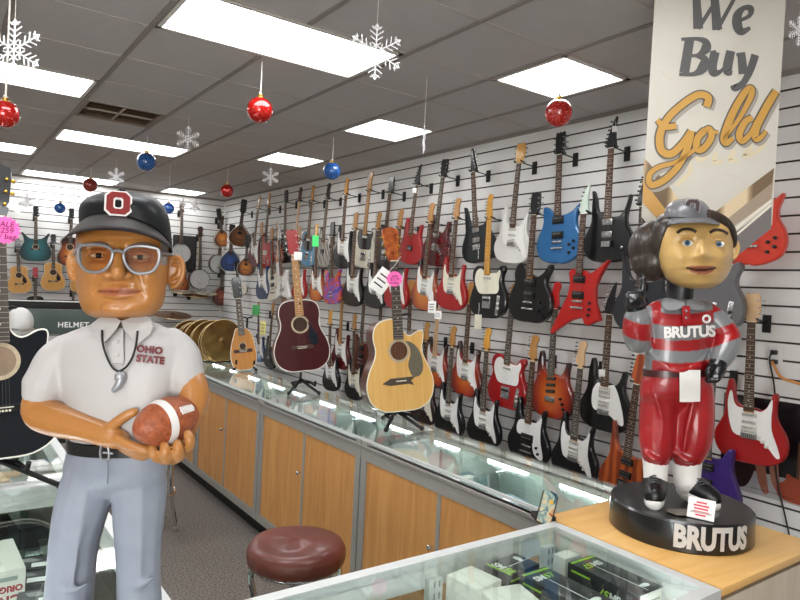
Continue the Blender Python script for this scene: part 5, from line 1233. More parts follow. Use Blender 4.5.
# local x runs towards the shop front (smaller y)
def pbox(x0, x1, z0, z1, y, m, nm): return MB().box(((x0+x1)/2, y, (z0+z1)/2), (x1-x0, .003, z1-z0)).obj(nm, m, t)
pbox(-.40, .40, 0, .545, -.002, noisemat('poster_dark', [(.35, '#0d0c0f'), (.6, '#1d1a1d'), (.75, '#35282a')], 5, .3, .4), 'sheet')
pbox(-.40, .40, 0, .13, -.0045, noisemat('poster_floor', [(.3, '#8f8c8c'), (.7, '#c3c0be')], 4, .35, .3), 'pale_floor')
P_skin = noisemat('poster_skin', [(.3, '#8a5240'), (.7, '#b57f66')], 5, .35, .3); P_hair = noisemat('poster_hair', [(.3, '#120a09'), (.7, '#35201a')], 8, .35, .3)
def pshape(pts, y, m, nm): return MB().prism(smooth_closed(pts, 4), y, y+.001).obj(nm, m, t)
pshape([(-.36, .17), (-.36, .05), (-.27, .02), (-.22, .08), (-.20, .2), (-.26, .30)], -.0065, P_hair, 'dark_figure')
pshape([(-.22, .30), (-.17, .30), (-.13, .08), (-.12, .03), (-.15, .02), (-.19, .12)], -.0072, P_skin, 'bare_leg'); pshape([(-.13, .30), (-.09, .28), (-.07, .12), (-.05, .06), (-.09, .06), (-.12, .14)], -.0076, P_skin, 'bare_arm')
pshape([(.02, .25), (.06, .26), (.09, .16), (.06, .10), (.03, .14)], -.0072, P_skin, 'bare_arm')
pshape([(-.06, .02), (.06, .01), (.10, .07), (.075, .12), (.09, .17), (.05, .16), (.01, .145), (-.03, .16), (-.04, .12), (-.08, .08)], -.008, mat('poster_guitar', '#96432c', .35), 'pictured_guitar')
pbox(.018, .032, .14, .34, -.0085, mat('poster_neck', '#5a3a2a', .4), 'pictured_neck')
pshape([(.12, .10), (.20, .02), (.30, .0), (.34, .06), (.24, .16)], -.0072, P_hair, 'dark_figure')
MB().tube([(-.26, -.008, .03), (-.12, -.008, .035), (.02, -.008, .028)], .0012, 5).obj('small_print', M_txtk, t)
MP = T(.115, -.006, .43) @ RX(PI/2)
link('lettering', textmesh('Dean', .085, M_txtw, .0006, .0004, .25, MP), t)
mb = MB()
for k, (a0, b0) in enumerate([(.06, .025), (.045, .038), (.03, .05)]): mb.tube(smooth_open([(.03+.02*k, -.006, .47), (.08, -.006, .478+.012*k), (.15+.01*k, -.006, .472+.008*k)], 4), .0022, 5)
mb.obj('wing_mark', M_txtw, t)
t = empty('power_outlet', on_x(776, 357, XR) and T(XR, on_x(776, 357, XR).y, on_x(776, 357, XR).z) @ RZ(-PI/2), 'white power outlet plate with two black plugs', 'outlet')
MB().box((0, -.004, 0), (.075, .008, .12), bev=.003).obj('plate', M_white, t)
for z in (.026, -.026): MB().box((0, -.009, z), (.034, .004, .034), bev=.0015).obj('socket', M_white, t)
for z, x in ((.026, 0), (-.026, .004)): MB().box((x, -.026, z), (.03, .034, .026), bev=.005).obj('plug', M_black, t)
ox = on_x(776, 357, XR)
def lead(label, pts, r, m, name='extension_cable'):
    o = MB().tube(smooth_open(pts, 8), r, 8).obj(name, m, None, angle=3); tag(o, label, 'cord'); return o
e = on_x(800, 384, 3.68)
lead('orange extension cord looping away from the outlet', [(XR-.05, ox.y-.004, ox.z-.026), (XR-.08, ox.y-.03, ox.z-.045), (XR-.10, ox.y-.08, ox.z-.10), (3.68, e.y, e.z), (3.66, e.y-.15, e.z-.03), (3.7, e.y-.4, e.z+.05)], .008, mat('cord_orange', '#d08a4a', .5))
b1 = on_x(775, 395, XR-.03); b2 = on_x(776, 470, XR-.03); b3 = on_x(790, 540, XR-.04)
lead('black power cord hanging straight down from the outlet', [(XR-.045, ox.y, ox.z+.02), (XR-.05, ox.y+.01, ox.z-.02), b1, b2, b3, (XR-.05, b3.y-.06, .12), (XR-.1, b3.y-.1, .01)], .0045, M_black, 'power_cable')
# black keyboard shelf and sign board beyond the foreground guitar
t = empty('sign_board', at(72, 323, 6.2) and T(.78, 5.0, 0), 'grey green sign board with white capital letters behind the coach', 'sign')
c0 = on_y(65, 322, 5.0); t.location = (c0.x, 5.0, c0.z)
MB().box((0, 0, 0), (.80, .02, .175), bev=.003).obj('board', mat('sign_green_grey', '#4a5652', .5), t)
link('lettering', textmesh('HELMET GU', .052, M_txtw, .0008, .001, 0, T(.10, -.0115, -.02) @ RX(PI/2), space=1.08), t)
for s in (-1, 1): MB().box((s*.36, .02, -.45), (.03, .03, .75+.0), 0).obj('post', M_blackm, t)
MB().box((0, .03, -.45-.36), (.80, .25, .03)).obj('post_base', M_blackm, t)
t.location.z = c0.z
p = on_y(45, 305, 8.2)
t = empty('keyboard', T(p.x, 8.2, p.z), 'black keyboard on a dark stand below the natural acoustics', 'keyboard')
MB().box((0, 0, 0), (.95, .26, .09), bev=.01).obj('case', M_blackm, t)
MB().box((0, -.09, .047), (.85, .10, .008)).obj('keys', M_white, t)
for s in (-1, 1): MB().tube([(s*.3, -.1, -.05), (-s*.3, .1, -p.z+.02)], .015, 8).obj('stand_leg', M_black, t)
p = on_y(20, 322, 4.4)
t = empty('mannequin_cloth', T(p.x, 4.4, p.z) @ Matrix.Scale(.72, 4), 'white padded helmet shell behind the black acoustic guitar', 'helmet')
MB().ball((0, 0, 0), (.10, .11, .12)).obj('shell', mat('helmet_shell', '#c9c7c4', .5), t); MB().tube([(-.09, -.06, -.05), (0, -.13, -.06), (.09, -.06, -.05)], .01, 8).obj('face_guard', M_hw, t); MB().box((0, 0, -p.z/.72/2-.05), (.05, .05, p.z/.72-.1)).obj('post', M_blackm, t); MB().box((0, 0, -(p.z)/.72+.02), (.3, .3, .04)).obj('post_base', M_blackm, t)
t.name = 'football_helmet'

# ------------------------------------------------------------------ hanging banner
BZ = 2.55
TL, TR, BL, BR = at(661, -14, BZ), at(793, -14, BZ), at(642.5, 213, BZ), at(771, 229, BZ)
bx = ((TR-TL)+(BR-BL)).normalized(); bz = ((TL-BL)+(TR-BR)).normalized(); bz = (bz - bx*bz.dot(bx)).normalized(); by = bz.cross(bx)
bo = (BL+BR)/2; t = empty('hanging_banner', frame(bo, bx, by, bz), 'tall banner reading We Buy Gold hanging behind the striped figurine', 'banner')
bw = ((TR-TL).length + (BR-BL).length)/2; bh = .98
hw_ = bw/2
outline = [(-hw_, .0), (0, -.235), (hw_, .0), (hw_, bh), (-hw_, bh)]
M_ban = noisemat('banner_cream', [(.3, '#c3beb2'), (.7, '#cfcabf')], 3, .6, 0)
MB().prism(outline, 0, .003).obj('cloth', M_ban, t)
S = (BL-BR).length/129.5   # metres per photo pixel on the banner
def bp(u, v):
    """photo pixel to banner x, z"""
    q = at(u, v, BZ); d = ray(u, v); k = (bo-CAM).dot(by)/d.dot(by); q = CAM + d*k - bo
    return (q.dot(bx), q.dot(bz))
M_b1 = noisemat('banner_gold_bar', [(.3, '#7a6650'), (.5, '#a89070'), (.7, '#d9c4a0')], 1.5, .4, .1, 'wave', 1, (1, 1, 1)); M_b2 = mat('banner_grey_bar', '#77716f', .5); M_b3 = mat('banner_cream_line', '#e9e0cf', .5); M_b4 = mat('banner_orange', '#c99a58', .5)
def poly(pts, y, m, nm): return MB().prism([bp(*p) for p in pts], y, y+.0006).obj(nm, m, t, recalc=True)
poly([(774, 168), (771.5, 190), (721, 228), (700, 232), (712, 214)], -.0012, M_b1, 'gold_band')
poly([(773, 182), (771, 199), (726, 232), (716, 228)], -.0016, mat('banner_taupe', '#a3927f', .5), 'taupe_band')
poly([(771.4, 206), (771, 228.5), (737, 256), (712, 262), (716, 246)], -.0014, M_b2, 'grey_band')
poly([(771.3, 199), (771.3, 202), (726, 238), (723, 237)], -.002, M_b3, 'cream_line'); poly([(771.2, 204), (771.2, 206.5), (728, 243), (725, 243)], -.0021, M_b3, 'cream_line')
poly([(644, 158), (649, 163), (672, 190), (690, 215), (672, 222), (643.3, 184)], -.0012, M_b1, 'gold_band')
poly([(643, 180), (674, 221), (664, 226), (642.6, 203)], -.0016, M_b4, 'orange_band')
# faint flourishes
M_fl = mat('banner_flourish', '#c9c2b6', .6)
mb = MB()
for pts in ([(690, 20), (705, 2), (730, 6), (742, 30), (728, 55), (705, 62), (690, 75)], [(735, 40), (752, 44), (758, 60), (742, 72), (725, 62)], [(660, 70), (672, 80), (690, 76), (688, 62), (672, 66)], [(700, 195), (716, 176), (740, 178), (748, 196), (732, 208), (715, 200)]):
    mb = MB().tube(smooth_open([(bp(*p)[0], -.0008, bp(*p)[1]) for p in pts], 6), .004, 6)
    mb.v = [Vector((v.x, -.0004 + (v.y+.0008)*.05, v.z)) for v in mb.v]; mb.obj('flourish', M_fl, t)
M_grey = mat('banner_grey_letters', '#5c5b5a', .5); M_gold2 = mat('banner_gold_letters', '#c4964a', .5); M_out = mat('banner_letter_shadow', '#6a6256', .5)
def stroke(mb, pts, w, y, th=.0006, n=6):
    """flat pen stroke: (u, v[, width scale]) in photo pixels of the banner plane"""
    P = smooth_open([(p[0], p[1], p[2] if len(p) > 2 else 1.) for p in pts], n) if len(pts) > 2 else [(p[0], p[1], p[2] if len(p) > 2 else 1.) for p in pts]
    Q = [bp(a[0], a[1]) for a in P]; L = []; R = []
    for i in range(len(Q)):
        a, b = Q[max(0, i-1)], Q[min(len(Q)-1, i+1)]; dx, dz = b[0]-a[0], b[1]-a[1]; l = math.hypot(dx, dz) or 1; ww = w*P[i][2]*S/2
        L.append((Q[i][0]-dz/l*ww, Q[i][1]+dx/l*ww)); R.append((Q[i][0]+dz/l*ww, Q[i][1]-dx/l*ww))
    n_ = len(Q); vs = [(x, y, z) for x, z in L] + [(x, y, z) for x, z in R]
    mb.add(vs, [(i, i+1, n_+i+1, n_+i) for i in range(n_-1)])
def letters(name, strokes, w, y, m):
    mb = MB(); 
    for k, s_ in enumerate(strokes): stroke(mb, s_, w, y - .00002*k)
    return mb.obj(name, m, t, recalc=False)
W_ = [[(696, -6, .8), (698, 29, 1.05)], [(698, 29, .45), (719, -4, .4)], [(714, -6, .85), (717, 30, 1.05)], [(717, 30, .45), (735, -3, .4)], [(691, -5, .35), (704, -5.5, .35)], [(728, -3, .35), (740, -2, .35)]]
e_ = [[(739, 21, .35), (749, 16, .45), (750.5, 9, .7), (744, 8, .5), (737.5, 15, .9), (737, 25, 1.05), (741, 32, .8), (750, 28, .35)]]
B_L = [[(689.5, 39, 1.), (684, 73, 1.05)], [(681, 39.5, .35), (696, 39, .4), (705, 42, .75), (705.5, 49, 1.05), (698, 55, .4), (688, 56, .35)], [(695, 55.5, .35), (704, 59, .8), (702.5, 68, 1.1), (694, 74, .5), (679, 74.5, .35)]]
u_L = [[(715, 52, .95), (712, 66, 1.), (714, 73, .85), (721, 71, .4), (727, 63, .35)], [(730.5, 51, .95), (727, 70, 1.), (732, 73, .45)], [(710, 53, .35), (716, 52, .4)]]
y_L = [[(741, 54, .85), (743, 74, 1.)], [(755, 55, .85), (750, 70, .8), (743, 83, .7), (735, 88, .8), (733, 85, .6)], [(736, 55, .35), (745, 54, .4)]]
for nm, s_ in (('letter_w', W_), ('letter_e', e_), ('letter_b', B_L), ('letter_u', u_L), ('letter_y', y_L)): letters(nm, s_, 9.5, -.0022, M_grey)
Gs = [[(706, 107, 1.), (708, 98, 1.), (698, 95, .95), (683, 104, .95), (668, 118, .95), (660, 134, 1.05), (661, 150, 1.05), (671, 154, 1.), (683, 143, .95), (691, 131, .9)], [(657, 120, .7), (664, 127, .8), (676, 126, .8)], [(691, 131, 1.), (687, 148, .95), (678, 166, .9), (664, 180, .9), (651, 185, .9), (649, 175, .75), (659, 167, .65), (676, 162, .6), (694, 150, .55)]]
os_ = [[(705, 130, .9), (697, 139, .95), (697, 149, 1.), (704, 148, .9), (711, 137, .9), (709, 129, .8), (704, 131, .7)], [(710, 131, .5), (718, 133, .5)]]
ls_ = [[(722, 140, .5), (738, 120, .6), (750, 98, .8), (751, 89, .85), (745, 92, .9), (733, 112, 1.), (724, 136, 1.05), (726, 143, .9), (733, 138, .55)]]
ds_ = [[(752, 118, .8), (745, 122, .9), (739, 134, .95), (742, 141, .9), (750, 134, .7), (757, 121, .7)], [(776, 91, .95), (768, 104, 1.05), (757, 125, 1.05), (755, 138, .95), (760, 138, .7), (766, 131, .5)]]
GL = Gs + os_ + ls_ + ds_
sh2 = [[(p[0]+2.4, p[1]+2.4, p[2]) for p in s_] for s_ in GL]
mb = MB()
for s_ in sh2: stroke(mb, s_, 10.5, -.0016)
mb.obj('letter_shadow', mat('banner_soft_shadow', '#a19a90', .6), t, recalc=False)
refl = [[(694, 155, .6), (700, 160, .8), (708, 154, .6)], [(716, 152, .6), (714, 162, .8), (723, 161, .6)], [(735, 150, .6), (730, 160, .8), (738, 160, .5)], [(752, 146, .6), (744, 156, .8), (756, 152, .6), (766, 143, .5)], [(676, 186, .6), (690, 172, .6), (688, 160, .6)]]
mb = MB()
for s_ in refl: stroke(mb, s_, 7, -.0012)
mb.obj('letter_reflection', mat('banner_pale_gold', '#d3c6a6', .6), t, recalc=False)
for nm, s_ in (('letter_g', Gs), ('letter_o', os_), ('letter_l', ls_), ('letter_d', ds_)):
    lo = letters(nm, s_, 7.0, -.0030, M_gold2)
    mb = MB()
    for k_ in s_: stroke(mb, k_, 10.2, -.0024)
    mb.obj('outline', M_out, lo, recalc=False)
for s in (-1, 1):
    MB().tube([(s*hw_*.9, .001, bh), (s*hw_*.9, .001, bh+.25)], .002, 6).obj('hanging_cord', M_blackm, t)
MB().tube([(-hw_, .001, bh), (hw_, .001, bh)], .008, 8).obj('top_rod', M_blackm, t)
# ================================================================== THE TWO FIGURINES
def lerp_table(tb, v):
    if v <= tb[0][0]: return tb[0][1:]
    for a, b in zip(tb, tb[1:]):
        if v <= b[0]:
            t = (v-a[0])/(b[0]-a[0]); return [x+(y-x)*t for x, y in zip(a[1:], b[1:])]
    return tb[-1][1:]
class Fig:
    """a standing figurine; measured in photo pixels at its own distance, d = towards the viewer"""
    def __init__(s, name, z0, u0, base, label, cat, group=None):
        s.z0 = z0; s.px = z0/F
        c = Vector((CAM.x-base.x, CAM.y-base.y, 0)).normalized(); x = (-c).cross(Vector((0, 0, 1))).normalized()
        s.M = frame(base, x, -c, (0, 0, 1)); s.inv = s.M.inverted()
        s.root = empty(name, s.M, label, cat, group)
    def p(s, u, v, d=0.): return s.inv @ at(u, v, s.z0 - d*s.px)
    def uv(s, co):
        w = s.M @ Vector(co) - CAM; z = w.dot(WV); return 400+F*w.dot(RV)/z, 300-F*w.dot(UV)/z
    def ring(s, v, cu, a, f, b, n=48, e=2.3, tilt=0., bump=None, dc=0.):
        o = []
        for k in range(n):
            t = 2*PI*k/n; c, q = math.cos(t), math.sin(t)
            x = a*math.copysign(abs(c)**(2/e), c); y = (f if q > 0 else b)*math.copysign(abs(q)**(2/e), q)
            if bump and q > 0: y += bump(cu+x, v)*min(1, q*1.6)
            o.append(s.p(cu+x, v+tilt*(y/max(f, 1)), y+dc))
        return o
    def loft(s, mb, tb, v0, v1, n=20, **kw):
        rings = []
        for k in range(n+1):
            v = v0+(v1-v0)*k/n; cu, a, f, b = lerp_table(tb, v)[:4]; rings.append(s.ring(v, cu, a, f, b, **kw))
        return mb.loft(rings)
    def limb(s, mb, pts, mi=0, n=14, sm=4):
        P = smooth_open([(p[0], p[1], p[2], p[3]) for p in pts], sm) if len(pts) > 2 else pts
        return mb.limb([s.p(q[0], q[1], q[2]) for q in P], [q[3]*s.px for q in P], n, mi)
    def depth(s, tb, u, v, e=2.3):
        cu, a, f, b = lerp_table(tb, v)[:4]; k = min(1, abs(u-cu)/a); return f*(1-k**e)**(1/e)
    def tube(s, mb, pts, r, n=8, mi=0, closed=False, sm=5):
        P = smooth_closed(pts, sm) if closed else (smooth_open(pts, sm) if len(pts) > 2 else pts)
        return mb.tube([s.p(*q) for q in P], r*s.px, n, mi, None, closed)
    def plate(s, mb, pts, th=1.2, mi=0):
        n = len(pts); A = [s.p(*q) for q in pts]; B = [s.p(q[0], q[1], q[2]-th) for q in pts]
        return mb.add(A+B, [list(range(n)), list(range(n, 2*n))[::-1]] + [(i, n+i, n+(i+1) % n, (i+1) % n) for i in range(n)], mi)
    def ball(s, mb, u, v, d, ru, rv, rd, mi=0, rot=None, nu=24, nv=16):
        q = s.px; M = Matrix.Translation(s.p(u, v, d)) @ (rot if rot is not None else I4)
        return mb.ball((0, 0, 0), (ru*q, rd*q, rv*q), mi, M, nu, nv)
    def text(s, body, u, v, size, m, tb, parent, lift=1.0, bold=.0, tilt=0., e=2.3, ext=.0008, space=1.):
        """lettering laid on the surface described by tb"""
        me = textmesh(body, size*s.px, m, ext, bold, 0, RX(PI/2), space=space)
        ct, st = math.cos(tilt), math.sin(tilt)
        for vt in me.vertices:
            x, z = vt.co.x/s.px, vt.co.z/s.px; uu = u + x*ct + z*st; vv = v - z*ct + x*st
            d = s.depth(tb, uu, vv, e) + lift + (-vt.co.y/s.px)
            vt.co = s.p(uu, vv, d)
        me.update(); return link('lettering', me, parent)
def bumps(L):
    def f(u, v): return sum(a*math.exp(-((u-x)/su)**2-((v-y)/sv)**2) for x, y, su, sv, a in L)
    return f
def block_o(fig, u, v, w, h, d, parent, m_in, m_out, yaw=0., name='block_letter_badge', tilt=0.):
    """octagonal block O with a contrasting border"""
    q = fig.px; M = Matrix.Translation(fig.p(u, v, d)) @ RZ(yaw) @ RX(tilt)
    def octo(a, b, c): return [(-a+c, -b), (a-c, -b), (a, -b+c), (a, b-c), (a-c, b), (-a+c, b), (-a, b-c), (-a, -b+c)]
    W, Hh = w*q/2, h*q/2
    def ring(o, i, y0, y1, mb, mi):
        n = len(o); vs = [(x, y0, z) for x, z in o]+[(x, y0, z) for x, z in i]+[(x, y1, z) for x, z in o]+[(x, y1, z) for x, z in i]; fs = []
        for k in range(n):
            j = (k+1) % n; fs += [(k, j, n+j, n+k), (k, 2*n+k, 2*n+j, j), (n+k, n+j, 3*n+j, 3*n+k)]
        mb.add(vs, fs, mi, M)
    mb = MB()
    ring(octo(W, Hh, W*.42), octo(W*.24, Hh*.34, W*.10), -.0006, .004, mb, 1)
    ring(octo(W*.86, Hh*.89, W*.36), octo(W*.36, Hh*.46, W*.14), -.0018, .004, mb, 0)
    return mb.obj(name, [m_in, m_out], parent)

# ------------------------------------------------------------------ the coach
base1 = on_z(118, 640, CT+.006)
A = Fig('coach_figurine', 1.35, 118, Vector((.315, 1.415, CT+.006)), 'large bobblehead coach figurine in black cap and white polo holding a football', 'figurine')
R = A.root
M_skin = vcolmat('painted_skin', .38, .25)
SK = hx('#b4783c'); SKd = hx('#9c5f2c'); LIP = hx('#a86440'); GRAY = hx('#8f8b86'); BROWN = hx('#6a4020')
headT = [(212, 124, 12, 12, 12), (218, 124, 36, 32, 34), (225, 123.5, 43, 38, 42), (235, 122.5, 47, 42, 46), (250, 122, 46.5, 42, 46), (265, 121.5, 46, 42, 45), (280, 121.5, 45.5, 43, 43), (295, 121.5, 44, 42, 40), (305, 121.5, 41.5, 40, 36), (311, 121, 38, 37, 32), (315, 120.5, 33, 32, 27), (318, 120, 25, 25, 20), (320.5, 120, 13, 13, 10)]
hb = bumps([(119, 252, 5, 10, 6), (118.5, 265, 5.5, 9, 12), (118, 273.5, 7.5, 5.5, 16), (107.5, 276, 4.2, 4, 6.5), (129.5, 276.5, 4.2, 4, 6.5), (98, 243, 14, 4.5, 3.5), (142, 244, 14, 4.5, 3.5), (98, 256, 11, 6, -4.5), (141, 257, 11, 6, -4.5),
    (88, 273, 9, 8, 3), (150, 274, 9, 8, 3), (98, 282, 3., 8, -3.6), (140, 283, 3., 8, -3.6), (118, 281.5, 10, 2., -2.5), (119, 287.3, 15, 2.2, 1.8), (119, 295.5, 13, 2.6, 2.4), (119, 291.3, 20, 1.5, -2.6), (119, 302, 12, 3, -1.6), (120, 311, 13, 5, 4), (119, 281, 2.5, 3.5, -1.2), (95, 293, 3, 8, -1.2), (144, 294, 3, 8, -1.2),
    (90, 300, 12, 8, 1.5), (150, 301, 12, 8, 1.5), (120, 234, 30, 1.4, -.8), (120, 239, 26, 1.2, -.8)])
mb = MB(); rings = []; uvl = []
vs_ = [212+(320.5-212)*k/96 for k in range(97)]
for v in vs_:
    cu, a, f, b = lerp_table(headT, v); rings.append(A.ring(v, cu, a, f, b, 150, 2.5, 0, hb))
mb.loft(rings)
A.limb(mb, [(123, 306, -6, 21), (125, 322, -6, 20), (126, 338, -6, 22)])
# ears
for (eu, ev, sx, sy, dd, rt) in ((75, 266, 7, 16, -6, .12), (174.5, 272, 9.5, 17, -6, -.10)):
    A.ball(mb, eu, ev, dd, sx, sy, 4.5, 0, RY(rt))
    sg = -1 if eu < 100 else 1
    A.tube(mb, [(eu-sg*sx*.5, ev-sy*.75, dd+4), (eu+sg*sx*.35, ev-sy*.9, dd+4.5), (eu+sg*sx*.92, ev-sy*.45, dd+4.5), (eu+sg*sx*.85, ev+sy*.25, dd+4.5), (eu+sg*sx*.2, ev+sy*.8, dd+4.5), (eu-sg*sx*.4, ev+sy*.88, dd+4)], 2.3)
    A.tube(mb, [(eu-sg*1, ev-sy*.45, dd+4.5), (eu+sg*sx*.45, ev-sy*.4, dd+4.5), (eu+sg*sx*.4, ev+sy*.15, dd+5), (eu-sg*sx*.25, ev+sy*.4, dd+5)], 1.9)
def sd(u, v, k=0): return A.depth(headT, u, v, 2.5)+hb(u, v)+k
A.limb(mb, [(119, 251, sd(119, 251, -2.5), 3.6), (118.5, 262, sd(118.5, 262, -3), 4.6), (118, 272.5, sd(118, 272.5, -4.5), 6.6)])
for wu in (108.5, 128): A.ball(mb, wu, 275.5, sd(wu, 275.5, -1.5), 4.4, 4., 4.5)
A.limb(mb, [(82, 248.5, sd(82, 248, -2), 2.4), (92, 244.5, sd(92, 244, -1.5), 3.2), (108, 246.5, sd(108, 246, -1.5), 3)]); A.limb(mb, [(159, 249.5, sd(159, 249, -2), 2.4), (148, 245.5, sd(148, 245, -1.5), 3.2), (131, 247, sd(131, 247, -1.5), 3)])
A.limb(mb, [(103, 274, sd(103, 274, -2.5), 3), (97, 283, sd(97, 283, -.5), 3.2), (91, 292, sd(91, 292, -2), 3)]); A.limb(mb, [(134, 275, sd(134, 275, -2.5), 3), (141, 284, sd(141, 284, -.5), 3.2), (147, 293, sd(147, 293, -2), 3)])
A.limb(mb, [(101, 290.6, sd(101, 289, -1.2), 1.6), (112, 288.3, sd(112, 288, -.6), 2.2), (119, 288.8, sd(119, 288, -.7), 2.2), (126, 288.5, sd(126, 288, -.6), 2.2), (138, 291.2, sd(138, 290, -1.2), 1.6)])
A.limb(mb, [(103, 294, sd(103, 295, -1.2), 1.7), (119, 295.8, sd(119, 296, -.4), 2.8), (136, 294.4, sd(136, 295, -1.2), 1.7)])
A.ball(mb, 120, 308, sd(120, 308, -9), 17, 9, 9.5)
ho = blob(mb, 'head', M_skin, R, .0022, 5, .5)
def headcol(co):
    u, v = A.uv(co); c = SK
    if co.y < -.03:
        if abs(v-291.8+.0012*(u-119)**2) < 1.0 and 98 < u < 141: c = hx('#7a3c22')
        elif 286 < v < 297 and abs(u-119) < 20*math.sqrt(max(0, 1-((v-291.8)/4.6)**2)): c = LIP
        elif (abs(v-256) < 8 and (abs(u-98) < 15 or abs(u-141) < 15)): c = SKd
    if (u > 161 and 240 < v < 265 and u < 168) or (u < 82 and 243 < v < 262 and u > 75): c = GRAY
    return c
setcol(ho.data, headcol)
M_eyew = mat('eye_white', '#b5a28c', .35, coat=.2); M_iris = mat('iris_brown', '#1a0f0a', .4, coat=.1, spec=.2)
for (eu, ev) in ((99, 255.5), (140.5, 257)):
    d0 = A.depth(headT, eu, ev, 2.5) - 4
    mb = MB(); A.ball(mb, eu, ev, d0-1.2, 8, 3.2, 5); e_o = mb.obj('eye', M_eyew, ho, angle=3)
    mb = MB(); A.ball(mb, eu-.5, ev, d0+2.6, 2.9, 2.9, 1.6); mb.obj('iris', M_iris, e_o, angle=3)
    mb = MB(); A.tube(mb, [(eu-10, ev+.8, d0+1), (eu-5, ev-3.2, d0+3.8), (eu+2, ev-3.8, d0+4), (eu+10, ev, d0+1)], 1.7); A.tube(mb, [(eu-9, ev+2, d0+1), (eu, ev+4.2, d0+3.2), (eu+9, ev+2, d0+1)], 1.5)
    lo = mb.obj('eyelid', M_skin, ho, angle=3); setcol(lo.data, lambda co: SKd)
for pts in ([(84, 247), (92, 243.5), (102, 243), (109, 246)], [(130, 246.5), (139, 243.5), (149, 244), (157, 248)]):
    mb = MB(); A.tube(mb, [(u, v, A.depth(headT, u, v, 2.5)+hb(u, v)*.9+.3) for u, v in pts], 1.5); mb.obj('eyebrow', mat('brow_grey', '#6a5140', .7), ho)
# glasses
M_gfr = mat('glasses_silver', '#8f9094', .35, .4)
g_ = MB()
def gl(u, v): return A.depth(headT, u, v, 2.5)*.35 + 33
LL_ = [(79.5, 247.5), (87, 244.8), (98, 244.6), (109, 247.5), (112.6, 254), (109.5, 264), (103, 270.5), (94, 272.3), (84.5, 269.5), (79, 260)]
LR_ = [(123.8, 253.5), (128.5, 248), (139, 246), (151, 247.2), (158.8, 250.5), (158.5, 262), (152.5, 271), (142, 273.6), (132.5, 271.5), (125.5, 263)]
for Lp in (LL_, LR_):
    A.tube(g_, [(u, v, gl(u, v)+6) for u, v in Lp], 1.45, 8, closed=True, sm=4)
A.tube(g_, [(112, 251.5, gl(112, 251)+6.5), (118, 250.5, gl(118, 250)+8), (124, 252.5, gl(124, 252)+6.5)], 1.5)
A.tube(g_, [(158.5, 252.5, gl(158, 252)+5), (165, 253.5, 24), (173, 255, 0)], 1.5); A.tube(g_, [(79.5, 249, gl(79, 249)+5), (75.5, 251, 20), (74, 254, 0)], 1.5)
go = g_.obj('glasses', M_gfr, R)
for Lp in (LL_, LR_):
    mb = MB(); A.plate(mb, smooth_closed([(u, v, gl(u, v)+6) for u, v in Lp], 3), .5); mb.obj('lens', glassmat('lens_glass', (.93, .89, .84, 1), .04), go)
# cap
M_cap = noisemat('cap_leather', [(.3, '#0d0e10'), (.6, '#15171a'), (.8, '#202226')], 9, .5, .06); M_brim = mat('cap_brim', '#1d1312', .55, spec=.2); M_cap.node_tree.nodes['Principled BSDF'].inputs['Specular IOR Level'].default_value = .25
rings = []
for k in range(25):
    t = k/24; prof = (1-t**4.2)**(1/2.2) if t < 1 else .02; o = []
    for i in range(72):
        th = 2*PI*i/72; c, q = math.cos(th), math.sin(th)
        cu = 126-4*t; u = cu+46.5*prof*math.copysign(abs(c)**.9, c); d = (47 if q > 0 else 50)*prof*math.copysign(abs(q)**.9, q)
        vr = 240 + (u-126)*.24 - (24*q if q > 0 else 26*q*-1*-1*.9)
        if q < 0: vr = 240 + (u-126)*.24 + 24*(-q)
        o.append(A.p(u, vr+(191-vr)*t, d))
    rings.append(o)
cro = MB().loft(rings).obj('cap', M_cap, R, angle=1.5)
mb = MB(); A.ball(mb, 122, 190.5, 0, 3.5, 2, 3.5); mb.obj('cap_button', M_cap, cro, angle=3)
mb = MB()
for uu in (94, 158):
    A.tube(mb, [(uu+(122-uu)*t*t, 219+(uu-126)*.12-27*t, 47*math.sqrt(max(0, 1-((uu-126)/47)**2))*(1-t*t*.8)+1) for t in (0, .3, .6, .85, 1)], .5, 5)
mb.obj('cap_seam', M_blackm, cro)
n_ = 41; top, bot = [], []
rows = []
for j in range(7):
    s_ = j/6; row = []
    for i in range(n_):
        ph = -1.52+3.04*i/(n_-1); si, co_ = math.sin(ph), math.cos(ph)
        ui, di, vi = 125+45.5*si, 45*co_**.9, 240+45*si*.24-24*co_**.9
        uo = 121+(57 if si < 0 else 51.5)*si; do = 45*co_**.9+40*co_**.75; vo = 229+8.5*si*si+(uo-121)*.10+(5*si*si*si if si > 0 else 5*si**4)
        row.append((ui+(uo-ui)*s_, vi+(vo-vi)*s_ - 2.5*math.sin(PI*s_)*co_, di+(do-di)*s_))
    rows.append(row)
mb = MB(); P_ = [[A.p(*q) for q in r] for r in rows]; Q_ = [[A.p(q[0], q[1]+2.0, q[2]) for q in r] for r in rows]
vs = [p for r in P_ for p in r]+[p for r in Q_ for p in r]; N_ = 7*n_; fs = []
for j in range(6):
    for i in range(n_-1):
        a = j*n_+i; fs += [(a, a+1, a+n_+1, a+n_), (N_+a, N_+a+n_, N_+a+n_+1, N_+a+1)]
for i in range(n_-1): fs += [(6*n_+i, 6*n_+i+1, N_+6*n_+i+1, N_+6*n_+i), (i, N_+i, N_+i+1, i+1)]
for j in range(6): fs += [(j*n_, j*n_+n_, N_+j*n_+n_, N_+j*n_), (j*n_+n_-1, N_+j*n_+n_-1, N_+(j+1)*n_+n_-1, (j+1)*n_+n_-1)]
mb.add(vs, fs); mb.obj('cap_brim', M_brim, cro, angle=1.2)
M_lred = mat('logo_red', '#7c1513', .6); M_lwhite = mat('logo_white', '#e2dedb', .4)
block_o(A, 118.3, 203.3, 23.5, 24.5, 49.5, cro, M_lred, M_lwhite, 0, 'letter_badge', -.28)
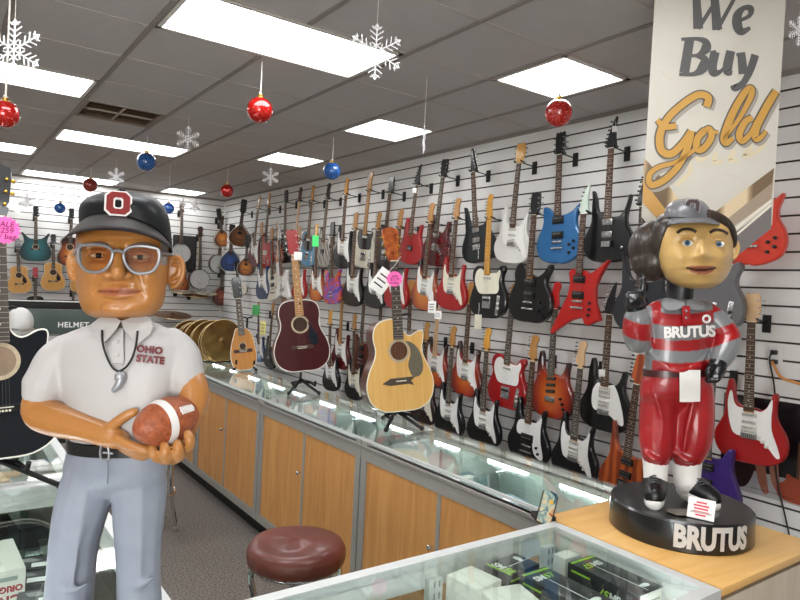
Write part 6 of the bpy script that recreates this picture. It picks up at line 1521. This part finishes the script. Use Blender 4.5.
# polo shirt
M_shirt = mat('polo_white', '#b6b3b1', .55, var=.03, scale=6, coat=.08)
torsoT = [(320, 126, 20, 18, 18), (327, 125, 38, 23, 24), (333, 122, 54, 27, 28), (341, 120, 63, 31, 32), (355, 119, 65, 35, 34), (375, 118, 63, 38, 34), (400, 117.5, 57, 39, 33), (420, 117.5, 53, 39, 32), (436, 117.5, 50, 37, 32), (444, 117.5, 49, 36, 31)]
mb = MB(); A.loft(mb, torsoT, 320, 441, 26, e=2.2, tilt=5)
A.limb(mb, [(72, 349, -2, 18), (57.5, 361, 0, 20.5), (50.5, 377, 3, 22), (46, 387, 5, 23)])
A.limb(mb, [(172, 344, -2, 17), (180, 356, 0, 19.5), (184, 370, 3, 19.3), (185, 382, 5, 19)])
so = blob(mb, 'polo_shirt', M_shirt, R, .0042, 5, .5)
mb = MB()
A.plate(mb, [(110, 314, 20), (100, 317, 21), (90, 325, 22), (89, 331, 26), (102, 344, 37.5), (109, 338, 37.5), (116, 330, 35), (121, 321, 29)], 3)
A.plate(mb, [(143, 314, 18), (150, 318, 17), (153, 325, 18), (151, 333, 26), (138, 344, 36.5), (131, 337, 37), (124, 330, 35), (121, 321, 29)], 3)
mb.obj('collar', M_shirt, so, angle=.9)
mb = MB()
for k in range(8):
    v0, v1 = 328+35*k/8, 328+35*(k+1)/8
    mb.add([A.p(112, v0, A.depth(torsoT, 112, v0, 2.2)+1.7), A.p(123, v0, A.depth(torsoT, 123, v0, 2.2)+1.7), A.p(123, v1, A.depth(torsoT, 123, v1, 2.2)+1.7), A.p(112, v1, A.depth(torsoT, 112, v1, 2.2)+1.7)], [(0, 1, 2, 3)])
A.tube(mb, [(112, 329, A.depth(torsoT, 112, 329, 2.2)+1.4), (112, 346, A.depth(torsoT, 112, 346, 2.2)+1.4), (112, 363, A.depth(torsoT, 112, 363, 2.2)+1.4), (117, 364, A.depth(torsoT, 117, 364, 2.2)+1.4), (123, 363, A.depth(torsoT, 123, 363, 2.2)+1.4), (123, 346, A.depth(torsoT, 123, 346, 2.2)+1.4), (123, 330, A.depth(torsoT, 123, 330, 2.2)+1.4)], .6, 6)
mb.obj('placket', M_shirt, so, recalc=False)
for v in (342, 355):
    mb = MB(); A.ball(mb, 117.5, v, A.depth(torsoT, 117.5, v, 2.2)+2, 2, 2, 1); mb.obj('button', mat('button_pearl', '#bdbab8', .3), so)
M_maroon = mat('print_maroon', '#6a1c22', .5)
A.text('OHIO', 149.5, 350, 9.6, M_maroon, torsoT, so, 1.6, .0011, .10, 2.2, space=1.05)
A.text('STATE', 150.2, 359.8, 9.6, M_maroon, torsoT, so, 1.6, .0011, .10, 2.2, space=1.05)
mb = MB(); A.tube(mb, [(102, 330, 35), (102.5, 342, 38), (106, 355, 38.5), (112, 367, 40), (118, 371.5, 40.5)], 1.0); A.tube(mb, [(137.5, 331, 33), (136, 345, 37), (132, 358, 38.5), (126, 367, 40), (119, 371.5, 40.5)], 1.0)
co = mb.obj('whistle_cord', M_black, R)
M_whis = mat('whistle_grey', '#9a9ca0', .35, .4)
mb = MB(); A.ball(mb, 120.5, 377, 41, 5.5, 5.5, 4); A.limb(mb, [(121, 379, 41, 4.4), (118.5, 385, 42, 3.8), (114, 390, 43, 2.6)]); mb.obj('whistle', M_whis, co, angle=2)
# arms and hands
mb = MB()
A.limb(mb, [(47, 380, 4, 16.5), (42.5, 398, 6, 17.5), (42, 412, 10, 18), (58, 420, 20, 16.5), (80, 426, 30, 14), (101, 432.5, 38, 12)])
A.limb(mb, [(98, 432, 37, 12), (110, 436, 41, 11.5), (121, 440, 43, 9)])
A.limb(mb, [(108, 430, 44, 6), (116, 423, 46, 5.2), (125, 416.5, 46, 4.9), (134, 412, 45, 4.2)])
for k, (o_v, o_d) in enumerate(((0, 6), (3.5, 0), (6, -7), (7, -14))):
    A.limb(mb, [(118, 439+o_v*.6, 43+o_d, 5.6), (131, 445.5+o_v, 47+o_d, 5), (142, 449+o_v, 48+o_d, 4.7), (151-k*2, 450.5+o_v*.8, 46+o_d, 4)])
A.limb(mb, [(187, 374, 4, 15), (193, 390, 8, 15.5), (192.5, 404, 14, 14.5), (187, 424, 24, 11.5), (180, 443, 34, 10)])
A.limb(mb, [(181, 441, 34, 10), (175, 452, 40, 11), (166, 456, 40, 9)])
for pts in ([(164, 457, 44, 5.6), (158, 457.5, 52, 5.2), (154, 453.5, 58, 5), (152.5, 447.5, 57, 4.4)], [(170, 459, 46, 5.6), (168, 458, 56, 5.3), (165.5, 452, 62, 5.0), (164.5, 445.5, 60, 4.5)], [(178, 457, 46, 5.4), (179.5, 455, 55, 5.2), (178.5, 449, 61, 4.8), (177.5, 443.5, 60, 4.2)], [(183, 450, 42, 5.3), (188.5, 447, 48, 5.0), (190, 440.5, 53, 4.8), (188, 434, 52, 4.3)], [(180, 440, 24, 6), (176, 432, 14, 5), (172, 428, 10, 4.5)]):
    A.limb(mb, pts)
ao = blob(mb, 'arms', M_skin, R, .0030, 3, .45); setcol(ao.data, lambda c: SK)
# football
M_ball = noisemat('football_brown', [(.35, '#8a4322'), (.6, '#a3552f'), (.8, '#b5673e')], 120, .5, .05, bump=.25)
c0 = A.p(167.5, 421, 41); ax = (A.p(191.5, 412.5, 16) - A.p(143.5, 429.5, 66)).normalized(); upv = Vector((0, 0, 1)); sd = upv.cross(ax).normalized(); u2 = ax.cross(sd)
BM = frame(c0, sd, u2, ax); Lh, Rh = 37*A.px, 22.*A.px
def fr(z): return Rh*max(0, 1-(z/Lh)**2)**.62 if abs(z) < Lh else 0
fo = MB().lathe([(max(fr(Lh*t), .0004), Lh*t) for t in [-1+k/24 for k in range(49)]], 48, 0, BM).obj('football', M_ball, R, angle=3)
z0_, z1_ = -Lh*.36, -Lh*.16
MB().loft([[(fr(z)*k_*math.cos(2*PI*i/60), fr(z)*k_*math.sin(2*PI*i/60), z) for i in range(60)] for z, k_ in [(z0_, 1.0), (z0_, 1.02), ((z0_+z1_)/2, 1.022), (z1_, 1.02), (z1_, 1.0)]], 0, BM, cap=False).obj('white_stripe', M_lwhite, fo)
# laces run along the ball on the side turned up and to the viewer
la = math.atan2((BM.inverted().to_3x3() @ (A.p(181, 407, 70)-c0)).y, (BM.inverted().to_3x3() @ (A.p(181, 407, 70)-c0)).x)
mb = MB()
def onball(z, a, k=1.03): return Vector((fr(z)*k*math.cos(a), fr(z)*k*math.sin(a), z))
mb.tube([BM @ onball(Lh*(-.02+.48*k/8), la) for k in range(9)], .0019, 6)
for k in range(7):
    z = Lh*(.01+.42*k/6); mb.tube([BM @ onball(z, la-.16), BM @ onball(z, la, 1.05), BM @ onball(z, la+.16)], .0017, 6)
mb.obj('laces', M_lwhite, fo)
# trousers, belt, shoes, stand
M_trou = noisemat('trouser_grey', [(.3, '#7a7f8b'), (.6, '#898e9a'), (.8, '#959aa6')], 7, .55, .05)
mb = MB(); hipT = [(443, 117.5, 49, 35, 32), (455, 116.5, 51, 36, 34), (470, 115, 53, 35, 35), (482, 113.5, 50, 30, 31), (493, 112, 40, 16, 18)]
A.loft(mb, hipT, 445, 493, 16, e=2.2, tilt=6)
A.limb(mb, [(92, 470, 1, 25), (87, 490, 1, 26.5), (80, 515, 2, 25.5), (74, 545, 2, 23.5), (70, 585, 2, 23), (67, 628, 2, 25)]); A.limb(mb, [(140, 470, 1, 25), (139.5, 490, 1, 26.5), (139, 515, 2, 25), (138.5, 545, 2, 22.5), (139, 585, 2, 21), (140, 628, 2, 23)])
for pts in ([(60, 575, 20, 3), (72, 590, 25, 3.5), (88, 583, 22, 2)], [(56, 600, 20, 3), (70, 612, 26, 4), (88, 604, 22, 2)], [(124, 570, 18, 2), (138, 585, 23, 3.5), (154, 577, 18, 2)], [(122, 598, 18, 3), (138, 611, 24, 4), (156, 602, 18, 2)], [(88, 480, 25, 1.6), (79, 540, 24.5, 1.5), (72, 590, 24.5, 1.2)], [(142, 480, 25, 1.6), (141, 540, 23.5, 1.5), (140, 590, 22.5, 1.2)]): A.limb(mb, pts)
to = blob(mb, 'trousers', M_trou, R, .0040, 16, .5)
mb = MB(); A.tube(mb, [(107.5, 460, 42), (108, 470, 42), (107.5, 484, 41)], .5, 5); mb.obj('fly_seam', mat('seam_grey', '#5f6470', .7), to)
rings = [A.ring(v, 117.5, 51*k, 37.5*k, 33*k, 64, 2.2, 7) for v, k in ((440, .98), (440, 1.015), (451.5, 1.02), (451.5, .98))]
bo_ = MB().loft(rings, cap=False).obj('belt', M_black, R)
q_ = MB(); A.tube(q_, [(101, 446, 47), (108, 447, 47.5), (108.5, 459, 47.5), (101, 459, 47)], 1.1, 8, closed=True, sm=2); A.tube(q_, [(103, 452.5, 47.6), (113, 453.5, 47)], .9); q_.obj('buckle', M_gfr, bo_)
for s_, u_ in ((0, 66), (1, 140)):
    mb = MB(); A.limb(mb, [(u_, 634, -8, 13), (u_-2+4*s_, 639, 14, 13), (u_-5+9*s_, 645, 34, 11)]); sh_ = mb.obj('shoe', M_black, R, angle=2)
MB().lathe([(.135, 0), (.145, .004), (.145, .024), (.14, .03)], 64, 0, Matrix.Translation(Vector((A.p(104, 640, 6).x, A.p(104, 640, 6).y, 0)))).obj('stand', M_black, R)

# ------------------------------------------------------------------ the striped figurine
bc = Vector((2.07, 1.195, CT+.006))
Bf = Fig('striped_figurine', 2.19, 680, bc, 'tall bobblehead figurine in red and grey striped shirt and red trousers on a black base', 'figurine')
R = Bf.root; q = Bf.px
M_gblack = mat('base_black', '#131214', .3, coat=.4, var=.2, scale=15)
rb = .226; hb_ = .095
sto = MB().lathe([(rb-.004, 0), (rb, .004), (rb, hb_-.006), (rb-.006, hb_)], 80).obj('base', M_gblack, R, angle=.5)
def wraptext(body, size, m, r, ang, z, parent, bold=.001, space=1., xs=1.):
    me = textmesh(body, size, m, .001, bold, 0, RX(PI/2), space=space)
    for v in me.vertices:
        a = ang + v.co.x*xs/r; rr = r - v.co.y + .0005; v.co = Vector((rr*math.sin(a), -rr*math.cos(a), z+v.co.z))
    me.update(); return link('lettering', me, parent)
M_base_txt = mat('base_letter', '#c9c6c2', .5)
bt = wraptext('BRUTUS', .094, M_base_txt, rb, .47, .048, sto, .0042, .98, .72)
for v in bt.data.vertices: v.co.z = .047 + (v.co.z-.047)*1.0
M_red_ = noisemat('painted_red', [(.3, '#86121a'), (.6, '#a1191e'), (.8, '#b52626')], 6, .32, .4); M_sred, M_sgrey = hx('#a31a1e'), hx('#7f8183')
M_strip = vcolmat('striped_paint', .28, .5); M_glove = mat('glove_black', '#131318', .3, coat=.3); M_sock = mat('sock_white', '#e4e1dc', .6)
# legs
mb = MB()
tb2 = [(370, 678, 33, 26, 25), (380, 677, 36, 27, 27), (393, 676, 37, 26, 27), (402, 676, 34, 20, 22), (411, 675.5, 27, 11, 12)]
Bf.loft(mb, tb2, 371, 410, 12, e=2.2, tilt=2)
Bf.limb(mb, [(660, 386, 0, 18), (659, 400, 1, 18.5), (657, 420, 2, 17.5), (656.5, 440, 2, 17), (656.5, 455, 2, 15)]); Bf.limb(mb, [(693, 386, 0, 19), (693, 400, 1, 20), (693, 420, 2, 20), (691, 440, 2, 19.5), (687.5, 455, 2, 16)])
for pts in ([(645, 452, 12, 2.5), (656, 460, 16, 3), (668, 455, 12, 2)], [(676, 452, 12, 2.5), (688, 461, 17, 3), (702, 453, 12, 2)], [(655, 395, 20, 2), (662, 420, 19, 2), (660, 445, 17, 2)], [(694, 400, 22, 2), (688, 425, 21, 2.5), (684, 450, 17, 2)], [(704, 405, 18, 2), (700, 430, 19, 2), (692, 450, 17, 2)]): Bf.limb(mb, pts)
blob(mb, 'trousers', M_red_, R, .0052, 7, .5)
for pts in ([(656, 458, 1, 13), (655.5, 474, 3, 11.5), (655, 486, 4, 11)], [(687.5, 458, 1, 14), (687, 474, 2, 13), (688, 484, 3, 12.5)]):
    mb = MB(); Bf.limb(mb, pts); mb.obj('sock', M_sock, R, angle=3)
for kind, paths in (('a', [(655, 482, 0, 12.5), (654.5, 489, 12, 12), (654, 495, 26, 10.5)]), ('b', [(688, 483, 0, 13), (699, 490, 8, 12), (712, 497.5, 16, 9.5)])):
    mb = MB(); Bf.limb(mb, paths); sh_ = blob(mb, 'shoe', M_black, R, .006, 2, .4)
    mb = MB(); Bf.limb(mb, [(a, b+6.5, c+1, r*.88) for a, b, c, r in paths]); so_ = blob(mb, 'sole', M_sock, sh_, .006, 2, .4)
    mb = MB(); (u0, v0, d0, r0), (u1, v1, d1, r1) = paths[0], paths[2]
    for k in range(4):
        t = .25+.16*k; uu, vv, dd = u0+(u1-u0)*t, v0+(v1-v0)*t-r0*.78, d0+(d1-d0)*t+r0*.4
        Bf.tube(mb, [(uu-5, vv+1.5, dd), (uu, vv, dd+2), (uu+5, vv+1.5, dd)], .7, 6)
    mb.obj('shoe_laces', mat('lace_grey', '#4a4a4c', .6), sh_)
# shirt with sleeves
shT = [(298, 680, 15, 14, 14), (303, 681, 27, 18, 18), (309, 682, 34, 21, 22), (318, 682, 35, 24, 24), (332, 680, 34.5, 26, 25), (350, 679, 34, 27, 25), (362, 678, 34, 27, 25), (370, 678, 33, 26, 25)]
mb = MB(); Bf.loft(mb, shT, 298, 373, 20, e=2.2, tilt=2)
Bf.limb(mb, [(660, 310, 0, 11), (650, 320, 2, 12), (642, 335, 8, 12.5), (638, 341, 16, 12.5), (637, 330, 24, 13.5), (637, 318, 28, 12.5), (637, 314, 29, 11)])
Bf.limb(mb, [(703, 310, 0, 11), (715, 320, 2, 12), (726, 334, 4, 12.5), (727, 343, 8, 12.5), (723, 354, 14, 11.5), (719, 361, 18, 9.5)])
for pts in ([(660, 366, 22, 2.5), (680, 371, 28, 2.5), (700, 366, 22, 2.5)], [(650, 352, 16, 2), (660, 362, 23, 2), (668, 366, 26, 1.5)], [(708, 350, 14, 2), (700, 362, 22, 2), (692, 367, 26, 1.5)]): Bf.limb(mb, pts)
sho = blob(mb, 'striped_shirt', M_strip, R, .0036, 5, .5)
def shirtcol(co):
    u, v = Bf.uv(co)
    if u < 652 and v > 306:
        if co.y > -.045 and u > 643 and v < 326: return M_sred
        vv = v - .25*(u-637) + .012*(u-637)**2
        return M_sgrey if (vv < 323 or vv > 340) else M_sred
    if u > 713:
        s_ = (u-713)*.35 + (v-300)
        return M_sred if (s_ < 13 or 30 < s_ < 47) else M_sgrey
    vv = v + .004*(u-680)**2 - 1
    for lim, c in ((313, M_sgrey), (325.5, M_sred), (339.5, M_sgrey), (350.5, M_sred), (362, M_sgrey)):
        if vv < lim: return c if not (lim == 313 and (u < 661 or u > 708) and v > 301) else (M_sred if u < 661 else M_sgrey)
    return M_sred
setcol(sho.data, shirtcol)
M_colg = mat('collar_grey', '#85878a', .4, coat=.2)
mb = MB()
Bf.plate(mb, smooth_closed([(668, 298, 10), (662, 303, 16), (667, 310, 25), (680, 308.5, 27.5), (685, 303, 24), (676, 300, 18)], 3), 1.6); Bf.plate(mb, smooth_closed([(694, 299, 10), (703, 303, 14), (704, 309, 22), (692, 309.5, 26.5), (686.5, 303.5, 24), (689, 300, 18)], 3), 1.6)
mb.obj('collar', M_colg, sho, angle=.9)
mb = MB(); Bf.plate(mb, [(682, 306, 26.5), (690, 306, 26.5), (690.5, 324, 27.5), (682.5, 324, 27.5)], 1.); mb.obj('placket', M_red_, sho)
for v in (311, 318):
    mb = MB(); Bf.ball(mb, 686.3, v, 27.5, 1.2, 1.2, .8); mb.obj('button', M_colg, sho)
M_tw = mat('shirt_letter', '#e6e3df', .45)
Bf.text('BRUTUS', 689.5, 332.3, 15.0, M_tw, [(300, 684, 38, 27, 25), (350, 684, 38, 28, 25)], sho, 1.6, .0022, -.035, 2.2, .0012, .93)
# little round emblem on the chest
mb = MB(); cu_, cv_ = 706.5, 319; dd = Bf.depth(shT, cu_, cv_, 2.2)+2.2
Bf.tube(mb, [(cu_+3.4*math.cos(a*PI/6), cv_+3.4*math.sin(a*PI/6), dd-.3*3.4*math.cos(a*PI/6)) for a in range(12)], 1.15, 6, closed=True, sm=2)
mb.obj('emblem', M_tw, sho)
rings = [Bf.ring(v, 678, 34.3*k, 27.2*k, 26*k, 56, 2.2, 2) for v, k in ((369, .98), (369, 1.02), (375.5, 1.03), (375.5, .98))]
MB().loft(rings, cap=False).obj('belt', mat('belt_dark_red', '#3a0d0f', .35, coat=.3), R)
mb = MB(); dfn = lambda t: 29.5+1.2*math.sin(t*5)
mb.loft([[Bf.p(679.5+.2*t, 370+32*t, dfn(t)), Bf.p(690-.1*t, 370+32*t, dfn(t)-.6), Bf.p(700.5-.3*t, 370+31.5*t, dfn(t)-2), Bf.p(700.5-.3*t, 370+31.5*t, dfn(t)-3.2), Bf.p(690, 370+32*t, dfn(t)-1.8), Bf.p(679.5+.2*t, 370+32*t, dfn(t)-1.2)] for t in [k/10 for k in range(11)]])
mb.obj('hand_towel', M_sock, R, angle=1.)
# gloved hands
mb = MB(); Bf.limb(mb, [(636.5, 313, 29, 9), (635.5, 304, 30, 10)]); Bf.ball(mb, 635.5, 302, 30, 9, 9.5, 8)
for k in range(3): Bf.limb(mb, [(630+3.6*k, 294.5-.3*k, 31, 3.4), (629.5+3.6*k, 296, 39, 3.5), (630.5+3.6*k, 303, 41, 3.3), (632+3.4*k, 305, 37, 3)])
Bf.limb(mb, [(641, 297, 31, 3.6), (642.3, 288, 32, 3.5), (643.2, 279, 32, 3.2)]); Bf.limb(mb, [(643, 305, 34, 3.8), (640.5, 301, 40, 3.6), (635, 299.5, 43, 3.2)])
blob(mb, 'glove', M_glove, R, .0042, 2, .4)
mb = MB(); Bf.limb(mb, [(719, 361, 18, 8.5), (716.5, 369, 21, 9)]); Bf.ball(mb, 716, 371, 21, 8, 8.5, 7)
for k in range(4): Bf.limb(mb, [(719-2.6*k, 375, 25-k, 3.2), (717.5-2.8*k, 379, 29-k, 3.1), (714.5-2.2*k, 380.5, 27-k, 2.9)])
Bf.limb(mb, [(712, 366, 25, 3.4), (708.5, 370, 29, 3.1), (708, 375, 29, 2.8)])
blob(mb, 'glove', M_glove, R, .0042, 2, .4)
# head: an ordinary tan face with thick dark hair and a grey cap
mb = MB(); Bf.limb(mb, [(679, 306, -4, 14), (680, 290, -4, 13), (682, 278, -4, 15)]); mb.obj('neck', mat('undershirt_black', '#141318', .4), R, angle=3)
M_face = vcolmat('painted_face', .35, .35); FC = hx('#d2aa68'); FCL = hx('#a9654a')
h2 = [(211, 692, 10, 9, 10), (214, 692.5, 22, 19, 22), (219, 693, 31, 27, 29), (228, 694, 37.5, 34, 34), (242, 694.5, 39, 36, 36), (256, 695, 38.5, 36.5, 35), (268, 695.5, 36, 35.5, 33), (277, 696, 31, 31, 28), (283, 696.5, 25, 26, 22), (287, 697, 17, 18, 15), (289, 697, 8, 9, 7)]
b2 = bumps([(702, 244, 4.5, 8, 4), (703, 254, 6, 6, 9), (696, 257, 3.5, 3, 2.5), (710, 257, 3.5, 3, 2.5), (687, 233, 10, 3.5, 2.2), (718, 233.5, 10, 3.5, 2.2), (686.5, 243, 8, 5, -3), (719, 244, 8, 5, -3), (680, 258, 8, 7, 2.6), (723, 258, 7, 7, 2.6), (701.5, 266.5, 12, 2.0, 1.8), (701.5, 273.5, 10, 2.4, 2.4), (701.5, 270, 16, 1.3, -2.4), (701, 284, 8, 4, 3)])
rings = [Bf.ring(v, *lerp_table(h2, v), 132, 2.3, 0, b2) for v in [211+78*k/72 for k in range(73)]]
mb = MB().loft(rings)
for eu, sg in ((657, -1), (733.5, 1)):
    Bf.ball(mb, eu, 250, -2, 5, 10, 4)
    Bf.tube(mb, [(eu-sg*2, 242, 1), (eu+sg*3.5, 242, 1), (eu+sg*5, 249, 1), (eu+sg*2, 257, 1), (eu-sg*2, 259, 1)], 1.4)
hd2 = mb.obj('head', M_face, R, angle=3.2)
def facecol(co):
    u, v = Bf.uv(co)
    if co.y < .0:
        cv = 270 - .012*(u-701.5)**2
        if abs(v-cv) < 1.1 and abs(u-701.5) < 15: return hx('#3a1a14')
        if abs(v-cv-.3) < 4.2*math.sqrt(max(0, 1-((u-701.5)/14)**2)): return FCL
    return FC
setcol(hd2.data, facecol)
for eu, ev in ((687, 243), (718.5, 244)):
    d0 = Bf.depth(h2, eu, ev) - 2.5
    mb = MB(); Bf.ball(mb, eu, ev, d0-.5, 5.6, 3.6, 3.4); eo = mb.obj('eye', mat('eye_white2', '#e9e6df', .2, coat=.6), hd2, angle=3)
    mb = MB(); Bf.ball(mb, eu+.3, ev, d0+2.2, 2.6, 2.7, 1.2); mb.obj('iris', mat('iris_blue', '#3a6a88', .2, coat=.6), eo, angle=3)
    mb = MB(); Bf.ball(mb, eu+.3, ev, d0+3.1, 1.3, 1.4, .8); mb.obj('pupil', M_black, eo, angle=3)
    mb = MB(); Bf.tube(mb, [(eu-7, ev+.5, d0), (eu-3, ev-3.5, d0+2.2), (eu+3, ev-3.6, d0+2.2), (eu+7, ev+.3, d0)], 1.2); lo = mb.obj('eyelid', M_face, hd2, angle=3); setcol(lo.data, lambda c: hx('#bb9050'))
M_hair = noisemat('hair_dark_brown', [(.3, '#1c1512'), (.55, '#33271f'), (.75, '#4a3a2e')], 14, .42, .25, 'noise', 1, (5, 5, .8), bump=.3)
for pts in ([(677, 233), (683, 229.5), (691, 229.5), (696, 232)], [(710, 232.5), (715, 230), (722, 230.5), (727, 233.5)]):
    mb = MB(); Bf.tube(mb, [(u, v, Bf.depth(h2, u, v)+b2(u, v)+.4) for u, v in pts], 1.5); mb.obj('eyebrow', M_hair, hd2)
mb = MB()
Bf.ball(mb, 668, 249, -22, 38, 33, 30); Bf.ball(mb, 656, 248, -10, 27, 28, 26); Bf.ball(mb, 684, 226, -6, 30, 17, 30); Bf.ball(mb, 700, 246, -24, 36, 34, 24); Bf.ball(mb, 652, 262, -8, 20, 20, 22); Bf.ball(mb, 675, 224, 14, 16, 8, 16)
Bf.limb(mb, [(663, 226, 18, 9), (659, 240, 15, 8), (660, 256, 10, 6)]); Bf.limb(mb, [(700, 216, 16, 8), (714, 219, 15, 8), (725, 226, 10, 7.5), (731, 235, 5, 6), (732, 244, 0, 5)])
blob(mb, 'hair', M_hair, R, .006, 5, .5)
M_cap2 = noisemat('cap_grey', [(.3, '#5d5d60'), (.6, '#77777a'), (.8, '#8a8a8d')], 8, .35, .3)
rings = []
for k in range(15):
    t = k/14; pr = (1-t**2.6)**(1/2.2) if t < 1 else .02; o = []
    for i in range(56):
        th = 2*PI*i/56; c, s_ = math.cos(th), math.sin(th)
        u, d = 688+24*pr*c, 26*pr*s_+8; vr = 219 - 1.5*s_ + (u-688)*.06; o.append(Bf.p(u, vr+(198-vr)*t, d))
    rings.append(o)
c2 = MB().loft(rings).obj('cap', M_cap2, R, angle=1.5)
mb = MB(); rows = []
for s_ in (0, .5, 1):
    rows.append([(690+(24+5*s_)*math.sin(-1.3+2.6*i/20)+3*s_, 217.5+3.5*s_+3*math.sin(-1.3+2.6*i/20)**2*s_, 8+25*math.cos(-1.3+2.6*i/20)+17*s_*math.cos(-1.3+2.6*i/20)) for i in range(21)])
vs = [Bf.p(*a) for r in rows for a in r]+[Bf.p(a[0], a[1]+1.6, a[2]) for r in rows for a in r]; fs = []
for j in range(2):
    for i in range(20): a = j*21+i; fs += [(a, a+1, a+22, a+21), (63+a, 63+a+21, 63+a+22, 63+a+1)]
for i in range(20): fs += [(42+i, 43+i, 106+i, 105+i), (i, 63+i, 64+i, i+1)]
for j in range(2): fs += [(j*21, j*21+21, 63+j*21+21, 63+j*21), (j*21+20, 63+j*21+20, 63+j*21+41, j*21+41)]
mb.add(vs, fs); mb.obj('cap_brim', M_cap2, c2, angle=1)
block_o(Bf, 692.5, 206.5, 14, 15, 31, c2, mat('badge_dark', '#4a3a3c', .4), mat('badge_silver', '#9a9a9c', .4), .1, 'letter_badge', .35)

# card and tag lying on the base
zt = bc.z + hb_
def on_base(u, v): return on_z(u, v, zt)
p = on_base(700, 520); f_ = face_cam(p, -.15); x_ = (-f_).cross(Vector((0, 0, 1))).normalized()
t = empty('business_card', frame(p, x_, -f_, (0, 0, 1)), 'white card with red print propped on the black figurine base', 'card')
MB().box((0, 0, .034), (.078, .003, .062), 0, RX(-.35)).obj('card', M_paper, t)
mb = MB()
for k in range(5): mb.box((0, -.0022, .052-.0095*k), ([.03, .045, .04, .046, .03][k], .0008, .005), 0, RX(-.35))
mb.obj('print', mat('print_pink_red', '#d9485a', .6), t); MB().box((0, .02, .012), (.06, .03, .022)).obj('card_holder', mat('clear_holder', '#b9b7b2', .3), t)
p = on_base(681, 514); t = empty('metal_tag', T(p.x, p.y, zt) @ RZ(-.5), 'dull grey cut-out tag lying on the black figurine base', 'tag')
MB().prism(smooth_closed([(-.04, -.02), (-.01, -.028), (.03, -.022), (.045, -.005), (.03, .02), (0, .026), (-.03, .018)], 2), 0, .004, 0, T(0, 0, .004) @ RX(PI/2)).obj('plate', mat('tag_metal', '#7f776c', .4, .4), t)
